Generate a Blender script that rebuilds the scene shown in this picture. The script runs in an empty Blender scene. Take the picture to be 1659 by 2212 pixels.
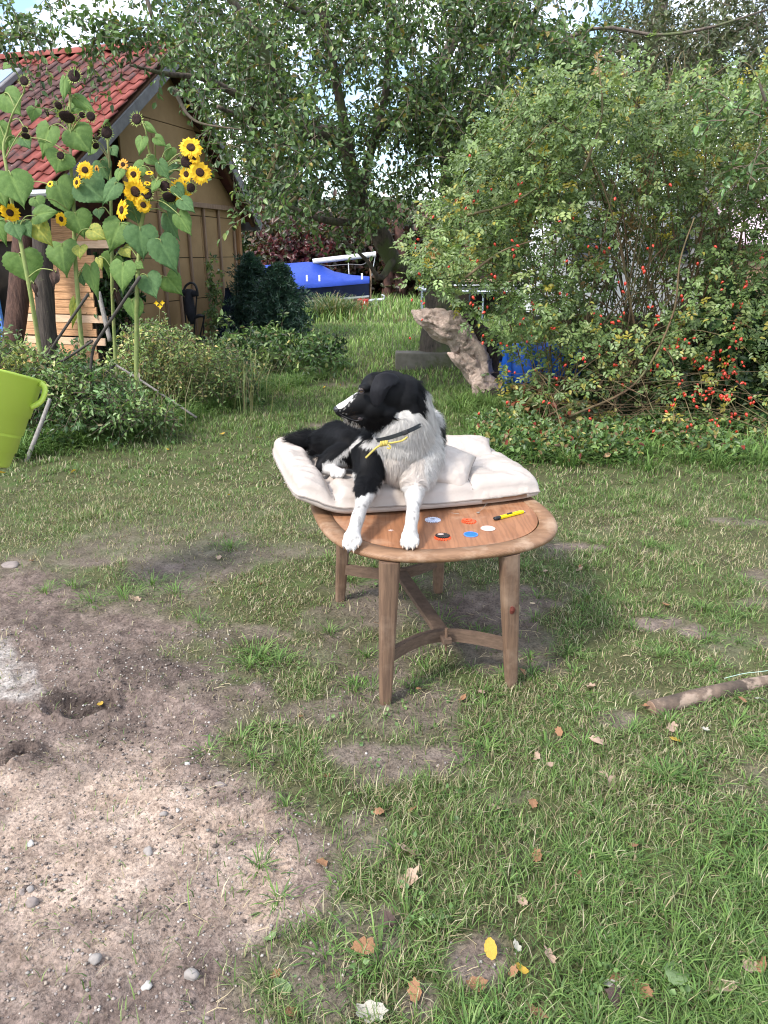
import bpy, math, random
import numpy as np
from mathutils import Vector, Matrix, Euler

SC = bpy.context.scene
COL = SC.collection
R = math.radians
rng = np.random.default_rng(7)
random.seed(7)

# ------------------------------------------------------------------ camera
CAM_H = 1.45
PITCH = R(19.4)
cam_data = bpy.data.cameras.new('camera')
cam = bpy.data.objects.new('camera', cam_data)
COL.objects.link(cam)
cam.location = (0, 0, CAM_H)
cam.rotation_euler = (R(90) - PITCH, 0, 0)
cam_data.sensor_fit = 'VERTICAL'
cam_data.sensor_height = 24.0
cam_data.lens = 24.0 * 1597.0 / 2212.0
cam_data.clip_start = 0.05
cam_data.clip_end = 2000
SC.camera = cam

# ------------------------------------------------------------------ world, sun, exposure
SUN_AZ = R(-128)      # direction the sun stands in, measured from +Y towards +X
SUN_EL = R(47)
world = bpy.data.worlds.new('World')
SC.world = world
world.use_nodes = True
wn, wl = world.node_tree.nodes, world.node_tree.links
wn.clear()
w_out = wn.new('ShaderNodeOutputWorld')
w_bg = wn.new('ShaderNodeBackground')
w_sky = wn.new('ShaderNodeTexSky')
w_sky.sky_type = 'NISHITA'
w_sky.sun_disc = False
w_sky.sun_elevation = SUN_EL
w_sky.sun_rotation = SUN_AZ
w_sky.air_density = 1.0
w_sky.dust_density = 0.6
w_sky.ozone_density = 1.4
w_tc = wn.new('ShaderNodeTexCoord')
w_map = wn.new('ShaderNodeMapping')
w_map.inputs['Scale'].default_value = (1.0, 1.0, 2.2)
w_n = wn.new('ShaderNodeTexNoise')
w_n.inputs['Scale'].default_value = 2.6
w_n.inputs['Detail'].default_value = 8.0
w_n.inputs['Roughness'].default_value = 0.58
w_r = wn.new('ShaderNodeValToRGB')
w_r.color_ramp.elements[0].position = 0.44
w_r.color_ramp.elements[0].color = (0, 0, 0, 1)
w_r.color_ramp.elements[1].position = 0.58
w_r.color_ramp.elements[1].color = (1, 1, 1, 1)
w_mix = wn.new('ShaderNodeMixRGB')
w_mix.inputs['Color2'].default_value = (9.5, 9.9, 10.6, 1)
wl.new(w_tc.outputs['Generated'], w_map.inputs['Vector'])
wl.new(w_map.outputs['Vector'], w_n.inputs['Vector'])
wl.new(w_n.outputs['Fac'], w_r.inputs['Fac'])
wl.new(w_r.outputs['Color'], w_mix.inputs['Fac'])
wl.new(w_sky.outputs['Color'], w_mix.inputs['Color1'])
wl.new(w_mix.outputs['Color'], w_bg.inputs['Color'])
wl.new(w_bg.outputs['Background'], w_out.inputs['Surface'])
w_bg.inputs['Strength'].default_value = 0.14

sun_data = bpy.data.lights.new('sun', 'SUN')
sun_data.energy = 2.6
sun_data.angle = R(10)
sun_data.color = (1.0, 0.95, 0.87)
sun = bpy.data.objects.new('sun', sun_data)
COL.objects.link(sun)
sdir = Vector((math.sin(SUN_AZ) * math.cos(SUN_EL), math.cos(SUN_AZ) * math.cos(SUN_EL), math.sin(SUN_EL)))
sun.rotation_euler = sdir.to_track_quat('Z', 'Y').to_euler()
sun.location = (-5, -5, 12)

vs = SC.view_settings
vs.view_transform = 'Standard'
vs.look = 'None'
vs.exposure = 1.22
vs.gamma = 1.0
vs.use_curve_mapping = False
SC.cycles.use_denoising = True
SC.cycles.pixel_filter_type = 'BLACKMAN_HARRIS'
SC.cycles.filter_width = 1.1
SC.cycles.max_bounces = 6
SC.cycles.transparent_max_bounces = 8
# ------------------------------------------------------------------ survey helpers: sighted directions to places
FPX = 1597.0
def ray(px, py):
    a = (px - 829.5) / FPX; b = (1106 - py) / FPX
    return np.array((a, math.cos(PITCH) + b * math.sin(PITCH), -math.sin(PITCH) + b * math.cos(PITCH)))
def at(px, py, Y):
    d = ray(px, py); t = Y / d[1]
    return np.array((d[0] * t, Y, CAM_H + d[2] * t))
def gz(px, py, z=0.0):
    d = ray(px, py); t = (z - CAM_H) / d[2]
    return np.array((d[0] * t, d[1] * t, z))
def proj(P):
    P = np.asarray(P, float)
    z = P[..., 2] - CAM_H
    dep = np.maximum(P[..., 1] * math.cos(PITCH) - z * math.sin(PITCH), 0.2)
    u = P[..., 1] * math.sin(PITCH) + z * math.cos(PITCH)
    return 829.5 + FPX * P[..., 0] / dep, 1106 - FPX * u / dep
def atv(px, py, Y):
    a = (px - 829.5) / FPX; b = (1106 - py) / FPX
    dy = math.cos(PITCH) + b * math.sin(PITCH); dz = -math.sin(PITCH) + b * math.cos(PITCH)
    t = Y / dy
    return np.stack([a * t, Y + 0 * a, CAM_H + dz * t], -1)

# ------------------------------------------------------------------ noise
def _hash(i, j, k, s):
    n = (i * 374761393 + j * 668265263 + k * 2147483647 + s * 1274126177) & 0xffffffff
    n = ((n ^ (n >> 13)) * 1274126177) & 0xffffffff
    return ((n ^ (n >> 16)) & 0xffff) / 65535.0
def vn3(P, scale=1.0, seed=0):
    P = np.asarray(P, float) * scale
    I = np.floor(P).astype(np.int64); f = P - I; f = f * f * (3 - 2 * f)
    r = 0
    for a in (0, 1):
        for b in (0, 1):
            for c in (0, 1):
                w = (f[..., 0] if a else 1 - f[..., 0]) * (f[..., 1] if b else 1 - f[..., 1]) * (f[..., 2] if c else 1 - f[..., 2])
                r = r + w * _hash(I[..., 0] + a, I[..., 1] + b, I[..., 2] + c, seed)
    return r
def fbm(P, scale=1.0, seed=0, octv=3):
    v = 0; amp = 1; tot = 0
    for o in range(octv):
        v = v + amp * vn3(P, scale * 2 ** o, seed + 17 * o); tot += amp; amp *= 0.5
    return v / tot
def sstep(a, b, x):
    t = np.clip((x - a) / (b - a), 0, 1); return t * t * (3 - 2 * t)

# ------------------------------------------------------------------ mesh helpers
def new_mesh(name, V, F, mats=(), smooth=False, col=None, attrs=None):
    """V (n,3); F list of faces or one (m,k) array"""
    me = bpy.data.meshes.new(name)
    V = np.asarray(V, np.float32)
    if isinstance(F, np.ndarray):
        m, k = F.shape
        me.vertices.add(len(V)); me.vertices.foreach_set('co', V.ravel())
        me.loops.add(m * k); me.loops.foreach_set('vertex_index', F.ravel().astype(np.int32))
        me.polygons.add(m); me.polygons.foreach_set('loop_start', np.arange(0, m * k, k, dtype=np.int32))
        me.update(calc_edges=True)
    else:
        me.from_pydata([tuple(v) for v in V.tolist()], [], [tuple(int(i) for i in f) for f in F])
        me.update()
    if smooth:
        me.polygons.foreach_set('use_smooth', np.ones(len(me.polygons), bool))
    if col is not None:
        a = me.color_attributes.new('Col', 'FLOAT_COLOR', 'POINT')
        c = np.ones((len(V), 4), np.float32); c[:, :3] = col
        a.data.foreach_set('color', c.ravel())
    if attrs:
        for k2, v in attrs.items():
            a = me.attributes.new(k2, 'FLOAT', 'POINT'); a.data.foreach_set('value', np.asarray(v, np.float32))
    for mt in (mats if isinstance(mats, (list, tuple)) else [mats]):
        me.materials.append(mt)
    return me
def merge(parts):
    V = []; F = []; n = 0
    for v, f in parts:
        V.append(np.asarray(v, float)); F += [tuple(int(i) + n for i in q) for q in f]; n += len(v)
    return np.concatenate(V), F
def link(o, parent=None):
    COL.objects.link(o)
    if parent is not None: o.parent = parent
    return o
def tag(o, label=None, cat=None, group=None, kind=None):
    if label: o['label'] = label
    if cat: o['category'] = cat
    if group: o['group'] = group
    if kind: o['kind'] = kind
    return o
def solo(name, V, F, m, label=None, cat=None, group=None, kind=None, smooth=False, col=None, attrs=None, origin=None):
    V = np.asarray(V, float)
    o = bpy.data.objects.new(name, None)
    if origin is None:
        origin = np.array((V[:, 0].mean(), V[:, 1].mean(), V[:, 2].min())) if kind != 'structure' else np.zeros(3)
    bpy.data.objects.remove(o)
    o = bpy.data.objects.new(name, new_mesh(name, V - origin, F, m, smooth, col, attrs))
    o.location = origin
    link(o); return tag(o, label, cat, group, kind)
class Thing:
    def __init__(s, name, label, cat, loc, group=None):
        s.loc = np.array(loc, float)
        s.root = bpy.data.objects.new(name, None); s.root.empty_display_size = 0.1
        s.root.location = tuple(s.loc); link(s.root); tag(s.root, label, cat, group)
    def part(s, name, V, F, m, parent=None, smooth=False, col=None, label=None, kind=None, attrs=None):
        o = bpy.data.objects.new(name, new_mesh(name, np.asarray(V, float) - s.loc, F, m, smooth, col, attrs))
        link(o, parent or s.root); return tag(o, label, None, None, kind)
    def inst(s, name, me, M, parent=None, label=None):
        o = bpy.data.objects.new(name, me); link(o, parent or s.root)
        M = Matrix(M) if not isinstance(M, Matrix) else M
        o.matrix_local = Matrix.Translation(Vector((-s.loc).tolist())) @ M
        return tag(o, label)
def unit(v):
    v = np.asarray(v, float); return v / (np.linalg.norm(v, axis=-1, keepdims=True) + 1e-12)
def frameM(o, x, y, z, s=(1, 1, 1)):
    x = np.array(x) * s[0]; y = np.array(y) * s[1]; z = np.array(z) * s[2]
    return Matrix(((x[0], y[0], z[0], o[0]), (x[1], y[1], z[1], o[1]), (x[2], y[2], z[2], o[2]), (0, 0, 0, 1)))
def box(c, s, ax=None, bev=0.0):
    """box of size s centred at c with axes ax (3 unit vectors); small chamfer"""
    c = np.array(c, float); ax = np.eye(3) if ax is None else np.array(ax, float)
    h = np.array(s, float) / 2
    if bev <= 0:
        q = np.array([(i, j, k) for i in (-1, 1) for j in (-1, 1) for k in (-1, 1)]) * h
        F = [(0, 1, 3, 2), (4, 6, 7, 5), (0, 4, 5, 1), (2, 3, 7, 6), (0, 2, 6, 4), (1, 5, 7, 3)]
        return c + q @ ax, F
    V = []; idx = {}
    for i in (-1, 1):
        for j in (-1, 1):
            for k in (-1, 1):
                for a in range(3):
                    p = np.array((i, j, k)) * h; p = p - np.array((i, j, k)) * bev
                    p[a] += (i, j, k)[a] * bev
                    idx[(i, j, k, a)] = len(V); V.append(p)
    F = []
    for a in range(3):
        b, d = (a + 1) % 3, (a + 2) % 3
        for sg in (-1, 1):
            q = []
            for (u, v) in ((-1, -1), (1, -1), (1, 1), (-1, 1)):
                t = [0, 0, 0]; t[a] = sg; t[b] = u; t[d] = v; q.append(idx[(t[0], t[1], t[2], a)])
            F.append(q if sg > 0 else q[::-1])
    for a in range(3):
        b, d = (a + 1) % 3, (a + 2) % 3
        for u in (-1, 1):
            for v in (-1, 1):
                t = [0, 0, 0]; t[b] = u; t[d] = v
                t0 = t[:]; t0[a] = -1; t1 = t[:]; t1[a] = 1
                q = [idx[(*t0, b)], idx[(*t1, b)], idx[(*t1, d)], idx[(*t0, d)]]
                F.append(q if u * v < 0 else q[::-1])
    for i in (-1, 1):
        for j in (-1, 1):
            for k in (-1, 1):
                q = [idx[(i, j, k, 0)], idx[(i, j, k, 1)], idx[(i, j, k, 2)]]
                F.append(q if i * j * k > 0 else q[::-1])
    return c + np.array(V) @ ax, F
def catmull(P, n):
    P = np.array(P, float); Q = np.vstack([2 * P[0] - P[1], P, 2 * P[-1] - P[-2]])
    out = []
    for i in range(1, len(Q) - 2):
        for k in range(n):
            t = k / n
            out.append(0.5 * (2 * Q[i] + (Q[i + 1] - Q[i - 1]) * t + (2 * Q[i - 1] - 5 * Q[i] + 4 * Q[i + 1] - Q[i + 2]) * t * t + (3 * Q[i] - Q[i - 1] - 3 * Q[i + 1] + Q[i + 2]) * t ** 3))
    out.append(P[-1]); return np.array(out)
def tube(P, r, n=8, smooth=0, cap=True, flat=1.0, up=(0, 0, 1), loop=False):
    P = np.array(P, float); r = np.broadcast_to(np.array(r, float), (len(P),)).copy()
    if smooth:
        PR = catmull(np.hstack([P, r[:, None]]), smooth); P = PR[:, :3]; r = np.abs(PR[:, 3])
    m = len(P)
    T = np.gradient(P, axis=0)
    if loop: T = np.roll(P, -1, 0) - np.roll(P, 1, 0)
    T = unit(T)
    u = np.array(up, float); V = []
    prev = None
    for i in range(m):
        if prev is None:
            a = np.cross(T[i], u)
            if np.linalg.norm(a) < 1e-3: a = np.cross(T[i], (1, 0, 0.3))
        else:
            a = prev - T[i] * np.dot(prev, T[i])
        a = unit(a); prev = a; b = np.cross(T[i], a)
        an = np.arange(n) * 2 * math.pi / n
        V.append(P[i] + r[i] * (np.outer(np.cos(an), a) + flat * np.outer(np.sin(an), b)))
    V = np.concatenate(V); F = []
    for i in range(m - 1 + (1 if loop else 0)):
        i2 = (i + 1) % m
        for k in range(n):
            k2 = (k + 1) % n
            F.append((i * n + k, i * n + k2, i2 * n + k2, i2 * n + k))
    if cap and not loop:
        F.append(tuple(range(n))[::-1]); F.append(tuple((m - 1) * n + k for k in range(n)))
    F = [f[::-1] for f in F]
    return V, F
def ellipsoid(c, r, ax=None, nu=16, nv=10):
    ax = np.eye(3) if ax is None else np.array(ax, float)
    V = [(0, 0, 1)]
    for i in range(1, nv):
        th = math.pi * i / nv
        for k in range(nu):
            ph = 2 * math.pi * k / nu; V.append((math.sin(th) * math.cos(ph), math.sin(th) * math.sin(ph), math.cos(th)))
    V.append((0, 0, -1)); F = []
    for k in range(nu): F.append((0, 1 + k, 1 + (k + 1) % nu))
    for i in range(nv - 2):
        for k in range(nu):
            a = 1 + i * nu + k; b = 1 + i * nu + (k + 1) % nu; F.append((a, a + nu, b + nu, b))
    L = len(V) - 1
    for k in range(nu): F.append((L, L - nu + (k + 1) % nu, L - nu + k))
    return np.array(c) + (np.array(V) * np.array(r)) @ ax, F
def lathe(profile, c, ax=None, n=24):
    ax = np.eye(3) if ax is None else np.array(ax, float)
    V = []; F = []
    for (r, z) in profile:
        for k in range(n):
            a = 2 * math.pi * k / n; V.append((r * math.cos(a), r * math.sin(a), z))
    for i in range(len(profile) - 1):
        for k in range(n):
            k2 = (k + 1) % n; F.append((i * n + k, i * n + k2, (i + 1) * n + k2, (i + 1) * n + k))
    return np.array(c) + np.array(V) @ ax, F
def prism(poly, z0, z1):
    n = len(poly); V = [(x, y, z0) for x, y in poly] + [(x, y, z1) for x, y in poly]
    F = [tuple(range(n))[::-1], tuple(range(n, 2 * n))] + [(k, (k + 1) % n, n + (k + 1) % n, n + k) for k in range(n)]
    return np.array(V), F

# ------------------------------------------------------------------ materials
def node(nt, t, **kw):
    n = nt.nodes.new(t)
    for k, v in kw.items():
        if k in n.inputs: n.inputs[k].default_value = v
        else: setattr(n, k, v)
    return n
def material(name, c1, c2=None, rough=0.7, scale=8.0, stretch=(1, 1, 1), bump=0.2, bscale=None, attr=False, spec=0.3, trans=0.0, detail=6, metallic=0.0, c3=None, scale3=2.0, thr=(0.45, 0.6), coord='Object', wave=None, sheen=0, bdist=0.01):
    m = bpy.data.materials.new(name); m.use_nodes = True
    nt = m.node_tree; L = nt.links; b = nt.nodes['Principled BSDF']
    tc = node(nt, 'ShaderNodeTexCoord'); mp = node(nt, 'ShaderNodeMapping'); mp.inputs['Scale'].default_value = stretch
    L.new(tc.outputs[coord], mp.inputs['Vector'])
    nz = node(nt, 'ShaderNodeTexNoise', Scale=scale, Detail=detail, Roughness=0.6); L.new(mp.outputs['Vector'], nz.inputs['Vector'])
    c2 = c2 or tuple(v * 0.7 for v in c1)
    rp = node(nt, 'ShaderNodeValToRGB'); rp.color_ramp.elements[0].position = 0.32; rp.color_ramp.elements[1].position = 0.68
    rp.color_ramp.elements[0].color = (*c2, 1); rp.color_ramp.elements[1].color = (*c1, 1)
    L.new(nz.outputs['Fac'], rp.inputs['Fac'])
    col = rp.outputs['Color']
    if wave:
        wv = node(nt, 'ShaderNodeTexWave', Scale=wave[0], Distortion=wave[1], Detail=4.0); wv.inputs['Detail Scale'].default_value = 1.5
        wv.bands_direction = wave[2]; L.new(mp.outputs['Vector'], wv.inputs['Vector'])
        mm = node(nt, 'ShaderNodeMixRGB', blend_type='MULTIPLY', Fac=wave[3]); L.new(col, mm.inputs['Color1'])
        wr = node(nt, 'ShaderNodeValToRGB'); wr.color_ramp.elements[0].color = (0.35, 0.3, 0.27, 1); wr.color_ramp.elements[1].position = 0.6
        L.new(wv.outputs['Fac'], wr.inputs['Fac']); L.new(wr.outputs['Color'], mm.inputs['Color2']); col = mm.outputs['Color']
    if c3:
        n3 = node(nt, 'ShaderNodeTexNoise', Scale=scale3, Detail=5.0, Roughness=0.65); L.new(tc.outputs[coord], n3.inputs['Vector'])
        r3 = node(nt, 'ShaderNodeValToRGB'); r3.color_ramp.elements[0].position = thr[0]; r3.color_ramp.elements[1].position = thr[1]
        L.new(n3.outputs['Fac'], r3.inputs['Fac'])
        m3 = node(nt, 'ShaderNodeMixRGB'); m3.inputs['Color2'].default_value = (*c3, 1)
        L.new(r3.outputs['Color'], m3.inputs['Fac']); L.new(col, m3.inputs['Color1']); col = m3.outputs['Color']
    if attr:
        va = node(nt, 'ShaderNodeVertexColor', layer_name='Col')
        ml = node(nt, 'ShaderNodeMixRGB', blend_type='MULTIPLY', Fac=1.0); L.new(va.outputs['Color'], ml.inputs['Color1']); L.new(col, ml.inputs['Color2']); col = ml.outputs['Color']
    L.new(col, b.inputs['Base Color'])
    b.inputs['Roughness'].default_value = rough; b.inputs['Specular IOR Level'].default_value = spec; b.inputs['Metallic'].default_value = metallic
    if sheen: b.inputs['Sheen Weight'].default_value = sheen
    if bump:
        bp = node(nt, 'ShaderNodeBump', Strength=bump, Distance=bdist)
        if bscale:
            nb = node(nt, 'ShaderNodeTexNoise', Scale=bscale, Detail=6.0, Roughness=0.65); L.new(mp.outputs['Vector'], nb.inputs['Vector']); L.new(nb.outputs['Fac'], bp.inputs['Height'])
        else: L.new(nz.outputs['Fac'], bp.inputs['Height'])
        L.new(bp.outputs['Normal'], b.inputs['Normal'])
    if trans:
        out = nt.nodes['Material Output']; tr = node(nt, 'ShaderNodeBsdfTranslucent'); mx = node(nt, 'ShaderNodeMixShader', Fac=trans)
        br = node(nt, 'ShaderNodeMixRGB', blend_type='MULTIPLY', Fac=1.0); br.inputs['Color2'].default_value = (1.25, 1.3, 0.8, 1)
        L.new(col, br.inputs['Color1']); L.new(br.outputs['Color'], tr.inputs['Color'])
        L.new(b.outputs['BSDF'], mx.inputs[1]); L.new(tr.outputs['BSDF'], mx.inputs[2]); L.new(mx.outputs['Shader'], out.inputs['Surface'])
    return m
W1 = (1, 1, 1)
M_leaf = material('leaf_green', W1, (0.75, 0.8, 0.7), rough=0.42, scale=30, bump=0, attr=True, trans=0.28, spec=0.45)
M_grass = material('grass_blade', W1, (0.8, 0.8, 0.75), rough=0.55, scale=12, bump=0, attr=True, trans=0.3, spec=0.25)
M_bark = material('bark', (0.16, 0.125, 0.10), (0.05, 0.042, 0.036), rough=0.9, scale=9, stretch=(3, 3, 0.7), bump=0.7, bscale=22, bdist=0.03, c3=(0.10, 0.12, 0.05), scale3=3, thr=(0.5, 0.62))
M_twig = material('twig_bark', (0.15, 0.11, 0.08), (0.07, 0.06, 0.04), rough=0.85, scale=20, bump=0.3)
M_cane = material('rose_cane', (0.13, 0.13, 0.06), (0.14, 0.07, 0.045), rough=0.7, scale=3, bump=0.2)

def leaves(P, D, N, L, W, C, fold=0.25, curl=0.12):
    """many small leaves, six vertices each: two quads folded along the midrib"""
    n = len(P); D = unit(D); S = unit(np.cross(N, D)); N = np.cross(D, S)
    L = L[:, None]; W = W[:, None]
    v = np.empty((n, 6, 3))
    v[:, 0] = P
    v[:, 1] = P + D * L * 0.3 + S * W * 0.48 + N * W * fold
    v[:, 2] = P + D * L * 0.68 + S * W * 0.40 + N * (W * fold - L * curl * 0.4)
    v[:, 3] = P + D * L - N * L * curl
    v[:, 4] = P + D * L * 0.68 - S * W * 0.40 + N * (W * fold - L * curl * 0.4)
    v[:, 5] = P + D * L * 0.3 - S * W * 0.48 + N * W * fold
    b = np.arange(n)[:, None] * 6
    F = np.concatenate([b + np.array([[0, 5, 4, 3]]), b + np.array([[0, 3, 2, 1]])])
    c = np.repeat(C[:, None, :], 6, 1)
    return v.reshape(-1, 3), F, c.reshape(-1, 3)
def rdir(n, g=rng):
    v = g.normal(size=(n, 3)); return unit(v)
def pick(cols, n, w=None, jit=0.18, g=rng):
    cols = np.array(cols, float); i = g.choice(len(cols), n, p=w)
    return cols[i] * (1 + jit * g.normal(size=(n, 1))).clip(0.5, 1.6)
def sd_poly(x, y, poly):
    """signed distance, negative inside"""
    poly = np.array(poly, float); d = np.full(x.shape, 1e9); ins = np.zeros(x.shape, bool)
    for i in range(len(poly)):
        a = poly[i]; b = poly[(i + 1) % len(poly)]; e = b - a
        t = np.clip(((x - a[0]) * e[0] + (y - a[1]) * e[1]) / (e @ e), 0, 1)
        d = np.minimum(d, np.hypot(x - a[0] - t * e[0], y - a[1] - t * e[1]))
        c = ((a[1] > y) != (b[1] > y)) & (x < (b[0] - a[0]) * (y - a[1]) / (b[1] - a[1] + 1e-12) + a[0])
        ins ^= c
    return np.where(ins, -d, d)
# ------------------------------------------------------------------ ground
EARTH = [(-900, 1205), (0, 1215), (70, 1240), (150, 1300), (300, 1335), (420, 1395), (470, 1430), (520, 1500), (440, 1590), (480, 1655), (600, 1690), (690, 1760), (760, 1850), (730, 1960), (600, 2040), (540, 2120), (700, 2300), (-900, 2700)]
SAND = [(-600, 1780), (150, 1690), (330, 1640), (560, 1700), (650, 1830), (705, 1895), (640, 1990), (480, 2010), (330, 2080), (100, 2100), (-600, 2110)]
DUST = [(-500, 1410), (-20, 1390), (60, 1430), (75, 1490), (20, 1520), (-500, 1560)]
PATCH = [(1000, 1320, 190, 40, .95), (1130, 1290, 110, 30, .8), (900, 1270, 110, 30, .5), (1255, 1186, 75, 12, .9), (1180, 1170, 50, 9, .5), (1440, 1355, 80, 22, .9), (1520, 1375, 45, 25, .9), (1560, 1130, 90, 10, .7),
         (860, 1640, 170, 55, .85), (650, 1545, 130, 60, .7), (700, 1420, 120, 50, .45), (1080, 2070, 80, 60, .9), (860, 2010, 120, 60, .55), (820, 1800, 90, 60, .6), (560, 1375, 150, 20, .6),
         (370, 1230, 60, 14, .9), (200, 1215, 60, 16, .8), (470, 1160, 60, 9, .5), (1330, 1560, 60, 26, .7), (1390, 1500, 40, 15, .4), (1620, 1250, 60, 15, .6), (1660, 1310, 60, 15, .5), (740, 1340, 90, 40, .5),
         (700, 925, 35, 8, .7), (760, 1980, 60, 50, .6), (940, 2150, 60, 50, .7), (720, 2120, 90, 90, .65), (600, 2060, 60, 40, .6), (1090, 1720, 60, 20, .3), (1420, 2050, 60, 30, .25), (1500, 1900, 60, 20, .2), (1690, 1400, 60, 20, .6), (780, 830, 90, 6, .5)]
def ground_maps(x, y):
    P = np.stack([x, y, 0 * x], -1)
    px, py = proj(P)
    wob = (fbm(P, 3.4, 3, 5) - 0.5); wob2 = (fbm(P, 4.1, 9, 5) - 0.5)
    wx = px + wob * 330; wy = py + wob2 * 230
    e = sstep(75, -55, sd_poly(wx, wy, EARTH))
    sand = sstep(70, -60, sd_poly(px + wob * 420 + 60 * (vn3(P, 14, 5) - .5), py + wob2 * 260, SAND)) * (.45 + .55 * sstep(.36, .56, fbm(P, 5.5, 88, 4)))
    for (sa, sb_, sc2, sd2, ss_) in ((520, 1712, 120, 22, .8), (600, 1790, 190, 20, .75), (240, 1975, 170, 26, .6), (655, 1900, 50, 40, .7), (120, 1840, 200, 14, .4), (420, 1900, 60, 40, .35)):
        sand = sand * (1 - ss_ * sstep(1.2, .5, np.hypot((px + wob * 120 - sa) / sc2, (py + wob2 * 70 + .12 * (px - sa) - sb_) / sd2)))
    dust = sstep(14, -14, sd_poly(px + 12 + wob * 260, py + wob2 * 200, DUST)) * (.12 + .5 * sstep(.4, .6, fbm(P, 11, 19, 3)))
    near = sstep(0.0, 0.6, y)
    p = np.zeros_like(x)
    for (a, b, c, d, s) in PATCH:
        q = np.hypot((px + wob * c * 2.2 - a) / c, (py + wob2 * d * 2.2 - b) / d)
        p = np.maximum(p, s * sstep(1.15, 0.55, q))
    # irregular thin places everywhere in the trodden part
    thin = sstep(0.46, 0.66, fbm(P, 2.3, 31, 4)) * sstep(4.6, 3.0, y) * (1 - .8 * sstep(1150, 1500, px) * sstep(1500, 1900, py))
    bare = np.clip(np.maximum(e, np.maximum(p, 0.72 * thin)), 0, 1)
    return px, py, e * near, sand, dust, p, bare
def ground_h(x, y, fine=True):
    P = np.stack([x, y, 0 * x], -1)
    h = 0.05 * (fbm(P, 0.35, 5, 3) - 0.5)
    if fine:
        px, py, e, sand, dust, p, bare = ground_maps(x, y)
        clod = fbm(P, 22, 8, 3)
        lump = sstep(0.48, 0.75, fbm(P, 5.0, 12, 3))
        h = h + bare * (0.014 * (clod - 0.5) + 0.012 * (fbm(P, 60, 4, 2) - 0.5)) + e * (0.05 * (fbm(P, 2.6, 77, 3) - 0.5) + lump * 0.025 * clod)
        # two ruts pressed in the damp soil
        for (a, b, c2, d2, dep) in ((110, 1545, 240, 1500, .02), (150, 1550, 235, 1528, .018), (0, 1660, 60, 1630, .02), (470, 1790, 640, 1720, .012)):
            t = np.clip(((px - a) * (c2 - a) + (py - b) * (d2 - b)) / ((c2 - a) ** 2 + (d2 - b) ** 2), 0, 1)
            q = np.hypot(px - a - t * (c2 - a), (py - b - t * (d2 - b)) * 1.5)
            h = h - 1.5 * dep * np.exp(-(q / 12) ** 2) + dep * 1.1 * np.exp(-((q - 24) / 8) ** 2)
    return h
def axis(segs):
    out = []
    for a, b, s in segs: out.append(np.arange(a, b, s))
    return np.concatenate(out + [[segs[-1][1]]])
gx = axis([(-400, -40, 40), (-40, -8, 2), (-8, -2.1, .12), (-2.1, 2.3, .0115), (2.3, 8, .12), (8, 40, 2), (40, 400, 40)])
gy = axis([(-30, 0, 3), (0, 0.6, .1), (0.6, 3.0, .0115), (3.0, 5.2, .025), (5.2, 12, .12), (12, 40, 1), (40, 600, 40)])
GX, GY = np.meshgrid(gx, gy)
GZ = ground_h(GX.ravel(), GY.ravel())
px, py, gE, gS, gD, gP, gB = ground_maps(GX.ravel(), GY.ravel())
nx, ny = len(gx), len(gy)
ii = (np.arange(ny - 1)[:, None] * nx + np.arange(nx - 1)[None, :]).ravel()
GF = np.stack([ii, ii + 1, ii + nx + 1, ii + nx], 1)
gm = bpy.data.materials.new('ground_soil'); gm.use_nodes = True
nt = gm.node_tree; L = nt.links; pb = nt.nodes['Principled BSDF']
tc = node(nt, 'ShaderNodeTexCoord')
def gnoise(s, d=6.0, r=0.62):
    n = node(nt, 'ShaderNodeTexNoise', Scale=s, Detail=d, Roughness=r); L.new(tc.outputs['Object'], n.inputs['Vector']); return n.outputs['Fac']
def gramp(f, stops):
    r = node(nt, 'ShaderNodeValToRGB'); e = r.color_ramp.elements
    while len(e) < len(stops): e.new(0.5)
    for q, (p_, c_) in zip(e, stops): q.position = p_; q.color = (*c_, 1)
    L.new(f, r.inputs['Fac']); return r.outputs['Color']
def gmix(f, a, b, t='MIX'):
    m = node(nt, 'ShaderNodeMixRGB', blend_type=t)
    if isinstance(f, float): m.inputs['Fac'].default_value = f
    else: L.new(f, m.inputs['Fac'])
    L.new(a, m.inputs['Color1']); L.new(b, m.inputs['Color2']); return m.outputs['Color']
def gattr(n): a = node(nt, 'ShaderNodeAttribute', attribute_name=n); return a.outputs['Fac']
lawn = gramp(gnoise(5), [(.3, (.05, .05, .025)), (.5, (.075, .08, .035)), (.7, (.065, .10, .03))])
soil = gramp(gnoise(14), [(.25, (.08, .06, .052)), (.5, (.145, .112, .098)), (.75, (.225, .18, .158))])
sandc = gramp(gnoise(9), [(.3, (.22, .165, .13)), (.5, (.32, .25, .205)), (.72, (.40, .325, .275))])
grit = gramp(gnoise(110, 2.0), [(.32, (.45, .42, .4)), (.5, (1, 1, 1)), (.68, (1.35, 1.3, 1.25))])
vor = node(nt, 'ShaderNodeTexVoronoi', Scale=75.0); L.new(tc.outputs['Object'], vor.inputs['Vector'])
peb = gramp(vor.outputs['Color'], [(.0, (.55, .5, .48)), (.6, (.95, .93, .9)), (1.0, (1.35, 1.3, 1.3))])
c = gmix(gattr('bare'), lawn, soil)
c = gmix(gattr('sand'), c, sandc)
dust = gramp(gnoise(20), [(.3, (.34, .31, .285)), (.6, (.50, .475, .45))])
c = gmix(gattr('dust'), c, dust)
dampc = gramp(gnoise(30), [(.3, (.035, .027, .024)), (.7, (.075, .058, .05))])
c = gmix(gattr('damp'), c, dampc)
c = gmix(0.75, c, grit, 'MULTIPLY')
c = gmix(gattr('earth'), c, gmix(0.6, c, peb, 'MULTIPLY'))
L.new(c, pb.inputs['Base Color']); pb.inputs['Roughness'].default_value = 0.95; pb.inputs['Specular IOR Level'].default_value = 0.15
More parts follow.
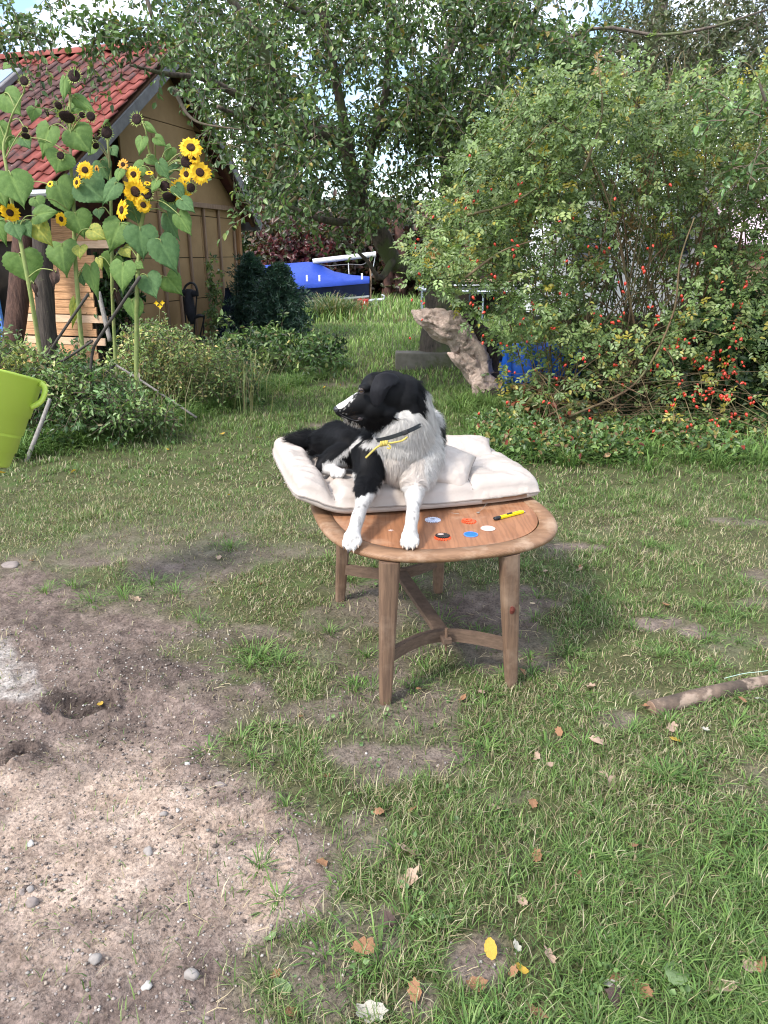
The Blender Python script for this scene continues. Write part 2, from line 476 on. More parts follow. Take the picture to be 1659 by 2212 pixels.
b1 = node(nt, 'ShaderNodeBump', Strength=0.8, Distance=0.006); L.new(gnoise(160, 3.0), b1.inputs['Height'])
b2 = node(nt, 'ShaderNodeBump', Strength=0.7, Distance=0.012); L.new(gnoise(38, 5.0), b2.inputs['Height']); L.new(b1.outputs['Normal'], b2.inputs['Normal'])
L.new(b2.outputs['Normal'], pb.inputs['Normal'])
gW = (fbm(np.stack([GX.ravel(), GY.ravel(), 0 * gB], -1), 9, 51, 4) - .5)
gDm = 0 * gB
for (a_, b_, c_, d_, s_) in ((180, 1530, 85, 30, .9), (350, 1445, 130, 50, .6), (240, 1590, 110, 30, .55), (50, 1630, 90, 25, .6), (470, 1395, 90, 25, .5), (420, 1640, 90, 30, .35), (60, 1350, 140, 30, .35)):
    gDm = np.maximum(gDm, s_ * sstep(1.2, .5, np.hypot((px + gW * 90 - a_) / c_, (py + gW * 60 - b_) / d_)))
ground = bpy.data.objects.new('ground', new_mesh('ground', np.stack([GX.ravel(), GY.ravel(), GZ], 1), GF, gm, True, None, dict(bare=gB, earth=gE, sand=gS * gE, dust=gD, damp=gDm * gE)))
link(ground); tag(ground, kind='structure')

# ------------------------------------------------------------------ pebbles and grit on the bare earth
def pebbles(n, lo, hi, g, cols):
    th = g.uniform(60, 1000, n)
    x = g.uniform(-1.6, .5, n); y = 0.75 + g.uniform(0, 1, n) ** 1.3 * 1.9
    _, _, e, s, d, p, b = ground_maps(x, y)
    k = g.uniform(0, 1, n) < np.maximum(e, 0.5 * p); x = x[k]; y = y[k]; n = len(x)
    z = ground_h(x, y)
    base = np.array([(1, 0, 0), (0, 1, 0), (-1, 0, 0), (0, -1, 0), (0, 0, 1), (0, 0, -1)], float)
    s = lo + (hi - lo) * g.uniform(0, 1, n) ** 3
    sc = s[:, None, None] * g.uniform(.6, 1.15, (n, 6, 1)) * np.array((1, 1, .7))
    a = g.uniform(0, 6.28, n); ca, sa = np.cos(a), np.sin(a)
    q = base[None] * sc
    # cube-ish stones: eight corners
    cb = np.array([(i, j, k) for i in (-1, 1) for j in (-1, 1) for k in (-1, 1)], float)
    q = cb[None] * s[:, None, None] * .62 * g.uniform(.45, 1.2, (n, 8, 3)) * np.array((1, 1, .75))
    X = q[..., 0] * ca[:, None] - q[..., 1] * sa[:, None]; Y = q[..., 0] * sa[:, None] + q[..., 1] * ca[:, None]
    V = np.stack([X + x[:, None], Y + y[:, None], q[..., 2] + (z + s * .25)[:, None]], -1).reshape(-1, 3)
    b = np.arange(n)[:, None] * 8
    F = np.concatenate([b + np.array([f]) for f in [(0, 1, 3, 2), (4, 6, 7, 5), (0, 4, 5, 1), (2, 3, 7, 6), (0, 2, 6, 4), (1, 5, 7, 3)]])
    C = pick(cols, n, jit=.2, g=g)
    return V, F, np.repeat(C, 8, 0)
M_peb = material('pebble', W1, (.8, .8, .8), rough=.85, scale=60, bump=.2, attr=True, spec=.2)
PC = [(.26, .215, .18), (.20, .165, .145), (.32, .27, .235), (.17, .14, .125), (.25, .215, .20), (.36, .33, .30)]
V, F, C = pebbles(20000, .0012, .0062, np.random.default_rng(3), PC)
solo('gravel', V, F, M_peb, 'loose fine gravel and crumbs of soil scattered over the bare earth', 'gravel', kind='stuff', col=C, smooth=True)

# ------------------------------------------------------------------ grass
def blades(n, xr, yr, Lr, Wr, g, dens_pow=1.0, lie=0.9, clump=0, keep=None, greens=None, minkeep=0.035):
    x = g.uniform(*xr, n); y = yr[0] + (yr[1] - yr[0]) * g.uniform(0, 1, n)
    if clump:
        k = max(1, n // clump); cx = g.uniform(*xr, k); cy = g.uniform(*yr, k); i = g.integers(0, k, n)
        x = np.where(g.uniform(0, 1, n) < .72, cx[i] + g.normal(0, .022, n), x); y = np.where(x == cx[i], y, y)
        m = g.uniform(0, 1, n) < .72
        x = np.where(m, cx[i] + g.normal(0, .024, n), x); y = np.where(m, cy[i] + g.normal(0, .024, n), y)
        cj = g.normal(0, 1, k)[i]
    else: cj = g.normal(0, 1, n)
    px, py, e, s, d, p, b = ground_maps(x, y)
    vis = (px > -330) & (px < 2050) & (y > .3)
    P0 = np.stack([x, y, 0 * x], -1)
    patchy = sstep(.25, .6, fbm(P0, 6, 44, 3))
    prob = (1 - b) ** 2.0 * (0.35 + 0.65 * patchy) + minkeep
    if keep is not None: prob = prob * keep(px, py)
    k = vis & (g.uniform(0, 1, n) < prob)
    x, y, px, py, cj = x[k], y[k], px[k], py[k], cj[k]; n = len(x)
    z = ground_h(x, y)
    P0 = np.stack([x, y, z - .003], -1)
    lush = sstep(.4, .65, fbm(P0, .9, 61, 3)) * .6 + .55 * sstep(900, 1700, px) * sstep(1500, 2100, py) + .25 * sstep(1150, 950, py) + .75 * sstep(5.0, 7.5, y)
    Ls = g.uniform(*Lr, n) * (0.6 + .65 * lush) * np.exp(.15 * cj)
    az = g.uniform(0, 6.283, n); out = np.stack([np.cos(az), np.sin(az), 0 * az], -1)
    lean = np.abs(g.normal(0, lie, n)) * (1.15 - .35 * lush)
    up = np.array((0, 0, 1.0))
    d1 = unit(up + out * lean[:, None] * .8); d2 = unit(up * .6 + out * (lean[:, None] * 1.6 + .25))
    W = g.uniform(*Wr, n)
    S = np.stack([-np.sin(az + g.normal(0, .6, n)), np.cos(az), 0 * az], -1); S = unit(S)
    m = P0 + d1 * Ls[:, None] * .5; t = m + d2 * Ls[:, None] * .55
    t[:, 2] = np.maximum(t[:, 2], z + .004)
    V = np.stack([P0 - S * W[:, None] * .5, P0 + S * W[:, None] * .5, m + S * W[:, None] * .42, m - S * W[:, None] * .42, t], 1)
    b0 = np.arange(n)[:, None] * 5
    F3 = np.concatenate([b0 + np.array([[0, 1, 2]]), b0 + np.array([[0, 2, 3]]), b0 + np.array([[3, 2, 4]])])
    gcol = pick(greens or [(.10, .18, .045), (.14, .225, .06), (.185, .26, .085), (.085, .145, .045), (.22, .28, .12)], n, jit=.16, g=g) * (1 + .55 * sstep(6.5, 10, y))[:, None]  # far greens lightened: sunlight on the distant lawn is put into the blade colour
    dry = pick([(.40, .345, .22), (.33, .275, .17), (.46, .41, .29), (.25, .195, .13)], n, jit=.15, g=g)
    dp = np.clip(.52 - .42 * lush + .25 * (vn3(P0, 3.5, 71) - .5), .06, .75)
    C = np.where((g.uniform(0, 1, n) < dp)[:, None], dry, gcol) * (1 + .08 * cj[:, None]).clip(.7, 1.3)
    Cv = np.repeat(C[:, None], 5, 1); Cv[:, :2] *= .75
    return V.reshape(-1, 3), F3, Cv.reshape(-1, 3)
parts = []
g = np.random.default_rng(11)
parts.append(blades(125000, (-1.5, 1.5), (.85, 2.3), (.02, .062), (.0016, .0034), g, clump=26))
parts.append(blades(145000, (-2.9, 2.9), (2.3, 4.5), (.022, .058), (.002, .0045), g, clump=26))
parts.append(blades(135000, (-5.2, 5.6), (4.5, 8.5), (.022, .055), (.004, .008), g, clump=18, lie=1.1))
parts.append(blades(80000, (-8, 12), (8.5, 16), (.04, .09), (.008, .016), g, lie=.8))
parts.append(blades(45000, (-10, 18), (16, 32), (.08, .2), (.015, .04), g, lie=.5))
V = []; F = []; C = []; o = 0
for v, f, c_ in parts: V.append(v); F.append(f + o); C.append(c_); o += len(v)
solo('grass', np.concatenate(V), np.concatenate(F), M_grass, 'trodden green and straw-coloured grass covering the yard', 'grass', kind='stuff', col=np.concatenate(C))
# lusher, longer tufts at lower right and in scattered tussocks
def tussocks(spots, g, L=(.06, .14), W=(.002, .004), nper=70, rad=.05, cols=None, up=.6):
    V = []; F = []; C = []; o = 0
    for (x0, y0, sc) in spots:
        n = int(nper * sc); r = np.abs(g.normal(0, rad * sc, n)); a = g.uniform(0, 6.283, n)
        x = x0 + r * np.cos(a); y = y0 + r * np.sin(a); z = ground_h(x, y) - .004
        Ls = g.uniform(*L, n) * math.sqrt(sc); out = np.stack([np.cos(a), np.sin(a), 0 * a], -1)
        ln = (r / (rad * sc))[:, None] * .5 + np.abs(g.normal(0, .35, (n, 1)))
        P0 = np.stack([x, y, z], -1); d1 = unit(np.array((0, 0, 1.)) * up + out * ln * .5); d2 = unit(np.array((0, 0, 1.)) * up * .5 + out * (ln + .2)); d3 = unit(np.array((0, 0, -.15)) + out * (ln + .4))
        S = np.stack([-np.sin(a), np.cos(a), 0 * a], -1); w = g.uniform(*W, n)[:, None]
        a1 = P0 + d1 * Ls[:, None] * .4; a2 = a1 + d2 * Ls[:, None] * .35; a3 = a2 + d3 * Ls[:, None] * .3
        Q = np.stack([P0 - S * w / 2, P0 + S * w / 2, a1 + S * w / 2, a1 - S * w / 2, a2 + S * w * .4, a2 - S * w * .4, a3], 1)
        b0 = np.arange(n)[:, None] * 7 + o
        F += [b0 + np.array([q]) for q in ((0, 1, 2), (0, 2, 3), (3, 2, 4), (3, 4, 5), (5, 4, 6))]
        cc = pick(cols or [(.10, .19, .045), (.14, .235, .06), (.18, .27, .085), (.085, .155, .045)], n, jit=.15, g=g)
        C.append(np.repeat(cc, 7, 0)); V.append(Q.reshape(-1, 3)); o += n * 7
    return np.concatenate(V), np.concatenate(F), np.concatenate(C)
g = np.random.default_rng(5); sp = []
for (a, b, s) in [(200, 1310, 1), (270, 1300, 1.4), (330, 1270, 1.2), (160, 1275, .9), (100, 1290, .9), (560, 1430, 1.4), (540, 1450, 1.2), (600, 1440, 1), (950, 1350, 1.1), (430, 1350, .8), (500, 1190, 1), (380, 1290, 1), (1150, 1470, .8), (540, 1420, 1),
                  (520, 1600, .7), (545, 1640, .7), (450, 1625, .5), (575, 1580, .5), (620, 1745, .6), (640, 1620, .5), (560, 1870, .5), (600, 1940, .5), (860, 1840, .8), (1000, 1650, .5), (700, 2060, .6), (820, 2080, 1.2), (880, 1990, 1), (760, 1900, .6)]:
    w = gz(a, b); sp.append((w[0], w[1], s))
for i in range(230):
    a = g.uniform(1000, 1760); b = g.uniform(1500, 2290)
    if a < 1180 and b > 1950 and b < 2150: continue
    if g.uniform() > (a - 850) / 700: continue
    w = gz(a, b); sp.append((w[0], w[1], g.uniform(.4, 1.0)))
for i in range(120):
    w = gz(g.uniform(700, 1700), g.uniform(1000, 1500)); sp.append((w[0], w[1], g.uniform(.4, .8)))
V, F, C = tussocks(sp, g, L=(.035, .085), nper=60, rad=.05)
solo('grass_tufts', V, F, M_grass, 'longer bright green tufts standing out of the short trodden grass', 'grass', kind='stuff', col=C)
# ------------------------------------------------------------------ hills and far ground behind the garden
def hill(name, x0, x1, y0, depth, h, seed, m, n=60):
    V = []; F = []
    for j in range(7):
        for i in range(n + 1):
            x = x0 + (x1 - x0) * i / n; t = j / 6
            z = h * math.sin(min(t * 1.7, 1.57)) * (0.7 + 0.5 * float(fbm(np.array([[x, 0, 0]]), 0.03, seed, 3)[0])) - 1.5 * (1 - t)
            V.append((x, y0 + depth * t, z))
    for j in range(6):
        for i in range(n):
            a = j * (n + 1) + i; F.append((a, a + 1, a + n + 2, a + n + 1))
    return solo(name, V, F, m, kind='structure', smooth=True)
M_hill = material('far_wooded_slope', (.07, .10, .045), (.03, .05, .025), rough=1, scale=.25, bump=1.0, bscale=.6, bdist=1.0, spec=.05)
M_scrub = material('dry_bank', (.20, .17, .13), (.10, .10, .06), rough=1, scale=.8, bump=1.0, bscale=2, bdist=.3, spec=.05)
hill('hill', -160, 160, 70, 60, 9, 4, M_hill)
hill('bank', -40, -3, 34, 10, 3.4, 8, M_scrub, 40)

# ------------------------------------------------------------------ garden shed
Gd = np.array((.2857, .9583, 0)); Rd = np.array((-.9583, .2857, 0)); Z = np.array((0, 0, 1.))
C2 = np.array((-2.66, 14.2, 0))
def W(s, l, z): return C2 - Gd * s + Rd * l + Z * z
def hit(px, py, Q, n):
    d = ray(px, py); o = np.array((0, 0, CAM_H)); t = np.dot(Q - o, n) / np.dot(d, n); return o + d * t
M_board = material('ochre_board', (.33, .215, .105), (.27, .17, .08), rough=.9, scale=3, bump=.15, bscale=30, c3=(.24, .16, .08), scale3=1.3, thr=(.55, .75))
M_batten = material('batten', (.30, .20, .13), (.19, .12, .08), rough=.85, scale=9, stretch=(6, 6, .5), bump=.3)
M_grey = material('grey_painted_wood', (.20, .195, .20), (.13, .125, .13), rough=.8, scale=8, bump=.2)
M_brownw = material('brown_timber', (.17, .09, .05), (.09, .05, .03), rough=.8, scale=8, stretch=(4, 4, .6), bump=.3)
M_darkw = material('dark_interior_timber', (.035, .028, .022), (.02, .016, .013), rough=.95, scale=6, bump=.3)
M_tile_r = material('red_tile', (.24, .06, .045), (.17, .045, .038), rough=.8, scale=14, bump=.25, c3=(.13, .06, .05), scale3=5, thr=(.58, .72), coord='Object')
M_tile_m = material('weathered_tile', (.19, .06, .048), (.11, .045, .04), rough=.85, scale=12, bump=.3, c3=(.05, .035, .035), scale3=6, thr=(.45, .6))
M_tile_d = material('mossy_dark_tile', (.12, .058, .052), (.055, .034, .034), rough=.9, scale=14, bump=.35, c3=(.38, .37, .34), scale3=17, thr=(.68, .71))
shed = Thing('garden_shed', 'ochre boarded garden shed with red clay pantile roof behind the sunflowers', 'shed', W(2.5, 0, 0))
sN, zN, sA, zA, sF, zF = 5.13, 2.16, 2.0, 4.24, -.42, 1.98
SW = 4.75
def roofz(s): return zA - (s - sA) * (zA - zN) / (sN - sA) if s > sA else zA - (sA - s) * (zA - zF) / (sA - sF)
def gable_poly(s0, s1, off, extra, l0, l1):
    ss = [s0] + ([sA] if s0 < sA < s1 else []) + [s1]
    top = [W(s, l0, roofz(s) - off) for s in ss]; bot = [W(s1, l0, extra), W(s0, l0, extra)]
    a = np.array(top + bot); b = a + Rd * (l1 - l0); n = len(a)
    return np.concatenate([a, b]), [tuple(range(n)), tuple(range(n, 2 * n))[::-1]] + [(k, k + n, (k + 1) % n + n, (k + 1) % n) for k in range(n)]
# wall sheets: columns between studs, rows with a visible joint
def s_of(px, z):
    h = None
    lo, hi = -1.0, 7.0
    for _ in range(40):
        m = (lo + hi) / 2; q = proj(W(m, 0, z))[0]
        if q > px: lo = m
        else: hi = m
    return (lo + hi) / 2
cuts = [0.0, 1.22, 2.44, s_of(292, 1.0)]
rows = [0.05, .72, 1.36, 2.0, 2.62, 3.25, 4.3]
for a, b in zip(cuts[:-1], cuts[1:]):
    for z0, z1 in zip(rows[:-1], rows[1:]):
        # clip the sheet under the roof slope
        N = 6; ss = np.linspace(a + .004, b - .004, N); top = [min(z1 - .006, roofz(s) - .16) for s in ss]
        if max(top) <= z0 + .05: continue
        V = []; F = []
        for s, t in zip(ss, top):
            t = max(t, z0 + .006)
            j = .004 * math.sin(z0 * 7 + a * 3)
            V += [W(s, j, z0 + .006), W(s, j, t), W(s, .03, z0 + .006), W(s, .03, t)]
        for i in range(N - 1):
            k = i * 4; F += [(k, k + 4, k + 5, k + 1)[::-1], (k + 2, k + 3, k + 7, k + 6), (k + 1, k + 5, k + 7, k + 3), (k, k + 2, k + 6, k + 4)]
        F += [(0, 1, 3, 2), (4 * N - 4, 4 * N - 2, 4 * N - 1, 4 * N - 3)]
        shed.part('wall_panel', V, F, M_board)
V, F = gable_poly(0.0, cuts[-1], .2, 0, .05, .12); shed.part('wall_core', V, F, M_darkw)
# battens
for px_ in (352, 383, 412, 446, 477, 508, 519):
    s = s_of(px_, 1.2); zt = min(2.13, roofz(s) - .2); w = .05
    v, f = box(W(s, -.022, zt / 2), (w, .035, zt), (Gd, Rd, Z), .004); shed.part('batten', v, f, M_batten)
a, b = s_of(516, 2.1), s_of(350, 2.15)
v, f = box(W((a + b) / 2, -.045, 2.16), (abs(b - a) + .1, .045, .075), (Gd, Rd, Z), .004); shed.part('top_rail', v, f, M_batten)
v, f = box(W(-.02, -.03, 1.03), (.09, .09, 2.06), (Gd, Rd, Z), .006); shed.part('corner_post', v, f, material('corner_timber', (.36, .19, .08), (.26, .13, .06), rough=.8, scale=6, stretch=(5, 5, .5), bump=.3))
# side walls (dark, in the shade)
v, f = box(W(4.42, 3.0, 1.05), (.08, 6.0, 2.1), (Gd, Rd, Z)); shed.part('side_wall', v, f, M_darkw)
v, f = box(W(.04, 3.1, 1.0), (.08, 5.9, 1.96), (Gd, Rd, Z)); shed.part('side_wall', v, f, M_brownw)
# roof structure
UN = unit(Gd * (sN - sA) + Z * (zA - zN)); LN = math.hypot(sN - sA, zA - zN); NN = unit(np.cross(UN, Rd)); NN = NN if NN[2] > 0 else -NN
UF = unit(-Gd * (sA - sF) + Z * (zA - zF)); LF = math.hypot(sA - sF, zA - zF); NF = unit(np.cross(UF, Rd)); NF = NF if NF[2] > 0 else -NF
E0 = W(sN, 0, zN); E1 = W(sF, 0, zF)
v, f = box(E0 + UN * LN / 2 + Rd * 2.8 - NN * .055, (6.2, LN - .02, .03), (Rd, UN, NN)); shed.part('roof_deck', v, f, M_brownw)
fr = shed.part('roof', *box(E1 + UF * LF / 2 + Rd * 2.8 - NF * .02, (6.24, LF, .03), (Rd, UF, NF)), M_tile_m)
for (E_, U_, N_, L_) in ((E0, UN, NN, LN), (E1, UF, NF, LF)):
    v, f = box(E_ + U_ * (L_ / 2) - Rd * .33 - N_ * .13, (.03, L_ + .06, .14), (Rd, U_, N_), .004); shed.part('barge_board', v, f, M_grey)
    for k in range(3):
        v, f = box(E_ + U_ * (L_ / 2) + Rd * (-.22 + .9 * k) - N_ * .14, (.06, L_ - .1, .12), (Rd, U_, N_)); shed.part('rafter', v, f, M_brownw)
v, f = box(E1 + Rd * 2.8 - Z * .1 + UF * .02, (6.2, .03, .16), (Rd, Gd, Z)); shed.part('fascia', v, f, M_grey)
# pantiles, one by one
def tile_mesh(name, m, w=.25, Lt=.35):
    n = 10; V = []; F = []
    for j in range(2):
        for i in range(n + 1):
            x = -w / 2 + w * i / n; ph = i / n * 2 * math.pi
            zz = .024 * math.sin(ph + .4) + (.022 if j == 0 else 0)
            V.append((x, Lt * j, zz)); V.append((x, Lt * j, zz - .014))
    for i in range(n):
        a = 2 * i; b = 2 * (n + 1) + 2 * i
        F += [(a, a + 2, b + 2, b), (a + 1, b + 1, b + 3, a + 3), (a, a + 1, a + 3, a + 2), (b, b + 2, b + 3, b + 1)]
    F += [(0, 2 * (n + 1), 2 * (n + 1) + 1, 1), (2 * n, 2 * n + 1, 4 * n + 3, 4 * n + 2)]
    return new_mesh(name, V, F, m, True)
TM = [tile_mesh('roof_tile', m) for m in (M_tile_r, M_tile_m, M_tile_d)]
nrow = 13; ex = LN / nrow; rg = random.Random(4)
stuffV = []; 
for r_ in range(nrow):
    for c_ in range(0, 24):
        o = E0 + UN * (ex * r_ - .04) + Rd * (-.33 + .12 + c_ * .232) + NN * (.012 + rg.uniform(-.004, .004))
        q = proj(o)
        if not (-90 < q[0] < 600): continue
        u = r_ / nrow
        pr = .07
        if c_ < 2 and r_ < 10: pr = .97
        elif r_ >= nrow - 1 or (c_ > 12 and u > .75): pr = .8
        elif r_ < 2: pr = .35
        k = 0 if rg.random() < pr else (2 if rg.random() < .12 + (.4 if .35 < u < .8 and 2 < c_ < 9 else 0) else 1)
        a = rg.uniform(-.02, .02); X = Rd * math.cos(a) + UN * math.sin(a); Y = UN * math.cos(a) - Rd * math.sin(a)
        # run mirrored so the roll faces the verge
        shed.inst('roof_tile', TM[k], frameM(o, -X, Y, NN) if False else frameM(o, X, Y, np.cross(X, Y) if np.cross(X, Y)[2] > 0 else -np.cross(X, Y)))
# ridge tiles
rp = []
for k in range(8): rp.append((math.cos(math.pi * k / 7) * .13, math.sin(math.pi * k / 7) * .10))
V = []; F = []
for j in range(2):
    for (x, z) in rp: V.append((x, .4 * j, z))
    for (x, z) in rp: V.append((x * .88, .4 * j, z * .85 - .003))
for k in range(7): F += [(k, k + 16, k + 17, k + 1), (8 + k, 9 + k, 25 + k, 24 + k), (k, k + 1, 9 + k, 8 + k), (16 + k, 24 + k, 25 + k, 17 + k)]
rm = new_mesh('ridge_tile', V, F, M_tile_r, True)
for k in range(14):
    shed.inst('ridge_tile', rm, frameM(W(sA, -.36 + .37 * k, zA - .02 + .006 * (k % 2)), Gd, Rd, Z))
# skylight in the slope
sk = hit(15, 185, E0, NN)
v1 = box(sk + Rd * .35 + NN * .07, (1.0, .62, .08), (Rd, UN, NN), .01); skp = shed.part('skylight_frame', *v1, M_grey)
v, f = box(sk + Rd * .35 + NN * .115, (.86, .48, .012), (Rd, UN, NN)); 
M_glass = material('skylight_glass', (.28, .36, .45), (.2, .28, .36), rough=.08, scale=1, bump=0, spec=.8); shed.part('pane', v, f, M_glass, skp)
# gutter
gp = [E0 - UN * .03 - Z * .07 + Rd * (-.36) - Gd * .05, E0 - UN * .03 - Z * .09 + Rd * 5 - Gd * .05]
V, F = tube(gp, .055, 10, flat=.8); shed.part('gutter', V, F, material('zinc', (.42, .44, .46), (.3, .31, .33), rough=.45, scale=6, bump=.05, metallic=.6))

# ------------------------------------------------------------------ lean-to wall of new larch boards with uneven ends
M_larch = material('larch_board', (.60, .34, .18), (.45, .24, .12), rough=.75, scale=5, stretch=(.6, 6, 9), bump=.25, wave=(1.5, 9, 'Z', .35))
M_larch2 = material('pale_larch_board', (.68, .47, .32), (.54, .35, .23), rough=.75, scale=5, stretch=(.6, 6, 9), bump=.25)
Qp = at(225, 760, 9.75); 
pw = Thing('board_wall', 'unfinished wall of new orange larch boards with stepped ends behind the sunflower stems', 'wall', (Qp[0], Qp[1], 0))
nP = Gd
ends = [(480, 198), (496, 204), (512, 212), (528, 240), (545, 188), (560, 205), (576, 218), (592, 222), (607, 214), (622, 203), (638, 203), (655, 205), (670, 210), (688, 233), (703, 201), (717, 210), (736, 229), (752, 210), (768, 214), (784, 214)]
for i, (py_, pe) in enumerate(ends):
    A = hit(pe, py_, Qp, nP); B = hit(46, py_, Qp, nP)
    if i < 3: B = hit(-30, py_, Qp, nP)
    ln = abs(np.dot(A - B, Rd)); zc = hit(150, py_, Qp, nP)[2]; hgt = .094
    c_ = A + Rd * ln / 2; c_[2] = zc
    tl = unit(Z * 1 - Gd * -.10)
    v, f = box(c_ - Gd * .01, (ln, .02, hgt), (Rd, unit(np.cross(tl, Rd)), tl), .002)
    pw.part('board', v, f, M_larch2 if i in (3, 13, 16) else M_larch, label='paler board jutting out past the others' if i in (3, 13, 16) else None)
for pxs in (60, 150, 195):
    A = hit(pxs, 640, Qp, nP); v, f = box((A[0] + Gd[0] * .05, A[1] + Gd[1] * .05, .95), (.06, .06, 1.9), (Rd, Gd, Z)); pw.part('stud', v, f, M_darkw)
def logpost(name, pts, rad, m, label, cat, group=None, seed=1, n=14, amp=.12):
    V, F = tube(pts, rad, n, smooth=6)
    V = V + (unit(V - V.mean(0)) * 0)
    d = fbm(V * np.array((1, 1, .35)), 9, seed, 3) - .5
    c = catmull(np.array(pts), 6); cc = np.repeat(c, n, 0)
    V = V + (V - cc) * d[:, None] * amp * 6
    return solo(name, V, F, m, label, cat, group, smooth=True)
M_post = material('weathered_dark_post', (.075, .06, .05), (.025, .02, .018), rough=.9, scale=7, stretch=(5, 5, .6), bump=.7, bscale=20, bdist=.02, c3=(.13, .13, .07), scale3=4, thr=(.6, .7))
M_post2 = material('brown_rough_post', (.11, .06, .045), (.04, .022, .018), rough=.9, scale=7, stretch=(5, 5, .6), bump=.7, bscale=20, bdist=.02)
p0, p1 = at(12, 790, 9.2), at(52, 470, 9.5); p0[2] = -.05
logpost('timber_post', [p0, (p0 + p1) / 2 + (.03, 0, 0), p1], [.13, .125, .11], M_post2, 'thick reddish brown rough post leaning at the left edge beside the board wall', 'post', 'old posts by the board wall', 3, amp=.05)
p0, p1 = at(106, 785, 9.15), at(88, 430, 9.3); p0[2] = -.05
logpost('timber_post', [p0, (p0 + p1) / 2 - (.02, 0, 0), p1], [.105, .11, .10], M_post, 'blackened mossy post standing in front of the larch boards', 'post', 'old posts by the board wall', 5, amp=.05)
# blue sheeting at the left edge
A = at(-28, 680, 10.1)
v, f = box(A, (.42, .05, 1.25), None, .02); v = v + np.stack([0 * v[:, 0], .03 * np.sin(v[:, 2] * 9), 0 * v[:, 0]], 1)
solo('blue_sheet', v, f, material('blue_sheet', (.05, .25, .62), (.16, .14, .42), rough=.5, scale=3, bump=.2), 'sliver of bright blue sheeting at the left edge by the brown post', 'tarpaulin')

# ------------------------------------------------------------------ pushchair against the shed
M_blackf = material('black_fabric', (.018, .018, .024), (.010, .010, .014), rough=.9, scale=12, bump=.3)
M_blackp = material('black_plastic', (.02, .02, .022), (.012, .012, .014), rough=.45, scale=12, bump=0)
def sc(x, y, Y=11.9): return at(x, y, Y)
pc = Thing('pushchair', 'folded black pushchair with curved handle standing against the shed wall', 'pushchair', (*at(415, 735, 11.9)[:2], 0))
V, F = tube([sc(397, 628), sc(402, 617), sc(412, 611), sc(421, 615), sc(426, 628), sc(427, 640)], .018, 8, smooth=4); pc.part('handle', V, F, M_blackp)
V, F = tube([sc(391, 632), sc(410, 634), sc(425, 634)], [.045, .055, .045], 10, smooth=4); pc.part('hood', V, F, M_blackf)
V, F = tube([sc(409, 625), sc(408, 650), sc(412, 675), sc(414, 700)], [.10, .15, .155, .07], 16, smooth=4, flat=.45); pc.part('seat', V, F, M_blackf, smooth=True)
V, F = tube([sc(412, 690), sc(430, 682), sc(442, 683)], [.022, .03, .025], 8, smooth=3); pc.part('armrest', V, F, M_blackp)
for a, b in (((425, 640), (418, 735)), ((442, 683), (430, 735)), ((396, 640), (405, 730)), ((440, 686), (440, 722))):
    V, F = tube([sc(*a), sc(*b)], .012, 6); pc.part('frame_tube', V, F, M_blackp)
for wx, wy, dy in ((398, 735, .15), (436, 730, .2), (410, 742, -.25), (432, 741, -.3)):
    c_ = sc(wx, wy, 11.9 + dy); c_[2] = .09
    an = np.linspace(0, 2 * math.pi, 17)[:-1]; V, F = tube(np.stack([c_[0] + .075 * np.cos(an), c_[1] + .02 * np.cos(an), c_[2] + .075 * np.sin(an)], 1), .018, 6, loop=True, up=(0, 1, 0)); w_ = pc.part('wheel', V, F, M_blackp)
    V, F = tube([c_ - (0, .02, 0), c_ + (0, .02, 0)], .045, 10); pc.part('hub', V, F, M_grey, w_)
# dark netting bundle leaning at the corner
M_net = material('dark_netting', (.012, .022, .045), (.006, .010, .02), rough=.9, scale=40, bump=.8, bscale=60)
b0 = at(487, 622, 13.3); pts = []; V = []; F = []; g = np.random.default_rng(2); nn = 14
for j in range(9):
    t = j / 8; c_ = np.array(at(490 + 26 * t, 622 + 118 * t, 13.3)); w = .03 + .42 * t ** 1.3
    for k in range(nn):
        a = 2 * math.pi * k / nn; rr = w * (1 + .25 * math.sin(5 * a + j)) ; V.append(c_ + np.array((math.cos(a) * rr, math.sin(a) * rr * .5, 0)))
for j in range(8):
    for k in range(nn): F.append((j * nn + k, j * nn + (k + 1) % nn, (j + 1) * nn + (k + 1) % nn, (j + 1) * nn + k))
F.append(tuple(range(nn))); F.append(tuple(8 * nn + k for k in range(nn))[::-1])
solo('netting', V, F, M_net, 'dark blue netting hanging in a cone at the far corner of the shed', 'netting', smooth=True)

# ------------------------------------------------------------------ boat under a blue cover
def sb(x, y, Y=21.5): return at(x, y, Y)
M_tarp = material('blue_tarp', (.022, .06, .36), (.018, .05, .30), rough=.5, scale=3, bump=.4, bscale=5, bdist=.05)
M_navy = material('navy_hull', (.012, .02, .07), (.01, .015, .05), rough=.4, scale=3, bump=.0)
M_hullred = material('hull_red', (.12, .045, .035), (.09, .03, .025), rough=.6, scale=3, bump=.1)
M_white = material('white_paint', (.75, .75, .74), (.66, .66, .66), rough=.45, scale=3, bump=.05)
M_alu = material('aluminium', (.62, .64, .67), (.5, .52, .55), rough=.35, scale=6, bump=.0, metallic=.5)
boat = Thing('sailing_dinghy', 'sailing boat laid up on a trailer under a bright blue ridge tarpaulin', 'boat', (*at(690, 655, 21.5)[:2], 0))
def strip(rows_):
    V = np.concatenate([np.array(r_) for r_ in rows_]); n = len(rows_[0]); F = []
    for j in range(len(rows_) - 1):
        for i in range(n - 1): F.append((j * n + i, j * n + i + 1, (j + 1) * n + i + 1, (j + 1) * n + i))
    return V, F
nS = 15; xs = np.linspace(530, 798, nS)
top = np.interp(xs, [530, 557, 677, 690, 720, 760, 798], [577, 574, 564.5, 570, 586, 594, 597])
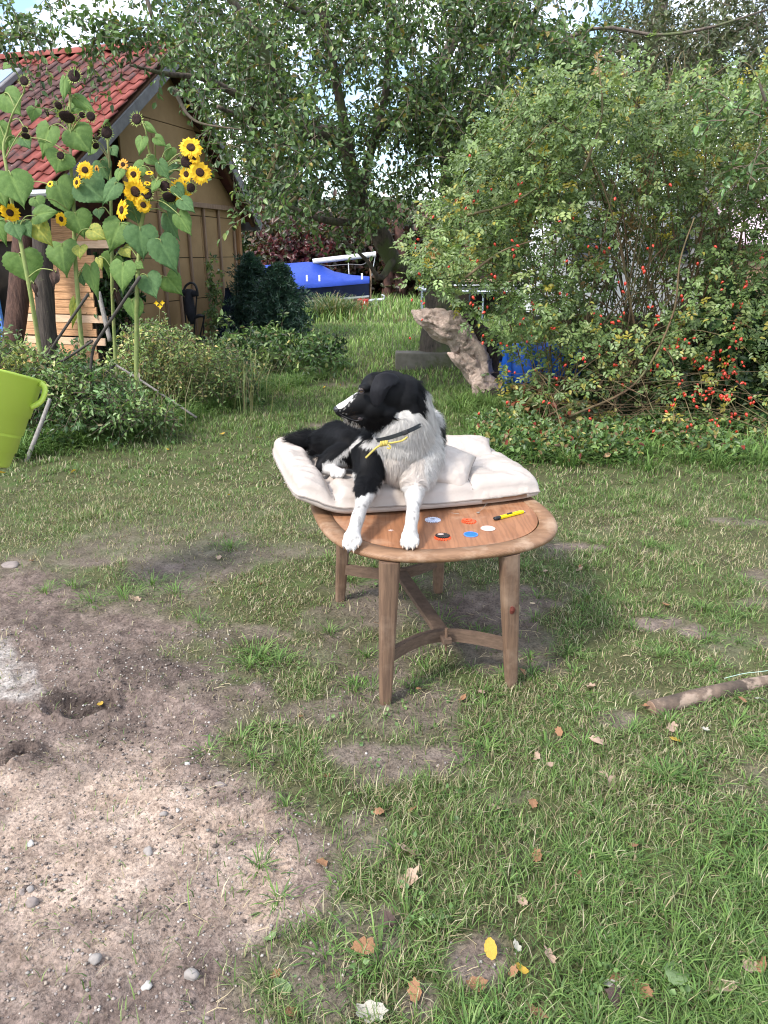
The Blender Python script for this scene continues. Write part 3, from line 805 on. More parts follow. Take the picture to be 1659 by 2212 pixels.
low = np.interp(xs, [530, 551, 640, 720, 798], [620, 617, 612, 607, 602])
ridge = [sb(x, y) for x, y in zip(xs, top)]
hw = np.interp(xs, [530, 620, 720, 798], [.95, .95, .6, .06])
R1 = []; R2 = []; R3 = []
for i, x in enumerate(xs):
    r_ = ridge[i]; lo = sb(x, low[i], 21.5); R1.append((r_[0], 21.5 - hw[i], lo[2] - .02)); R3.append((r_[0], 21.5 + hw[i], lo[2] - .02)); R2.append((r_[0], 21.5, r_[2]))
mid1 = [tuple((np.array(a) + b) / 2 - np.array((0, 0, .03 + .03 * math.sin(i * 1.7)))) for i, (a, b) in enumerate(zip(R1, R2))]
mid2 = [tuple((np.array(a) + b) / 2 - np.array((0, 0, .04))) for a, b in zip(R3, R2)]
V, F = strip([[(a[0], a[1] - .01, a[2] - .1) for a in R1], R1, mid1, R2, mid2, R3, [(a[0], a[1], a[2] - .1) for a in R3]]); cov = boat.part('boat_cover', V, F, M_tarp, smooth=True)
for (x, y) in ((663, 583 + 18), (782, 597), (690, 601)):
    c_ = sb(x, y, 20.5); V, F = box(c_, (.05, .02, .16), None, .004); boat.part('cover_tie', V, F, M_white, cov)
def hullrow(f, dz, wk): return [(a[0] - (.0 if i < nS - 1 else .02), 21.5 - hw[i] * wk, a[2] + dz) for i, a in enumerate(R1)], [(a[0], 21.5 + hw[i] * wk, a[2] + dz) for i, a in enumerate(R1)]
for nm, d0, d1, w0, w1, mm in (('hull', -.04, -.42, .96, .86, M_navy), ('waterline_stripe', -.42, -.47, .865, .84, M_white), ('hull_bottom', -.47, -.78, .84, .15, M_hullred)):
    a, a2 = hullrow(0, d0, w0); b, b2 = hullrow(0, d1, w1); V1, F1 = strip([a, b]); V2, F2 = strip([a2, b2]); V, F = merge([(V1, F1), (V2, F2)]); boat.part(nm, V, F, mm)
V, F = tube([sb(676, 565), sb(812, 549)], .07, 12); mast = boat.part('mast', V, F, M_white)
V, F = tube([sb(683, 570), sb(712, 574), sb(735, 572), sb(760, 571), sb(785, 571), sb(801, 556)], .012, 6, smooth=4); boat.part('rigging_line', V, F, M_grey, mast)
V, F = tube([sb(799, 553), sb(801, 598), sb(800, 650)], .025, 8); boat.part('mast_crutch', V, F, M_batten)
V, F = tube([sb(811, 551), sb(803, 596)], .012, 6); boat.part('forestay', V, F, M_alu)
V, F = tube([sb(752, 561), sb(754, 592)], .014, 6); boat.part('halyard', V, F, M_white)
tr = boat.part('trailer_beam', *tube([sb(640, 656), sb(711, 652), sb(806, 649), sb(829, 647)], .045, 8), M_alu)
V, F = tube([sb(829, 647), sb(830, 640), sb(824, 637)], .025, 8, smooth=3); boat.part('coupling', V, F, M_alu, tr)
V, F = tube([sb(812, 650), sb(813, 666)], .03, 8); boat.part('jockey_leg', V, F, M_alu, tr)
for x in (590, 604):
    c_ = sb(x, 650, 21.5 - (1.0 if x == 590 else -1.0)); c_[2] = .28; V, F = tube([c_ - (0, .08, 0), c_ + (0, .08, 0)], .28, 18); boat.part('wheel', V, F, M_blackp, tr)
# supports
for x in (700, 770):
    c_ = sb(x, 650); V, F = box((c_[0], 21.5, R1[8][2] - .95), (.1, 1.0, .35), None, .01); boat.part('cradle', V, F, M_batten)
# red crate
M_redp = material('red_plastic', (.55, .03, .035), (.45, .025, .03), rough=.45, scale=3, bump=0)
cb = gz(784, 669); cw, ch, cd = .27, .27, .36
cr = Thing('bottle_crate', 'red plastic bottle crate standing on edge in the grass below the mast', 'crate', cb)
ps = [box(cb + (sx * cw / 2, 0, ch / 2), (.025, cd, ch), None, .004) for sx in (-1, 1)] + [box(cb + (0, 0, ch - .012), (cw - .03, cd - .01, .024)), box(cb + (0, 0, .03), (cw - .03, cd - .01, .024))]
ps += [box(cb + (0, 0, ch / 2), (.02, cd - .02, ch - .05)), box(cb + (0, .05, ch / 2), (cw - .03, .015, ch - .06))]
V, F = merge(ps); cr.part('crate_body', V, F, M_redp)
V, F = box(cb + (.05, -cd / 2 - .004, ch * .72), (.09, .006, .10), None); cr.part('crate_panel', V, F, M_redp)
V, F = box(cb + (.05, -cd / 2 - .010, ch * .72), (.025, .004, .08), None); cr.part('white_mark', V, F, M_white)

# ------------------------------------------------------------------ trampoline
M_galv = material('galvanised_steel', (.30, .36, .42), (.2, .25, .3), rough=.45, scale=5, bump=0, metallic=.3)
tc_ = at(1060, 624, 18.6); tr_ = 1.75
tp = Thing('trampoline', 'round trampoline on thin steel legs behind the rose bush', 'trampoline', (tc_[0], tc_[1], 0))
an = np.linspace(0, 2 * math.pi, 33)[:-1]; zt = tc_[2]
V, F = tube(np.stack([tc_[0] + tr_ * np.cos(an), tc_[1] + tr_ * np.sin(an), zt + 0 * an], 1), .03, 8, loop=True); tp.part('rim', V, F, M_galv)
V, F = lathe([(0, 0), (1.4, -.02), (1.68, 0), (1.68, -.02), (1.4, -.04), (0, -.05)], (tc_[0], tc_[1], zt), None, 32); tp.part('mat', V, F, M_blackf)
V, F = lathe([(1.45, .015), (1.74, .04), (1.80, .02)], (tc_[0], tc_[1], zt), None, 32); tp.part('edge_pad', V, F, M_alu)
for k in range(6):
    a = .5 + k * math.pi / 3; q = np.array((math.cos(a), math.sin(a), 0)); t_ = np.array((-q[1], q[0], 0)); c_ = np.array((tc_[0], tc_[1], 0)) + q * (tr_ - .05)
    V, F = tube([c_ - t_ * .35 + Z * zt, c_ - t_ * .35 + Z * .03, c_ - t_ * .3, c_ + t_ * .3, c_ + t_ * .35 + Z * .03, c_ + t_ * .35 + Z * zt], .022, 6); tp.part('leg', V, F, M_galv)
# things stored on / behind
V, F = box(at(1100, 606, 20.5), (2.6, .5, .06), None, .01); tp2 = solo('timber_plank', V, F, M_batten, 'long weathered plank resting level above the trampoline', 'plank')
V, F = box((*at(1110, 640, 21.2)[:2], .5), (3.2, .8, 1.0), None, .05)
dk = solo('log_stack', V, F, M_darkw, 'dark covered wood stack in the shade behind the trampoline', 'wood stack')

# ------------------------------------------------------------------ white caravan glimpsed through the bush
cv = at(1330, 745, 12.6); M_cream = material('caravan_white', (.78, .78, .77), (.70, .70, .70), rough=.35, scale=2, bump=.03)
X0 = at(1165, 600, 12.6)[0]; X1 = at(1530, 600, 12.6)[0]
car = Thing('caravan', 'white caravan glimpsed through gaps in the rosehip bush', 'caravan', ((X0 + X1) / 2, 13.6, 0))
prof = [(X0, .45), (X0 + .02, 1.2), (X0 + .25, 2.05), (X0 + .6, 2.2), (X1 - .5, 2.2), (X1 - .1, 2.0), (X1, 1.2), (X1 - .02, .45)]
n = len(prof); V = [(x, 12.6, z) for x, z in prof] + [(x, 14.5, z) for x, z in prof]
F = [tuple(range(n))[::-1], tuple(range(n, 2 * n))] + [(k, (k + 1) % n, n + (k + 1) % n, n + k) for k in range(n)]
car.part('body', V, [f[::-1] for f in F], M_cream)
for (a, b) in ((X0 + .5, X0 + 1.1), (X1 - 1.15, X1 - .4)):
    v, f = box(((a + b) / 2, 12.585, 1.55), (b - a + .06, .04, .56), None, .01); w_ = car.part('window_frame', v, f, M_alu)
    v, f = box(((a + b) / 2, 12.56, 1.55), (b - a, .02, .5), None, .005); car.part('pane', v, f, material('dark_glass', (.03, .04, .05), (.02, .03, .04), rough=.05, scale=1, bump=0, spec=.8), w_)
for x in (X0 + 1.15, X0 + 1.85):
    v, f = tube([(x, 12.62, .3), (x, 12.8, .3)], .3, 20); car.part('wheel', v, f, M_blackp)
v, f = box(((X0 + X1) / 2, 13.6, .38), (X1 - X0 - .3, 1.6, .14)); car.part('chassis', v, f, M_blackp)
# small hut with a pale pink roof at the right edge
M_pink = material('pale_pink_roof', (.68, .52, .60), (.6, .45, .53), rough=.6, scale=3, bump=.05)
M_maroon = material('maroon_fascia', (.12, .02, .025), (.09, .015, .02), rough=.6, scale=3, bump=.05)
h0 = at(1615, 560, 11.0); hut = Thing('garden_hut', 'brown boarded hut with pale pink roof behind the bush at the right edge', 'hut', (h0[0] + 1.2, 12, 0))
zt = at(1640, 531, 11.0)[2]
for k in range(12):
    zc = .1 + k * .13
    if zc > zt - .15: break
    v, f = box((h0[0] + 1.2, 11.0, zc), (2.4, .03, .118), None, .004); hut.part('board', v, f, M_batten)
v, f = box((h0[0] + 1.2, 12.1, zt / 2 - .1), (2.3, 2.1, zt - .2)); hut.part('wall', v, f, M_brownw)
v, f = box((h0[0] + 1.15, 10.9, zt - .06), (2.7, .04, .13), None, .004); hut.part('fascia', v, f, M_maroon)
V = [(h0[0] - .25, 10.85, zt + .01), (h0[0] + 2.6, 10.85, zt + .01), (h0[0] + 2.6, 12.3, zt + .85), (h0[0] - .25, 12.3, zt + .85)]; V = V + [(a, b, c_ + .05) for a, b, c_ in V]
hut.part('roof', V, [(0, 1, 2, 3)[::-1], (4, 5, 6, 7), (0, 1, 5, 4), (1, 2, 6, 5), (2, 3, 7, 6), (3, 0, 4, 7)], M_pink)

# ------------------------------------------------------------------ driftwood stump, stone block, blue barrel
M_drift = material('bleached_driftwood', (.60, .47, .40), (.34, .25, .21), rough=.85, scale=9, stretch=(2, 2, 2), bump=.9, bscale=14, bdist=.03, c3=(.13, .09, .07), scale3=9, thr=(.56, .66))
M_driftd = material('rotten_heartwood', (.06, .045, .04), (.02, .015, .013), rough=.95, scale=10, bump=1.0, bscale=16, bdist=.04)
Yd = 7.9
dw = Thing('driftwood_stump', 'bleached gnarled tree stump leaning over in the grass beside the rosehip bush', 'tree stump', (*at(1050, 862, Yd)[:2], 0))
def rough_tube(pts, rad, n=20, sm=7, amp=.2, sc_=(7, 7, 7), seed=1):
    V, F = tube(pts, rad, n, smooth=sm); c = catmull(np.array(pts), sm); cc = np.repeat(c, n, 0)
    ax = unit(np.array(pts[-1]) - np.array(pts[0])); al = (V @ ax)[:, None] * ax
    Q = (V - al) * 1.0 + al * .3
    d = (fbm(Q, 14, seed, 3) - .5) * 1.0 + (fbm(V, 6, seed + 5, 2) - .5) * .7 - .9 * np.maximum(0, .12 - np.abs(fbm(Q * np.array((1, 1, 1)), 26, seed + 8, 2) - .5)) / .12 * .25
    m_ = len(c); an = np.tile(np.arange(n) * 2 * math.pi / n, m_); tt = np.repeat(np.linspace(0, 1, m_), n)
    rid = np.abs(np.sin(an * 4.5 + 5 * tt + 5 * fbm(V, 4, seed + 2, 2))) ** .6 - .6
    tip = 1 + .8 * sstep(.7, 1, tt) * np.sin(an * 3 + seed)
    return V + (V - cc) * ((d[:, None] * amp * 2.2 + .30 * rid[:, None]) * tip[:, None]), F
pts = [at(1062, 875, Yd), at(1042, 815, Yd), at(1015, 760, Yd), at(985, 722, Yd - .05), at(945, 697, Yd - .12), at(912, 684, Yd - .18), at(889, 671, Yd - .2)]
V, F = rough_tube(pts, [.12, .14, .15, .155, .13, .075, .012], n=34, sm=12, amp=.34, seed=3); dw.part('trunk', V, F, M_drift, smooth=True)
V, F = rough_tube([at(1030, 825, Yd), at(1002, 790, Yd - .08), at(982, 770, Yd - .12), at(966, 762, Yd - .12)], [.085, .06, .045, .008], n=26, sm=9, amp=.5, seed=9); dw.part('branch_stub', V, F, M_drift, smooth=True)
V, F = rough_tube([at(1075, 880, Yd + .1), at(1055, 800, Yd + .12), at(1045, 740, Yd + .12), at(1012, 700, Yd + .1)], [.17, .15, .13, .08], amp=.3, seed=12); dw.part('rotten_side', V, F, M_driftd, smooth=True)
V, F = rough_tube([at(1035, 850, Yd - .05), at(1070, 862, Yd - .1), at(1110, 870, Yd - .1)], [.10, .12, .06], amp=.3, seed=15); dw.part('root', V, F, M_driftd, smooth=True)
c_ = at(1012, 690, Yd + .05); V, F = ellipsoid(c_, (.06, .08, .05), nu=14, nv=8); V = V + (V - c_) * (fbm(V, 20, 2, 2) - .5)[:, None] * 1.2; dw.part('burl', V, F, M_driftd, smooth=True)
M_stone = material('mossy_concrete', (.19, .175, .15), (.11, .10, .08), rough=.95, scale=7, bump=.6, bscale=25, c3=(.08, .09, .04), scale3=3, thr=(.5, .65))
b0 = gz(858, 797); b1 = gz(985, 800); ctr = (b0 + b1) / 2 + np.array((.0, .15, .09))
V, F = box(ctr, (b1[0] - b0[0] + .05, .32, .24), None, .012); V = V + (fbm(V, 9, 3, 2) - .5)[:, None] * .03
solo('concrete_block', V, F, M_stone, 'long grey mossy concrete block lying in the grass behind the dog', 'block')
M_barrel = material('blue_barrel', (.02, .13, .62), (.015, .10, .5), rough=.4, scale=3, bump=.02)
bc = at(1165, 790, 7.9); bc[2] = max(.26, bc[2]); ax = unit(np.array((1, .15, .02)))
a2 = unit(np.cross(Z, ax)); A = np.array((np.cross(a2, ax) * -1, a2, ax)) 
bar = Thing('blue_barrel', 'bright blue plastic barrel lying half hidden in the rosehip bush', 'barrel', (bc[0], bc[1], 0))
V, F = lathe([(0, -.42), (.22, -.42), (.24, -.40), (.245, -.2), (.255, -.19), (.255, -.16), (.245, -.15), (.245, .15), (.255, .16), (.255, .19), (.245, .2), (.24, .40), (.22, .42), (0, .42)], bc, A, 28); bar.part('drum', V, F, M_barrel, smooth=True)
V, F = lathe([(.0, -.45), (.05, -.45), (.05, -.41)], bc + A[0] * .12, A, 12); bar.part('bung', V, F, M_blackp)
V, F = lathe([(.25, -.43), (.262, -.43), (.262, -.39), (.25, -.39)], bc, A, 28); bar.part('clamp_ring', V, F, M_barrel)
# ------------------------------------------------------------------ plants: shared growers
def hull_limb(pts, rads, n=10, sm=6, seed=0, amp=.12):
    V, F = tube(pts, rads, n, smooth=sm); c = catmull(np.array(pts, float), sm); cc = np.repeat(c, n, 0)
    d = fbm(V, 5, seed, 3) - .5
    return V + (V - cc) * d[:, None] * amp * 6, F
def twig_leaves(O, D, g, k=14, TL=(.35, .7), leafL=(.045, .075), ratio=.5, droop=.5, cols=None, w=None, fold=.22, spread=1.0):
    """leaves set alternately along drooping twigs (all twigs at once); returns leaf arrays and twig paths"""
    n = len(O); Ln = g.uniform(*TL, n)[:, None]; D = unit(D)
    t = (np.arange(k) + .6) / k; t = t[None, :, None] + g.uniform(-.03, .03, (n, k, 1))
    Pp = O[:, None] + D[:, None] * (Ln[:, None] * t) + np.array((0, 0, -1.)) * (droop * Ln[:, None] * t * t)
    T = unit(D[:, None] + np.array((0, 0, -2.)) * droop * t)
    side = unit(g.normal(size=(n, k, 3))); 
    ld = unit(T * .55 + side * spread + np.array((0, 0, -.25)))
    P = Pp.reshape(-1, 3) + ld.reshape(-1, 3) * .01; m = n * k
    N = unit(g.normal(size=(m, 3)) * .55 + np.array((-.15, -.35, .75)))
    C = pick(cols, m, w, jit=.2, g=g); L_ = g.uniform(*leafL, m)
    tone = np.repeat(1 + .16 * g.normal(size=(n, 1)), k, 0).clip(.6, 1.5); C = C * tone
    ends = np.stack([O, (O + D * Ln * .5 - np.array((0, 0, 1.)) * droop * Ln * .25), (O + D * Ln - np.array((0, 0, 1.)) * droop * Ln)], 1)
    return (P, ld.reshape(-1, 3), N, L_, L_ * ratio * g.uniform(.8, 1.15, m), C), ends
def twig_mesh(ends, r0=.004, r1=.0015):
    n = len(ends); a = np.array([(1, 0, 0), (-.5, .87, 0), (-.5, -.87, 0)]); r = [r0, (r0 + r1) / 2, r1]
    d = unit(ends[:, 2] - ends[:, 0]); s = unit(np.cross(d, np.array((.3, .2, 1.)))); u = np.cross(d, s)
    ring = s[:, None] * a[None, :, 0:1] + u[:, None] * a[None, :, 1:2]
    V = np.stack([ends[:, j, None] + ring * r[j] for j in range(3)], 1).reshape(-1, 3)
    b = np.arange(n)[:, None] * 9; F = []
    for j in range(2):
        for k in range(3): F.append(b + np.array([[j * 3 + k, j * 3 + (k + 1) % 3, (j + 1) * 3 + (k + 1) % 3, (j + 1) * 3 + k]]))
    return V, np.concatenate(F)
def sample_region(n, bbox, yr, dens, g):
    out = []
    while sum(len(o) for o in out) < n:
        m = n * 3; px = g.uniform(bbox[0], bbox[2], m); py = g.uniform(bbox[1], bbox[3], m); Y = g.uniform(*yr, m)
        P = atv(px, py, Y); k = g.uniform(0, 1, m) < dens(px, py, Y, P); out.append(P[k])
    return np.concatenate(out)[:n]
GREEN_T = [(.075, .13, .045), (.105, .17, .055), (.05, .09, .033), (.15, .22, .08), (.19, .23, .07), (.22, .17, .04)]
GW = [.30, .28, .2, .14, .06, .02]

# ------------------------------------------------------------------ old apple tree
Yt = 10.0
apple = Thing('apple_tree', 'old spreading apple tree with leaning dark limbs arching over the lawn', 'tree', (*gz(948, 770)[:2], 0))
def q(x, y, Y=Yt): return at(x, y, Y)
trunk_pts = [q(948, 785), q(946, 700), q(950, 620), q(966, 520), q(978, 430), q(976, 340), q(960, 275)]
V, F = hull_limb(trunk_pts, [.24, .19, .17, .16, .17, .15, .15], 16, 7, 3); trk = apple.part('trunk', V, F, M_bark, smooth=True)
limbs = [
    ([q(950, 610), q(915, 588, 9.9), q(885, 580, 9.7), q(850, 562, 9.6), q(830, 526, 9.5), q(812, 490, 9.4), q(779, 447, 9.3), q(762, 380, 9.2), q(733, 303, 9.1), q(690, 288, 9.0), q(640, 272, 8.9), q(590, 258, 8.8), q(540, 262, 8.6), q(470, 230, 8.3)], [.13, .14, .13, .12, .12, .115, .11, .10, .10, .09, .08, .06, .04, .02]),
    ([q(762, 380, 9.2), q(740, 250, 9.1), q(722, 150, 9), q(700, 40, 9), q(690, -60, 9)], [.08, .055, .05, .04, .03]),
    ([q(779, 430, 9.3), q(800, 330, 9.3), q(830, 220, 9.2), q(840, 100, 9.0), q(850, -50, 9)], [.07, .05, .045, .04, .03]),
    ([q(790, 315, 9.2), q(840, 262, 9.2), q(880, 235, 9.2), q(915, 215, 9.3), q(945, 190, 9.4)], [.03, .05, .05, .04, .03]),
    ([q(960, 290), q(945, 190), q(965, 120), q(1000, 40), q(1010, -60)], [.13, .10, .08, .06, .05]),
    ([q(968, 300), q(1010, 240), q(1060, 180), q(1110, 110), q(1160, 20), q(1190, -60)], [.11, .08, .07, .06, .045, .03]),
    ([q(976, 330), q(1050, 300), q(1110, 270), q(1180, 240, 9.6), q(1260, 215, 9.2), q(1350, 160, 9)], [.09, .07, .06, .05, .04, .02]),
    ([q(640, 272, 8.9), q(600, 180, 8.7), q(560, 90, 8.5), q(500, 0, 8.3), q(450, -60, 8.2)], [.05, .05, .045, .04, .03]),
    ([q(590, 258, 8.8), q(520, 210, 8.3), q(440, 170, 8.0), q(360, 160, 7.8), q(280, 140, 7.6)], [.05, .04, .03, .02, .012]),
    ([q(812, 480, 9.4), q(740, 480, 9.0), q(680, 470, 8.6), q(610, 440, 8.4), q(560, 430, 8.3)], [.05, .04, .03, .02, .012]),
    ([q(850, 562, 9.5), q(820, 600, 9.4), q(790, 560, 9.2), q(720, 500, 9.0)], [.05, .035, .02, .012]),
    ([q(1110, 110, 10), q(1200, 90, 9.6), q(1300, 60, 9.4), q(1420, 75, 9.2), q(1530, 60, 9.0), q(1660, 20, 9)], [.04, .025, .02, .016, .013, .01]),
    ([q(700, 40, 9), q(640, 20, 8), q(560, -20, 7.4)], [.03, .02, .01]),
    ([q(330, 40, 8.0), q(300, -60, 8.0)], [.02, .03]),
]
for i, (p_, r_) in enumerate(limbs):
    V, F = hull_limb(p_, r_, 10, 5, 20 + i, .10); apple.part('limb', V, F, M_bark, smooth=True)
g = np.random.default_rng(21)
def hole(px, py, a, b, c_, d): return sstep(.6, 1.2, np.hypot((px - a) / c_, (py - b) / d))
def dens_apple(px, py, Y, P):
    n1 = fbm(P, 1.1, 5, 3); n2 = fbm(P, 2.6, 15, 2)
    d = sstep(.38, .52, n1) * .9 + .1
    d = d * sstep(.36, .56, n2)
    # lower edge of the crown
    edge = np.interp(px, [-60, 120, 250, 320, 350, 400, 440, 480, 520, 560, 640, 720, 800, 860, 900, 960, 1060, 1200, 1660], [50, 55, 60, 62, 90, 160, 270, 310, 345, 410, 495, 510, 500, 480, 455, 430, 400, 330, 300])
    d = d * sstep(15, -25, py - edge + 60 * (n1 - .5))
    for h_ in ((740, 230, 55, 45), (850, 330, 60, 35), (1010, 330, 30, 40), (1110, 190, 55, 40), (690, 330, 35, 25), (930, 120, 60, 40), (150, 60, 120, 50), (300, 30, 90, 40), (1250, 30, 100, 40), (700, 200, 40, 30), (1030, 230, 35, 30)):
        d = d * (.04 + .96 * hole(px, py, *h_))
    d = d * np.where(px < 330, sstep(60, 110, py) * .75 + .12, 1)
    return np.clip(d, 0, 1)
O1 = sample_region(2750, (-60, -60, 1300, 600), (7.4, 11.2), dens_apple, g)
def dens_roof(px, py, Y, P): return dens_apple(px, py, Y, P) * sstep(215, 150, py + .25 * np.abs(px - 300) * 0)
O2 = sample_region(110, (-40, 50, 400, 120), (7.0, 7.8), lambda a, b, c_, P: sstep(.42, .55, fbm(P, 1.6, 6, 3)) * sstep(110, 80, b), g)
O3 = sample_region(70, (360, 180, 700, 470), (6.9, 7.7), lambda a, b, c_, P: sstep(.42, .55, fbm(P, 1.8, 6, 3)) * sstep(-20, 60, a - np.interp(b, [180, 330, 470], [400, 470, 540])), g)
O4 = sample_region(420, (850, 170, 1200, 470), (7.9, 9.6), lambda a, b, c_, P: sstep(.4, .55, fbm(P, 1.5, 61, 3)) , g)
O = np.concatenate([O1, O2, O3, O4]); Dv = unit(g.normal(size=(len(O), 3)) + np.array((-.2, -.2, .1)))
lv, ends = twig_leaves(O, Dv, g, k=13, TL=(.22, .48), leafL=(.046, .074), ratio=.58, droop=.35, cols=GREEN_T, w=GW)
V, F, C = leaves(*lv); cr_ = apple.part('crown', V, F, M_leaf, col=C, kind='stuff')
V, F = twig_mesh(ends, .005, .0018); apple.part('twigs', V, F, M_twig, kind='stuff')
# pale bare branch crossing the gable
V, F = tube([q(378, 195, 7.6), q(392, 225, 7.5), q(408, 250, 7.4), q(440, 268, 7.3), q(520, 280, 7.3)], [.022, .018, .014, .01, .006], 8, smooth=5); apple.part('limb', V, F, M_twig, smooth=True)
for (a, b) in (((600, 300), (565, 415)), ((655, 400), (610, 450)), ((590, 330), (575, 400))):
    V, F = tube([q(*a, 8), q((a[0] + b[0]) / 2 + 8, (a[1] + b[1]) / 2, 8), q(*b, 8)], [.022, .018, .012], 8, smooth=5); apple.part('limb', V, F, material('lichened_bark', (.25, .22, .10), (.15, .11, .06), rough=.9, scale=20, bump=.3), smooth=True)

# ------------------------------------------------------------------ greyer tree behind on the right
wt = Thing('willow_tree', 'taller grey green tree standing behind the rosehip bush at upper right', 'tree', (*gz(1420, 640)[:2], 0))
Yw = 14.0
for i, (p_, r_) in enumerate([([q(1400, 660, Yw), q(1410, 450, Yw), q(1380, 250, Yw), q(1420, 60, Yw), q(1440, -120, Yw)], [.25, .2, .17, .13, .1]),
                  ([q(1395, 330, Yw), q(1290, 180, Yw), q(1180, 60, Yw)], [.12, .08, .05]), ([q(1400, 200, Yw), q(1520, 120, Yw), q(1640, 40, Yw)], [.1, .07, .04])]):
    V, F = hull_limb(p_, r_, 12, 6, 60 + i); wt.part('trunk' if i == 0 else 'limb', V, F, M_bark, smooth=True)
def dens_w(px, py, Y, P):
    d = sstep(.34, .5, fbm(P, .8, 55, 3)) * sstep(.33, .5, fbm(P, 2.2, 35, 2))
    d = d * sstep(1020, 1180, px + .5 * py * 0)
    for h_ in ((1250, 20, 130, 60), (1480, 10, 120, 35), (1180, 140, 80, 50), (1640, 20, 60, 60)): d = d * (.2 + .8 * hole(px, py, *h_))
    return d
O = sample_region(2300, (1050, -60, 1760, 420), (11.5, 15.5), dens_w, g)
lv, ends = twig_leaves(O, unit(g.normal(size=(len(O), 3)) * .7 + (0, -.2, .3)), g, k=13, TL=(.35, .7), leafL=(.07, .12), ratio=.34, droop=.4,
    cols=[(.10, .12, .06), (.075, .095, .045), (.13, .14, .08), (.16, .14, .08), (.05, .07, .03)], w=[.35, .25, .2, .08, .12])
V, F, C = leaves(*lv); wt.part('crown', V, F, M_leaf, col=C, kind='stuff')
V, F = twig_mesh(ends, .006, .002); wt.part('twigs', V, F, M_twig, kind='stuff')

# ------------------------------------------------------------------ far hedge and woodland behind the boat
def mass(name, label, cat, n, bbox, yr, dens, cols, w, g, leafL=(.14, .26), k=9, ratio=.6, TL=(.6, 1.2), seed=0, kind='stuff'):
    O = sample_region(n, bbox, yr, dens, g)
    lv, ends = twig_leaves(O, g.normal(size=(n, 3)) + (0, 0, .2), g, k=k, TL=TL, leafL=leafL, ratio=ratio, droop=.3, cols=cols, w=w)
    V, F, C = leaves(*lv); return solo(name, V, F, M_leaf, label, cat, kind=kind, col=C)
mass('red_creeper_hedge', 'hedge overgrown with reddish autumn creeper behind the covered boat', 'hedge', 2600, (556, 420, 1010, 665), (24, 27.5),
     lambda a, b, c_, P: sstep(.2, .3, fbm(P, .5, 3, 2)) * sstep(452, 500, b + 0 * a) * sstep(-1, 2.6, 3.6 - P[:, 2]), [(.07, .03, .022), (.09, .045, .03), (.05, .06, .025), (.11, .075, .04), (.04, .03, .02), (.07, .09, .03)], [.26, .18, .18, .12, .14, .12], g)
mass('crimson_shrub', 'crimson leaved shrub low behind the blue boat cover', 'shrub', 200, (585, 520, 690, 585), (22.7, 23.6),
     lambda a, b, c_, P: sstep(.40, .55, fbm(P, 1.2, 13, 2)), [(.075, .012, .015), (.05, .012, .014), (.10, .02, .02), (.05, .05, .02)], None, g, leafL=(.12, .2))
mass('woodland', 'dark green woodland rising beyond the far end of the lawn', 'woodland', 6800, (540, 300, 2150, 660), (29, 35),
     lambda a, b, c_, P: sstep(.3, .42, fbm(P, .25, 23, 3)) * sstep(0, 60, b - np.interp(a, [540, 600, 680, 760, 850, 950, 1100, 1759], [330, 310, 420, 470, 500, 480, 420, 400])), [(.03, .055, .02), (.045, .075, .03), (.02, .035, .015), (.08, .09, .04)], [.35, .3, .25, .1], g, leafL=(.2, .36), k=12, TL=(.8, 1.8))
for (px_, w_, yb, yt_) in ((836, 26, 655, 520), (862, 20, 655, 500), (1010, 22, 650, 480)):
    V, F = hull_limb([q(px_, yb, 24), q(px_ + 3, (yb + yt_) / 2, 24), q(px_ - 4, yt_ - 60, 24)], [.2, .17, .13], 10, 5, px_)
    solo('creeper_trunk', V, F, material('red_bark', (.13, .06, .045), (.06, .035, .03), rough=.9, scale=4, bump=.6), 'reddish creeper covered trunk, %s' % {836: 'left of the two just beyond the boat trailer coupling', 862: 'right of the two just beyond the boat trailer coupling', 1010: 'standing alone behind the trampoline'}[px_], 'tree trunk', smooth=True)

# ------------------------------------------------------------------ dark conifers by the shed corner and tall grass clump
def conifer(name, label, c0, top, w, Y, g, n=420):
    b = at(c0[0], c0[1], Y); b[2] = 0; t_ = at(top[0], top[1], Y); H = t_[2]; wr = w / FPX * Y
    T = Thing(name, label, 'conifer', b, 'dark conifers by the shed corner')
    V, F = tube([b, b + (t_ - b) * .5, t_], [.05, .035, .01], 8); T.part('trunk', V, F, M_bark)
    h = g.uniform(.02, 1, n) ** .9; a = g.uniform(0, 6.283, n); O = b + (t_ - b) * h[:, None]
    D = np.stack([np.cos(a), np.sin(a), g.uniform(.0, .6, n)], -1); Ln = wr * (1.1 - h) ** .8 * g.uniform(.4, 1.3, n) * (.55 + .9 * vn3(np.stack([np.cos(a) * 2, np.sin(a) * 2, h * 5], -1), 1.0, 3)) + .08
    k = 34; t = (np.arange(k) + .5) / k; P = O[:, None] + unit(D)[:, None] * Ln[:, None, None] * t[None, :, None] + np.array((0, 0, -.12)) * (t ** 2)[None, :, None]
    ld = unit(unit(D)[:, None] * .6 + g.normal(size=(n, k, 3)) * .8); m = n * k
    C = pick([(.035, .08, .06), (.055, .11, .08), (.022, .05, .04), (.08, .14, .09)], m, [.35, .3, .25, .1], jit=.2, g=g)
    V, F, C = leaves(P.reshape(-1, 3), ld.reshape(-1, 3), g.normal(size=(m, 3)), g.uniform(.05, .10, m), g.uniform(.012, .022, m), C, fold=.1)
    T.part('foliage', V, F, M_leaf, col=C, kind='stuff')
g = np.random.default_rng(33)
conifer('spruce_bush', 'taller dark blue green spruce pressed against the shed corner', (548, 735), (540, 548), 75, 13.2, g)
conifer('spruce_bush', 'smaller dark spruce in front of the blue boat cover', (600, 745), (600, 572), 72, 12.4, g, 560)
conifer('spruce_bush', 'low dark conifer sapling between the spruces and the lawn', (640, 740), (634, 650), 28, 12.8, g, 160)
sp = []
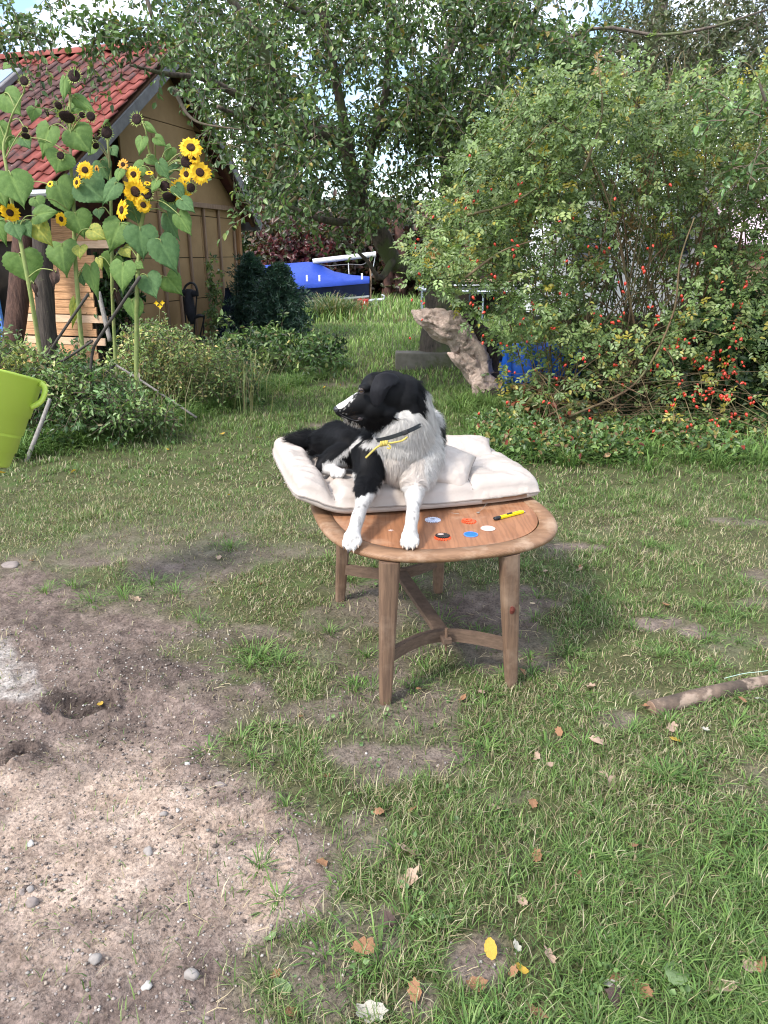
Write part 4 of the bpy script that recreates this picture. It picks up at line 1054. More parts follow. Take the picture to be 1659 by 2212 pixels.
V, F, C = tussocks([(*gz(725, 688)[:2], 1.0), (*gz(705, 680)[:2], .9), (*gz(745, 684)[:2], .6), (*gz(690, 690)[:2], .6)], g, L=(.45, .85), W=(.012, .022), nper=260, rad=.5, cols=[(.09, .14, .05), (.13, .18, .07), (.06, .10, .04), (.25, .20, .11)], up=1.2)
solo('tall_grass_clump', V, F, M_grass, 'tall clump of seeding grass in front of the boat', 'grass', kind='stuff', col=C)

# ------------------------------------------------------------------ rosehip bush
rb = gz(1330, 905); rose = Thing('rosehip_bush', 'huge arching wild rose bush dotted with scarlet hips', 'bush', (rb[0], rb[1], 0))
g = np.random.default_rng(41)
def left_edge(py): return np.interp(py, [150, 230, 330, 430, 520, 590, 640, 700, 760, 850, 940, 990], [1120, 1060, 990, 935, 890, 880, 960, 1040, 1085, 1110, 1080, 1180])
def dens_r(px, py, Y, P):
    n1 = fbm(P, 1.5, 7, 3); n2 = fbm(P, 4.5, 27, 2)
    d = sstep(.30, .44, n1) * sstep(.28, .45, n2)
    le = left_edge(py) + 60 * (n1 - .5) * 2
    d = d * sstep(-25, 35, px - le)
    top = np.interp(px, [900, 1000, 1100, 1200, 1300, 1400, 1500, 1659], [400, 270, 200, 160, 165, 215, 230, 180])
    d = d * sstep(-40, 50, py - top + 190 * (n1 - .5) + 60 * (n2 - .5))
    # windows through which the caravan, the barrel and the trampoline show
    for h_ in ((1175, 500, 32, 50), (1345, 545, 36, 50), (1368, 640, 44, 66), (1452, 640, 40, 50), (1215, 560, 30, 45), (1050, 650, 60, 28), (1010, 620, 40, 26), (1480, 560, 30, 40), (1125, 790, 22, 22), (1185, 785, 26, 20), (1610, 510, 40, 35), (1620, 580, 40, 30), (1100, 700, 30, 25), (1330, 700, 25, 35)):
        d = d * (.14 + .86 * hole(px, py, *h_))
    # thinner towards the ground
    d = d * np.interp(py, [600, 720, 800, 900, 985], [1, .8, .52, .34, .2])
    return d * sstep(990, 930, py + 0 * px)
O = sample_region(5200, (860, 130, 1860, 985), (5.9, 8.3), dens_r, g)
Dv = unit(g.normal(size=(len(O), 3)) * .8 + np.array((-.15, -.5, .0)))
# compound leaves: little leaflets in pairs along each stalk, several stalks per twig
n = len(O); ks = 3; kl = 5
Ln = g.uniform(.10, .2, n)
O_ = np.repeat(O, ks, 0) + np.repeat(Dv * Ln[:, None], ks, 0) * np.tile(np.linspace(.1, 1, ks), n)[:, None]
Ds = unit(np.repeat(Dv, ks, 0) * .5 + g.normal(size=(n * ks, 3)) * .8 + np.array((0, -.1, -.15)))
Ns = unit(g.normal(size=(n * ks, 3)) * .4 + np.array((-.2, -.4, .7))); Sd = unit(np.cross(Ns, Ds)); st = .075
P = []; D = []; N = []
for j, (t, sd) in enumerate(((.45, 1), (.45, -1), (.78, 1), (.78, -1), (1, 0))):
    P.append(O_ + Ds * st * t + Sd * .004 * sd); D.append(unit(Ds * (.5 if sd else 1) + Sd * .9 * sd)); N.append(Ns)
P = np.stack(P, 1).reshape(-1, 3); D = np.stack(D, 1).reshape(-1, 3); N = np.stack(N, 1).reshape(-1, 3); m = len(P)
base = pick([(.12, .195, .08), (.155, .24, .10), (.08, .135, .055), (.21, .28, .125), (.28, .26, .05), (.20, .13, .05)], n, [.33, .27, .22, .12, .04, .02], jit=.15, g=g)
base = base * np.array((1.14, 1.03, .84)); C = np.repeat(base, ks * kl, 0) * (1 + .1 * g.normal(size=(m, 1)))
low = sstep(.9, .2, P[:, 2])[:, None]; yel = (g.uniform(0, 1, (m, 1)) < .13 * low + .02)
C = np.where(yel, np.array((.34, .30, .06)), C)
V, F, C = leaves(P, D, N, g.uniform(.032, .05, m), g.uniform(.018, .027, m), C, fold=.2)
rose.part('leaves', V, F, M_leaf, col=C, kind='stuff')
# arching canes: from the stools outwards and down
roots = [gz(1330, 905), gz(1250, 880), gz(1420, 900), gz(1180, 900), gz(1500, 890), gz(1360, 850), gz(1580, 890)]
canes = []
for i in range(120):
    r0 = roots[g.integers(0, len(roots))] + np.array((g.normal(0, .12), g.normal(0, .15), 0))
    tip = O[g.integers(0, n)]; hgt = max(tip[2] + g.uniform(.1, .5), .9)
    mid = r0 * .55 + tip * .45; mid[2] = hgt * .75
    pre = r0 * .2 + tip * .8; pre[2] = min(hgt, tip[2] + .25)
    canes.append((np.array([r0, mid, pre, tip]), g.uniform(.004, .010)))
for i in range(30):   # stiff upright stems seen against the white caravan
    a = g.uniform(1230, 1520); r0 = gz(a, 880); tip = at(a + g.normal(20, 60), g.uniform(430, 600), g.uniform(6.4, 7.2)); canes.append((np.array([r0, r0 * .5 + tip * .5 + g.normal(0, .08, 3), tip]), g.uniform(.006, .013)))
for i in range(170):   # dry tangle low down
    a = g.uniform(1150, 1640); b = g.uniform(800, 930); Yc = g.uniform(5.9, 6.6); c0 = at(a, b, Yc); d_ = g.normal(0, .35, 3); d_[2] = abs(d_[2]) * .5 + .05
    canes.append((np.array([c0 - d_ * .8, c0, c0 + d_ * np.array((1, 1, .3))]), g.uniform(.002, .004)))
Vs = [tube(p_, np.linspace(r_, r_ * .35, len(p_)), 5, smooth=5) for p_, r_ in canes]
V, F = merge(Vs); rose.part('canes', V, F, M_cane, kind='stuff')
rose_hist = [((1040, 930), (1070, 700), (1130, 560)), ((1180, 960), (1200, 860), (1230, 740)), ((1110, 1000 - 40), (1240, 870), (1390, 730)), ((1345, 905), (1400, 760), (1440, 560), (1470, 380)), ((1075, 330), (1180, 290), (1300, 330))]
for h_ in [((1230, 900), (1370, 830), (1450, 690), (1470, 560), (1500, 470)), ((990, 470), (1100, 440), (1170, 400)), ((1005, 600), (1080, 545), (1150, 520)), ((1260, 370), (1300, 250), (1290, 120))]:
    V, F = tube([at(a, b, 6.05) for a, b in h_], np.linspace(.011, .005, len(h_)), 7, smooth=6); rose.part('cane', V, F, M_cane, smooth=True)
# the hips
M_hip = material('scarlet_hip', (.42, .02, .012), (.46, .045, .015), rough=.3, scale=4, bump=0, spec=.6)
hv, hf = lathe([(0.0005, -.011), (.005, -.0095), (.0078, -.004), (.0078, .002), (.005, .008), (.0022, .0105), (.003, .0125), (0.0005, .0135)], (0, 0, 0), None, 7)
hip_me = new_mesh('rose_hip', hv, hf, M_hip, True)
cl = []
def hipc(a, b, k, s=9):
    for _ in range(k): cl.append((a + g.normal(0, s), b + g.normal(0, s * .8)))
for (a, b, k) in [(1040, 405, 3), (978, 430, 2), (952, 428, 1), (1004, 452, 2), (1040, 432, 1), (1122, 402, 3), (955, 455, 1), (1008, 345, 1), (1118, 432, 1), (1108, 517, 4), (1110, 547, 3), (1071, 520, 1), (912, 530, 2), (900, 528, 1), (907, 652, 2), (918, 590, 1), (967, 590, 2), (887, 655, 1), (888, 735, 1), (912, 668, 1),
                  (1033, 560, 2), (1070, 590, 2), (1020, 650, 3), (1043, 670, 3), (1090, 640, 2), (1060, 730, 3), (1080, 735, 2), (1180, 870, 2), (1160, 800, 1), (1130, 690, 3), (1150, 660, 2), (1220, 640, 2), (1225, 560, 2), (1290, 528, 2), (1320, 540, 2), (1400, 535, 2), (1340, 610, 3), (1390, 585, 2), (1290, 680, 2), (1310, 700, 3), (1345, 690, 3), (1420, 700, 3), (1400, 670, 2),
                  (1100, 800, 3), (1200, 830, 3), (1260, 780, 3), (1300, 760, 3), (1330, 780, 2), (1350, 830, 3), (1280, 900, 3), (1320, 920, 3), (1290, 950, 2), (1350, 945, 2), (1240, 930, 2), (1200, 900, 1), (1420, 790, 3), (1460, 760, 4), (1490, 740, 3), (1510, 790, 4), (1540, 770, 5), (1560, 810, 5), (1530, 840, 5), (1500, 860, 5), (1560, 860, 6), (1590, 790, 4), (1600, 740, 4), (1585, 700, 4), (1600, 660, 4), (1615, 610, 3), (1640, 560, 2), (1590, 900, 4), (1540, 910, 4), (1490, 920, 4), (1450, 880, 4), (1460, 820, 3), (1620, 860, 4), (1610, 830, 3), (1580, 930, 3), (1400, 930, 3), (1440, 970, 2), (1040, 900, 1), (1100, 870, 1), (1480, 640, 2), (1500, 560, 1), (1550, 520, 1), (1560, 610, 2), (1230, 480, 2), (1330, 430, 1), (1440, 400, 1), (1200, 720, 2), (1150, 740, 2)]: hipc(a, b, k)
cl.sort(key=lambda q_: -(q_[0] > 1380 and q_[1] > 650)); cl = [(a + g.normal(0, 10), b + g.normal(0, 8)) for a, b in cl if a > 1430 and b > 740][:45] + cl; cl = cl[:300]
for (a, b) in cl:
    o = at(a, b, 5.85 + g.uniform(0, .5) - .35 * (b > 850)); s = g.uniform(1.0, 1.5); e = Euler((R(180) + g.normal(0, .6), g.normal(0, .6), g.uniform(0, 6.28)))
    rose.inst('rose_hip', hip_me, Matrix.LocRotScale(Vector(o.tolist()), e, (s, s, s)))

# low growth under the bush
def low_growth(name, label, n, bbox, g, cols, w, leafL, hgt, yoff=0, k=8, ratio=.6, dens=None, TL=(.08, .2), cat='ground cover', kind='stuff', droop=.3, up=.8):
    a = g.uniform(bbox[0], bbox[2], n * 3); b = g.uniform(bbox[1], bbox[3], n * 3)
    z0 = 0; t = np.stack([gz(x, y, 0) for x, y in zip(a, b)])
    pr = sstep(.35, .52, fbm(t, 2.5, 91, 3)) if dens is None else dens(a, b, t)
    t = t[g.uniform(0, 1, len(t)) < pr][:n]; m = len(t)
    O = t + np.stack([0 * t[:, 0], 0 * t[:, 0], g.uniform(0, 1, m) ** 1.4 * hgt], 1)
    lv, ends = twig_leaves(O, g.normal(size=(m, 3)) * .6 + (0, 0, up), g, k=k, TL=TL, leafL=leafL, ratio=ratio, droop=droop, cols=cols, w=w)
    V, F, C = leaves(*lv); o = solo(name, V, F, M_leaf, label, cat, kind=kind, col=C)
    return o, ends
low_growth('ground_ivy', 'low weeds and yellowing creeper leaves under the front of the rosehip bush', 1300, (1040, 915, 1660, 1005), g, [(.10, .17, .05), (.14, .21, .06), (.07, .12, .04), (.25, .22, .07), (.22, .13, .07), (.20, .03, .02)], [.33, .27, .2, .1, .08, .02], (.03, .06), .10)
low_growth('lawn_weeds', 'small round leaved weeds and clover growing in the short lawn', 170, (620, 1010, 1700, 2230), g, [(.13, .22, .07), (.17, .26, .09), (.10, .17, .06)], None, (.008, .017), .008, k=6, ratio=.8, dens=lambda a, b, t: (.12 + .5 * sstep(.45, .66, fbm(t, 3, 37, 3))) * (sd_poly(a, b, EARTH) > 60) * (np.hypot(a - 1080, (b - 2070) * 1.3) > 130), TL=(.015, .04), droop=.2, up=.3)
low_growth('bramble_patch', 'pinkish green bramble leaves at the foot of the driftwood stump', 300, (1110, 870, 1250, 935), g, [(.12, .18, .06), (.20, .20, .08), (.24, .13, .07), (.26, .07, .04)], [.45, .25, .2, .1], (.05, .085), .22)
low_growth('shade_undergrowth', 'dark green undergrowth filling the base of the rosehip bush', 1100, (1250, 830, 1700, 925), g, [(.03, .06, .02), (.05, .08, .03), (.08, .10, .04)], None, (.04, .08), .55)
# dark leafy laurel at the right edge below the hut
O = sample_region(180, (1570, 640, 1760, 900), (6.4, 7.2), lambda a, b, c_, P: .4 + 0 * a, g)
lv, e_ = twig_leaves(O, g.normal(size=(len(O), 3)), g, k=8, TL=(.2, .4), leafL=(.10, .17), ratio=.45, droop=.4, cols=[(.03, .07, .03), (.05, .10, .04), (.10, .16, .06)], w=None)
V, F, C = leaves(*lv); lau = Thing('laurel_bush', 'large leaved dark green bush at the right edge', 'bush', (*gz(1650, 880)[:2], 0)); lau.part('foliage', V, F, M_leaf, col=C, kind='stuff')
V, F = twig_mesh(e_, .006, .002); lau.part('twigs', V, F, M_twig, kind='stuff')
# big light leaves of a young tree poking in at the right edge
O = sample_region(26, (1540, 200, 1700, 420), (5.4, 6.2), lambda a, b, c_, P: sstep(1500, 1640, a) + .2, g)
lv, e_ = twig_leaves(O, g.normal(size=(len(O), 3)) * .6 + (-.5, 0, .2), g, k=8, TL=(.2, .4), leafL=(.05, .085), ratio=.42, droop=.3, cols=[(.12, .20, .07), (.09, .16, .06)], w=None)
V, F, C = leaves(*lv); sap = Thing('young_tree', 'light green sapling reaching in above the rosehip bush at the right edge', 'tree', (*gz(1740, 960)[:2], 0)); sap.part('crown', V, F, M_leaf, col=C, kind='stuff')
V, F = twig_mesh(e_, .006, .002); sap.part('twigs', V, F, M_twig, kind='stuff')
V, F = tube([gz(1760, 960), at(1740, 600, 5.8), at(1690, 330, 5.8), at(1640, 180, 5.8)], [.035, .028, .018, .008], 8, smooth=5); sap.part('trunk', V, F, M_bark)

# ------------------------------------------------------------------ weeds round the sunflowers
g = np.random.default_rng(51)
WG = [(.16, .25, .085), (.11, .19, .06), (.22, .31, .12), (.07, .13, .045), (.33, .33, .14), (.26, .20, .12)]
def mound(name, label, px0, px1, prof_top, prof_bot, yr, n, cols, w, leafL, k=10, ratio=.5, cat='weeds', TL=(.12, .3), twig=True, up=.6, seed=1):
    def d(a, b, c_, P): 
        tp = np.interp(a, *prof_top) + 75 * (fbm(P, 3.2, seed, 3) - .5) * 2 + 14 * np.sin(a * .13 + 9 * vn3(P, 1.5, 4)); bt = np.interp(a, *prof_bot)
        return sstep(-8, 14, b - tp) * sstep(12, -10, b - bt) * (P[:, 2] > .02) * sstep(.36, .52, fbm(P, 3.4, seed + 3, 2))
    O = sample_region(n, (px0, min(prof_top[1]) - 70, px1, max(prof_bot[1])), yr, d, g)
    lv, ends = twig_leaves(O, g.normal(size=(n, 3)) * .8 + (0, -.2, up), g, k=k, TL=TL, leafL=leafL, ratio=ratio, droop=.3, cols=cols, w=w)
    ph = fbm(lv[0], 1.7, seed + 9, 2)[:, None]; C9 = lv[5] * np.where(ph > .5, 1 + 1.6 * (ph - .5), 1 + 2.4 * (ph - .5)) * np.array((1, 1, 1)); C9[:, 0] *= 1 + .9 * (ph[:, 0] - .5); lv = (*lv[:5], C9); V, F, C = leaves(*lv); T = Thing(name, label, cat, (*P_mean(O), 0)); T.part('foliage', V, F, M_leaf, col=C, kind='stuff')
    V, F = twig_mesh(ends, .004, .0015); T.part('stems', V, F, M_twig, kind='stuff'); return T
def P_mean(O): return float(O[:, 0].mean()), float(O[:, 1].mean())
mound('tomato_patch', 'bushy green vegetable plants tangled at the foot of the sunflowers behind the lime bucket', -60, 400, ([-60, 0, 60, 160, 240, 330, 400], [725, 765, 790, 790, 825, 875, 895]), ([-60, 60, 150, 250, 330, 400], [990, 960, 955, 935, 915, 905]), (5.5, 6.9), 1600, WG, [.34, .25, .2, .13, .05, .03], (.028, .055))
mound('tall_weeds', 'tall seeding weeds and nettles in front of the ochre shed wall', 230, 560, ([230, 300, 380, 440, 500, 560], [800, 735, 725, 755, 765, 810]), ([230, 300, 400, 480, 560], [900, 900, 890, 862, 850]), (6.9, 9.2), 2000, WG, [.25, .22, .2, .13, .14, .06], (.022, .05), TL=(.1, .25), seed=5)
mound('nettle_bank', 'darker low nettles edging the lawn below the spruces', 440, 735, ([440, 500, 580, 640, 700, 735], [775, 755, 745, 750, 765, 780]), ([440, 520, 600, 660, 735], [850, 845, 825, 800, 788]), (9.0, 12.0), 650, WG, [.2, .3, .08, .35, .05, .02], (.05, .09), TL=(.15, .3), seed=8)
mound('ivy', 'ivy and dark leaves filling the gap between the board wall and the shed wall', 200, 300, ([200, 300], [560, 560]), ([200, 300], [800, 800]), (9.9, 10.6), 300, [(.03, .07, .02), (.05, .10, .03), (.02, .04, .015)], None, (.06, .1), TL=(.1, .3), cat='ivy')
mound('climbing_vine', 'thin pale green vine climbing the shed wall between two battens', 448, 474, ([448, 474], [585, 585]), ([448, 474], [720, 720]), (11.3, 11.6), 40, [(.10, .15, .05), (.14, .19, .06)], None, (.05, .08), TL=(.06, .12), cat='vine')
# longer grass fringe along the weeds
sp = [(*gz(a + g.normal(0, 14), b + g.normal(0, 7))[:2], g.uniform(.6, 1.1)) for a, b in zip(np.linspace(-40, 740, 120), np.interp(np.linspace(-40, 740, 120), [-40, 60, 150, 250, 400, 520, 600, 740], [1000, 975, 962, 945, 905, 862, 838, 790]))]
sp += [(*gz(g.uniform(900, 1659), g.uniform(960, 1020))[:2], g.uniform(.5, .9)) for _ in range(80)]
sp += [(*gz(g.uniform(980, 1120), g.uniform(860, 960))[:2], g.uniform(.5, .9)) for _ in range(24)]
V, F, C = tussocks(sp, g, L=(.14, .30), W=(.004, .008), nper=60, rad=.13)
solo('grass_fringe', V, F, M_grass, 'uncut long grass along the edge of the weeds and bushes', 'grass', kind='stuff', col=C)
spk = [(*gz(g.uniform(250, 560), g.uniform(850, 905))[:2], 1.0) for _ in range(26)] + [(*gz(g.uniform(-20, 380), g.uniform(900, 950))[:2], .8) for _ in range(14)]
V, F, C = tussocks(spk, g, L=(.35, .85), W=(.004, .008), nper=9, rad=.16, cols=[(.30, .28, .14), (.20, .26, .10), (.34, .28, .17), (.16, .22, .08)], up=2.6)
solo('seeding_stalks', V, F, M_grass, 'straw coloured seeding stalks standing up out of the weeds', 'weeds', kind='stuff', col=C)
# seed heads and little yellow flowers
M_yel = material('yellow_petal', (.80, .52, .02), (.72, .42, .015), rough=.55, scale=20, bump=0, trans=.25)
wf = Thing('evening_primrose', 'yellow flowered evening primrose standing above the weeds', 'wildflower', (*gz(345, 880)[:2], 0)); 
V, F = tube([at(340, 840, 8.3), at(343, 750, 8.3), at(345, 660, 8.3)], [.008, .006, .004], 6); wf.part('stem', V, F, M_cane)
for a, b in ((338, 655), (351, 654), (346, 662), (334, 746), (333, 764)):
    c_ = at(a, b, 8.25); pts = [c_]; F = []
    for k in range(8): an = k * math.pi / 4; pts.append(c_ + np.array((math.cos(an), -.3, math.sin(an))) * (.03 if k % 2 == 0 else .015))
    F = [(0, 1 + k, 1 + (k + 1) % 8) for k in range(8)]; wf.part('flower', pts, F, M_yel)
# ------------------------------------------------------------------ the table
TZ = .54; TC = np.array((.169, 2.657, 0)); TA = .244
TX = np.array((math.cos(TA), math.sin(TA), 0)); TY = np.array((-math.sin(TA), math.cos(TA), 0))
def tl(u, v, z=TZ): return TC + TX * u + TY * v + Z * z
M_wood = material('worn_table_veneer', (.30, .135, .065), (.21, .088, .04), rough=.5, scale=4, stretch=(7, 1.1, 1), bump=.12, bscale=60, c3=(.40, .24, .15), scale3=5, thr=(.52, .75), wave=(2.2, 12, 'X', .28), spec=.35, bdist=.002)
M_rim = material('worn_oak_rim', (.26, .145, .08), (.17, .09, .048), rough=.55, scale=6, stretch=(2, 8, 8), bump=.2, bscale=70, c3=(.36, .25, .17), scale3=7, thr=(.5, .7), wave=(9, 4, 'Y', .3), bdist=.002)
M_legw = material('weathered_oak_leg', (.165, .10, .063), (.09, .054, .036), rough=.8, scale=16, stretch=(6, 6, .5), bump=.35, bscale=50, c3=(.22, .15, .105), scale3=5, thr=(.5, .7), bdist=.003)
M_legd = material('weathered_oak_rail', (.135, .088, .062), (.08, .052, .036), rough=.85, scale=16, stretch=(2, 2, 8), bump=.35, bscale=50, bdist=.003)
table = Thing('coffee_table', 'worn oak coffee table with rounded corners and curved stretchers carrying the dog', 'table', TC)
def sup(a, b, n, k=96):
    t = np.linspace(0, 2 * math.pi, k, endpoint=False); c_, s_ = np.cos(t), np.sin(t)
    return np.stack([a * np.sign(c_) * np.abs(c_) ** (2 / n), b * np.sign(s_) * np.abs(s_) ** (2 / n)], 1)
def ringmesh(rows_, closed=False):
    k = len(rows_[0]); V = np.concatenate(rows_); F = []
    for j in range(len(rows_) - 1 + (1 if closed else 0)):
        j2 = (j + 1) % len(rows_)
        for i in range(k): F.append((j * k + i, j * k + (i + 1) % k, j2 * k + (i + 1) % k, j2 * k + i))
    return V, F
aw, al, ne = .436, .486, 2.7
prof = [(-.062, -.001), (-.030, 0.0), (-.014, -.001), (-.004, -.006), (0, -.014), (-.003, -.022), (-.012, -.028), (-.062, -.028)]
rows_ = []
for (d_, z_) in prof:
    s_ = sup(aw + d_, al + d_, ne, 120); rows_.append(np.array([tl(u, v, TZ + z_) for u, v in s_]))
V, F = ringmesh(rows_, True); table.part('rim', V, F, M_rim, smooth=True)
s_ = sup(aw - .0635, al - .0635, ne - .1, 120); V = [tl(u, v, TZ - .0022) for u, v in s_] + [tl(u, v, TZ - .026) for u, v in s_]; k = len(s_)
V = np.array(V); F = [tuple(range(k)), tuple(range(k, 2 * k))[::-1]] + [(i, k + i, k + (i + 1) % k, (i + 1) % k) for i in range(k)]
table.part('top_panel', V, F, M_wood)
feet = dict(FL=((832, 1520), (843, 1213)), FR=((1104, 1487), (1092, 1201)), BL=((734, 1303), (738, 1150)), BR=((946, 1284), (944, 1150)))
FT = {}
for kx, (ft, tp_) in feet.items():
    b = gz(*ft); 
    if kx[0] == 'F': t = gz(*tp_, TZ - .03); 
    else: t = b + (TC - b) * .10; t[2] = TZ - .03
    if kx[0] == 'F': t = t * .5 + (b + (TC - b) * .07) * .5; t[2] = TZ - .028
    FT[kx] = (b, t)
    # slightly five-sided tapered leg with softened edges
    ax = unit(t - b); ux = unit(np.cross(np.cross(ax, TX), ax)); uy = np.cross(ax, ux); rows_ = []
    for j in range(7):
        f_ = j / 6; w = .020 + .013 * f_; dd = .019 + .010 * f_
        if j == 0: w *= .93; dd *= .93
        p_ = sup(w, dd, 4.0, 16); rows_.append(np.array([b + (t - b) * f_ + ux * a + uy * c_ for a, c_ in p_]))
    V, F = ringmesh(rows_); F += [tuple(range(16))[::-1], tuple(range(96, 112))]; F = [f[::-1] for f in F]
    lg = table.part('leg', V, F, M_legw)
c_ = FT['FR'][0] + (FT['FR'][1] - FT['FR'][0]) * .62
v, f = ellipsoid(c_ + np.array((.004, -.0262, 0)), (.009, .0025, .016), nu=10, nv=6); v = v + (fbm(v, 120, 2, 2) - .5)[:, None] * .006
table.part('stain', v, f, material('dark_red_stain', (.12, .03, .02), (.09, .02, .015), rough=.6, scale=40, bump=0))
def rail(a, b, bow, h=.043, th=.02, n=16):
    pts = [a + (b - a) * t + bow * math.sin(math.pi * t) for t in np.linspace(0, 1, n)]; V = []; F = []
    for i, p_ in enumerate(pts):
        d_ = unit(pts[min(i + 1, n - 1)] - pts[max(i - 1, 0)]); s2 = np.cross(d_, Z)
        for (q1, q2) in ((-1, -1), (1, -1), (1, 1), (-1, 1)): V.append(p_ + s2 * th / 2 * q1 + Z * h / 2 * q2)
    for i in range(n - 1):
        for k in range(4): F.append((i * 4 + k, i * 4 + (k + 1) % 4, (i + 1) * 4 + (k + 1) % 4, (i + 1) * 4 + k))
    F += [(3, 2, 1, 0), (4 * n - 4, 4 * n - 3, 4 * n - 2, 4 * n - 1)]
    return V, F, pts[n // 2]
def on(kx, z): b, t = FT[kx]; return b + (t - b) * (z / t[2])
zr = .17
bowF = TY * .115; V, F, mF = rail(on('FL', zr), on('FR', zr), bowF); table.part('curved_stretcher', V, F, M_legd)
V, F, mB = rail(on('BL', zr), on('BR', zr), -TY * .10); table.part('curved_stretcher', V, F, M_legd)
d_ = unit(mF - mB); mid = (mF + mB) / 2; s2 = np.cross(d_, Z)
v, f = box(mid + Z * .004, (np.linalg.norm(mF - mB) + .0, .052, .020), (d_, -s2, Z), .002); table.part('long_stretcher', v, f, M_legd)
v, f = box(mF - d_ * -.028 * 1 + Z * .0, (.045, .034, .022), (d_, -s2, Z), .003); tn = table.part('tenon', v, f, M_legd)
v, f = tube([mF + d_ * .035 + Z * -.042, mF + d_ * .034 + Z * .045], [.004, .0065], 7); table.part('wedge', v, f, M_legw, tn)

# ------------------------------------------------------------------ floor cushion on the table
M_satin = material('cream_satin', (.42, .365, .325), (.35, .30, .265), rough=.45, scale=3, bump=.5, bscale=16, spec=.4, sheen=0, bdist=.01)
M_seam = material('satin_seam', (.26, .225, .20), (.20, .17, .15), rough=.6, scale=30, bump=.2)
MA = .19; MX = np.array((math.cos(MA), math.sin(MA), 0)); MY = np.array((-math.sin(MA), math.cos(MA), 0))
fl = gz(655, 1112, TZ + .005); 
MCn = None
p_fl = gz(640, 1099, TZ + .032); p_fr = gz(1173, 1063, TZ + .032)
MX = unit((p_fr - p_fl) * np.array((1, 1, 0))); MY = np.array((-MX[1], MX[0], 0)); ML = np.linalg.norm((p_fr - p_fl)[:2]) / 2 + .008; MD = .335
sk_ = MY * 1 + MX * -.06
def cush(u, v): return p_fl * .5 + p_fr * .5 + MX * (u * ML) + sk_ * ((v + 1) * MD)
def cushion_mesh(fn, nu, nv, Ttop, Tbot):
    us = np.sin(np.linspace(-1, 1, nu) * math.pi / 2) * .35 + np.linspace(-1, 1, nu) * .65; vs_ = np.sin(np.linspace(-1, 1, nv) * math.pi / 2) * .45 + np.linspace(-1, 1, nv) * .55
    U, Vv = np.meshgrid(us, vs_); 
    P, zt, zb = fn(U, Vv)
    top = P + Z * zt[..., None]; bot = P + Z * zb[..., None]
    V = np.concatenate([top.reshape(-1, 3), bot.reshape(-1, 3)]); n = nu * nv; F = []
    for j in range(nv - 1):
        for i in range(nu - 1):
            a = j * nu + i; F.append((a, a + 1, a + nu + 1, a + nu)); F.append((n + a, n + a + nu, n + a + nu + 1, n + a + 1))
    for i in range(nu - 1):
        F.append((i, n + i, n + i + 1, i + 1)); a = (nv - 1) * nu + i; F.append((a, a + 1, n + a + 1, n + a))
    for j in range(nv - 1):
        a = j * nu; F.append((a, a + nu, n + a + nu, n + a)); a = j * nu + nu - 1; F.append((a, n + a, n + a + nu, a + nu))
    return V, F, P
SEAMS = [-.70, -.16, .38]
def mat_fn(U, Vv):
    eu = np.clip(1 - np.abs(U) ** 9, 0, 1); ev = np.clip(1 - np.abs(Vv) ** 7, 0, 1)
    e = (eu * ev) ** .36
    rn = 1 - .035 * (np.abs(U) ** 6) * (np.abs(Vv) ** 6)
    base = (p_fl + p_fr) / 2
    P = base + MX[None, None] * (U * rn * ML)[..., None] + sk_[None, None] * ((Vv * rn + 1) * MD)[..., None]
    P = P - MY[None, None] * (.046 * np.clip(1 - (U + .12) ** 2 / 1.1, 0, 1) * (1 - Vv) / 2)[..., None]
    P[..., 2] = 0
    pf = .0 * U
    for s_ in SEAMS: pf = pf + np.exp(-((U - s_) / (.045 if s_ == SEAMS[0] else .04)) ** 2) * (.046 if s_ == SEAMS[0] else .020)
    # end roll is fuller
    roll = sstep(-.68, -.76, U) * sstep(-1.0, -.95, U) ; T = .088 + .012 * sstep(-.6, -.85, U)
    Q = np.stack([P[..., 0], P[..., 1], 0 * U], -1)
    wr = (fbm(np.stack([U * 1.2, Vv * 9 + U * 2, 0 * U], -1), 1.6, 3, 3) - .5) * .040 * sstep(-.6, -.75, U) + (fbm(Q, 9, 14, 4) - .5) * .024 + (np.abs(fbm(Q * np.array((.6, 1.4, 1)), 15, 24, 3) - .5)) * -.034
    midz = TZ + .032
    # the left end hangs past the table and curls up slightly
    lift = .05 * sstep(-.55, -1.0, U) ** 1.5 + .012 * sstep(.5, 1, Vv)
    tuft = 0
    for (a, b) in ((-.43, 0), (.11, .1), (.65, 0), (.65, -.6), (.11, .7)): tuft = tuft + .014 * np.exp(-(((U - a) * ML / .04) ** 2 + ((Vv - b) * MD / .04) ** 2))
    dent = .030 * np.exp(-(((U + .28) / .35) ** 2 + ((Vv + .1) / .7) ** 2))
    zt = midz + lift + T * e - pf * e + wr * e - tuft - dent * e
    zb = midz + lift - .034 * (eu * ev) ** .22 + .0 * U
    zb = np.maximum(zb, TZ + .003 + 0 * zb)
    # front face wrinkles
    return P, zt, zb
V, F, Pm = cushion_mesh(mat_fn, 110, 70, 0, 0)
cushion = Thing('floor_cushion', 'thick cream satin floor cushion with quilted sections on the table under the dog', 'cushion', (*tl(0, 0)[:2], TZ))
cu = cushion.part('cushion_body', V, F, M_satin, smooth=True)
def zmat(u, v): _, zt, zb = mat_fn(np.array([[u]]), np.array([[v]])); return zt[0, 0], zb[0, 0]
def pmat(u, v, k=.5):
    P, zt, zb = mat_fn(np.array([[u]]), np.array([[v]])); return P[0, 0] + Z * (zb[0, 0] * (1 - k) + zt[0, 0] * k)
ed = [(u, -1) for u in np.linspace(-1, 1, 40)] + [(1, v) for v in np.linspace(-1, 1, 26)[1:]] + [(u, 1) for u in np.linspace(1, -1, 40)[1:]] + [(-1, v) for v in np.linspace(1, -1, 26)[1:-1]]
g = np.random.default_rng(3)
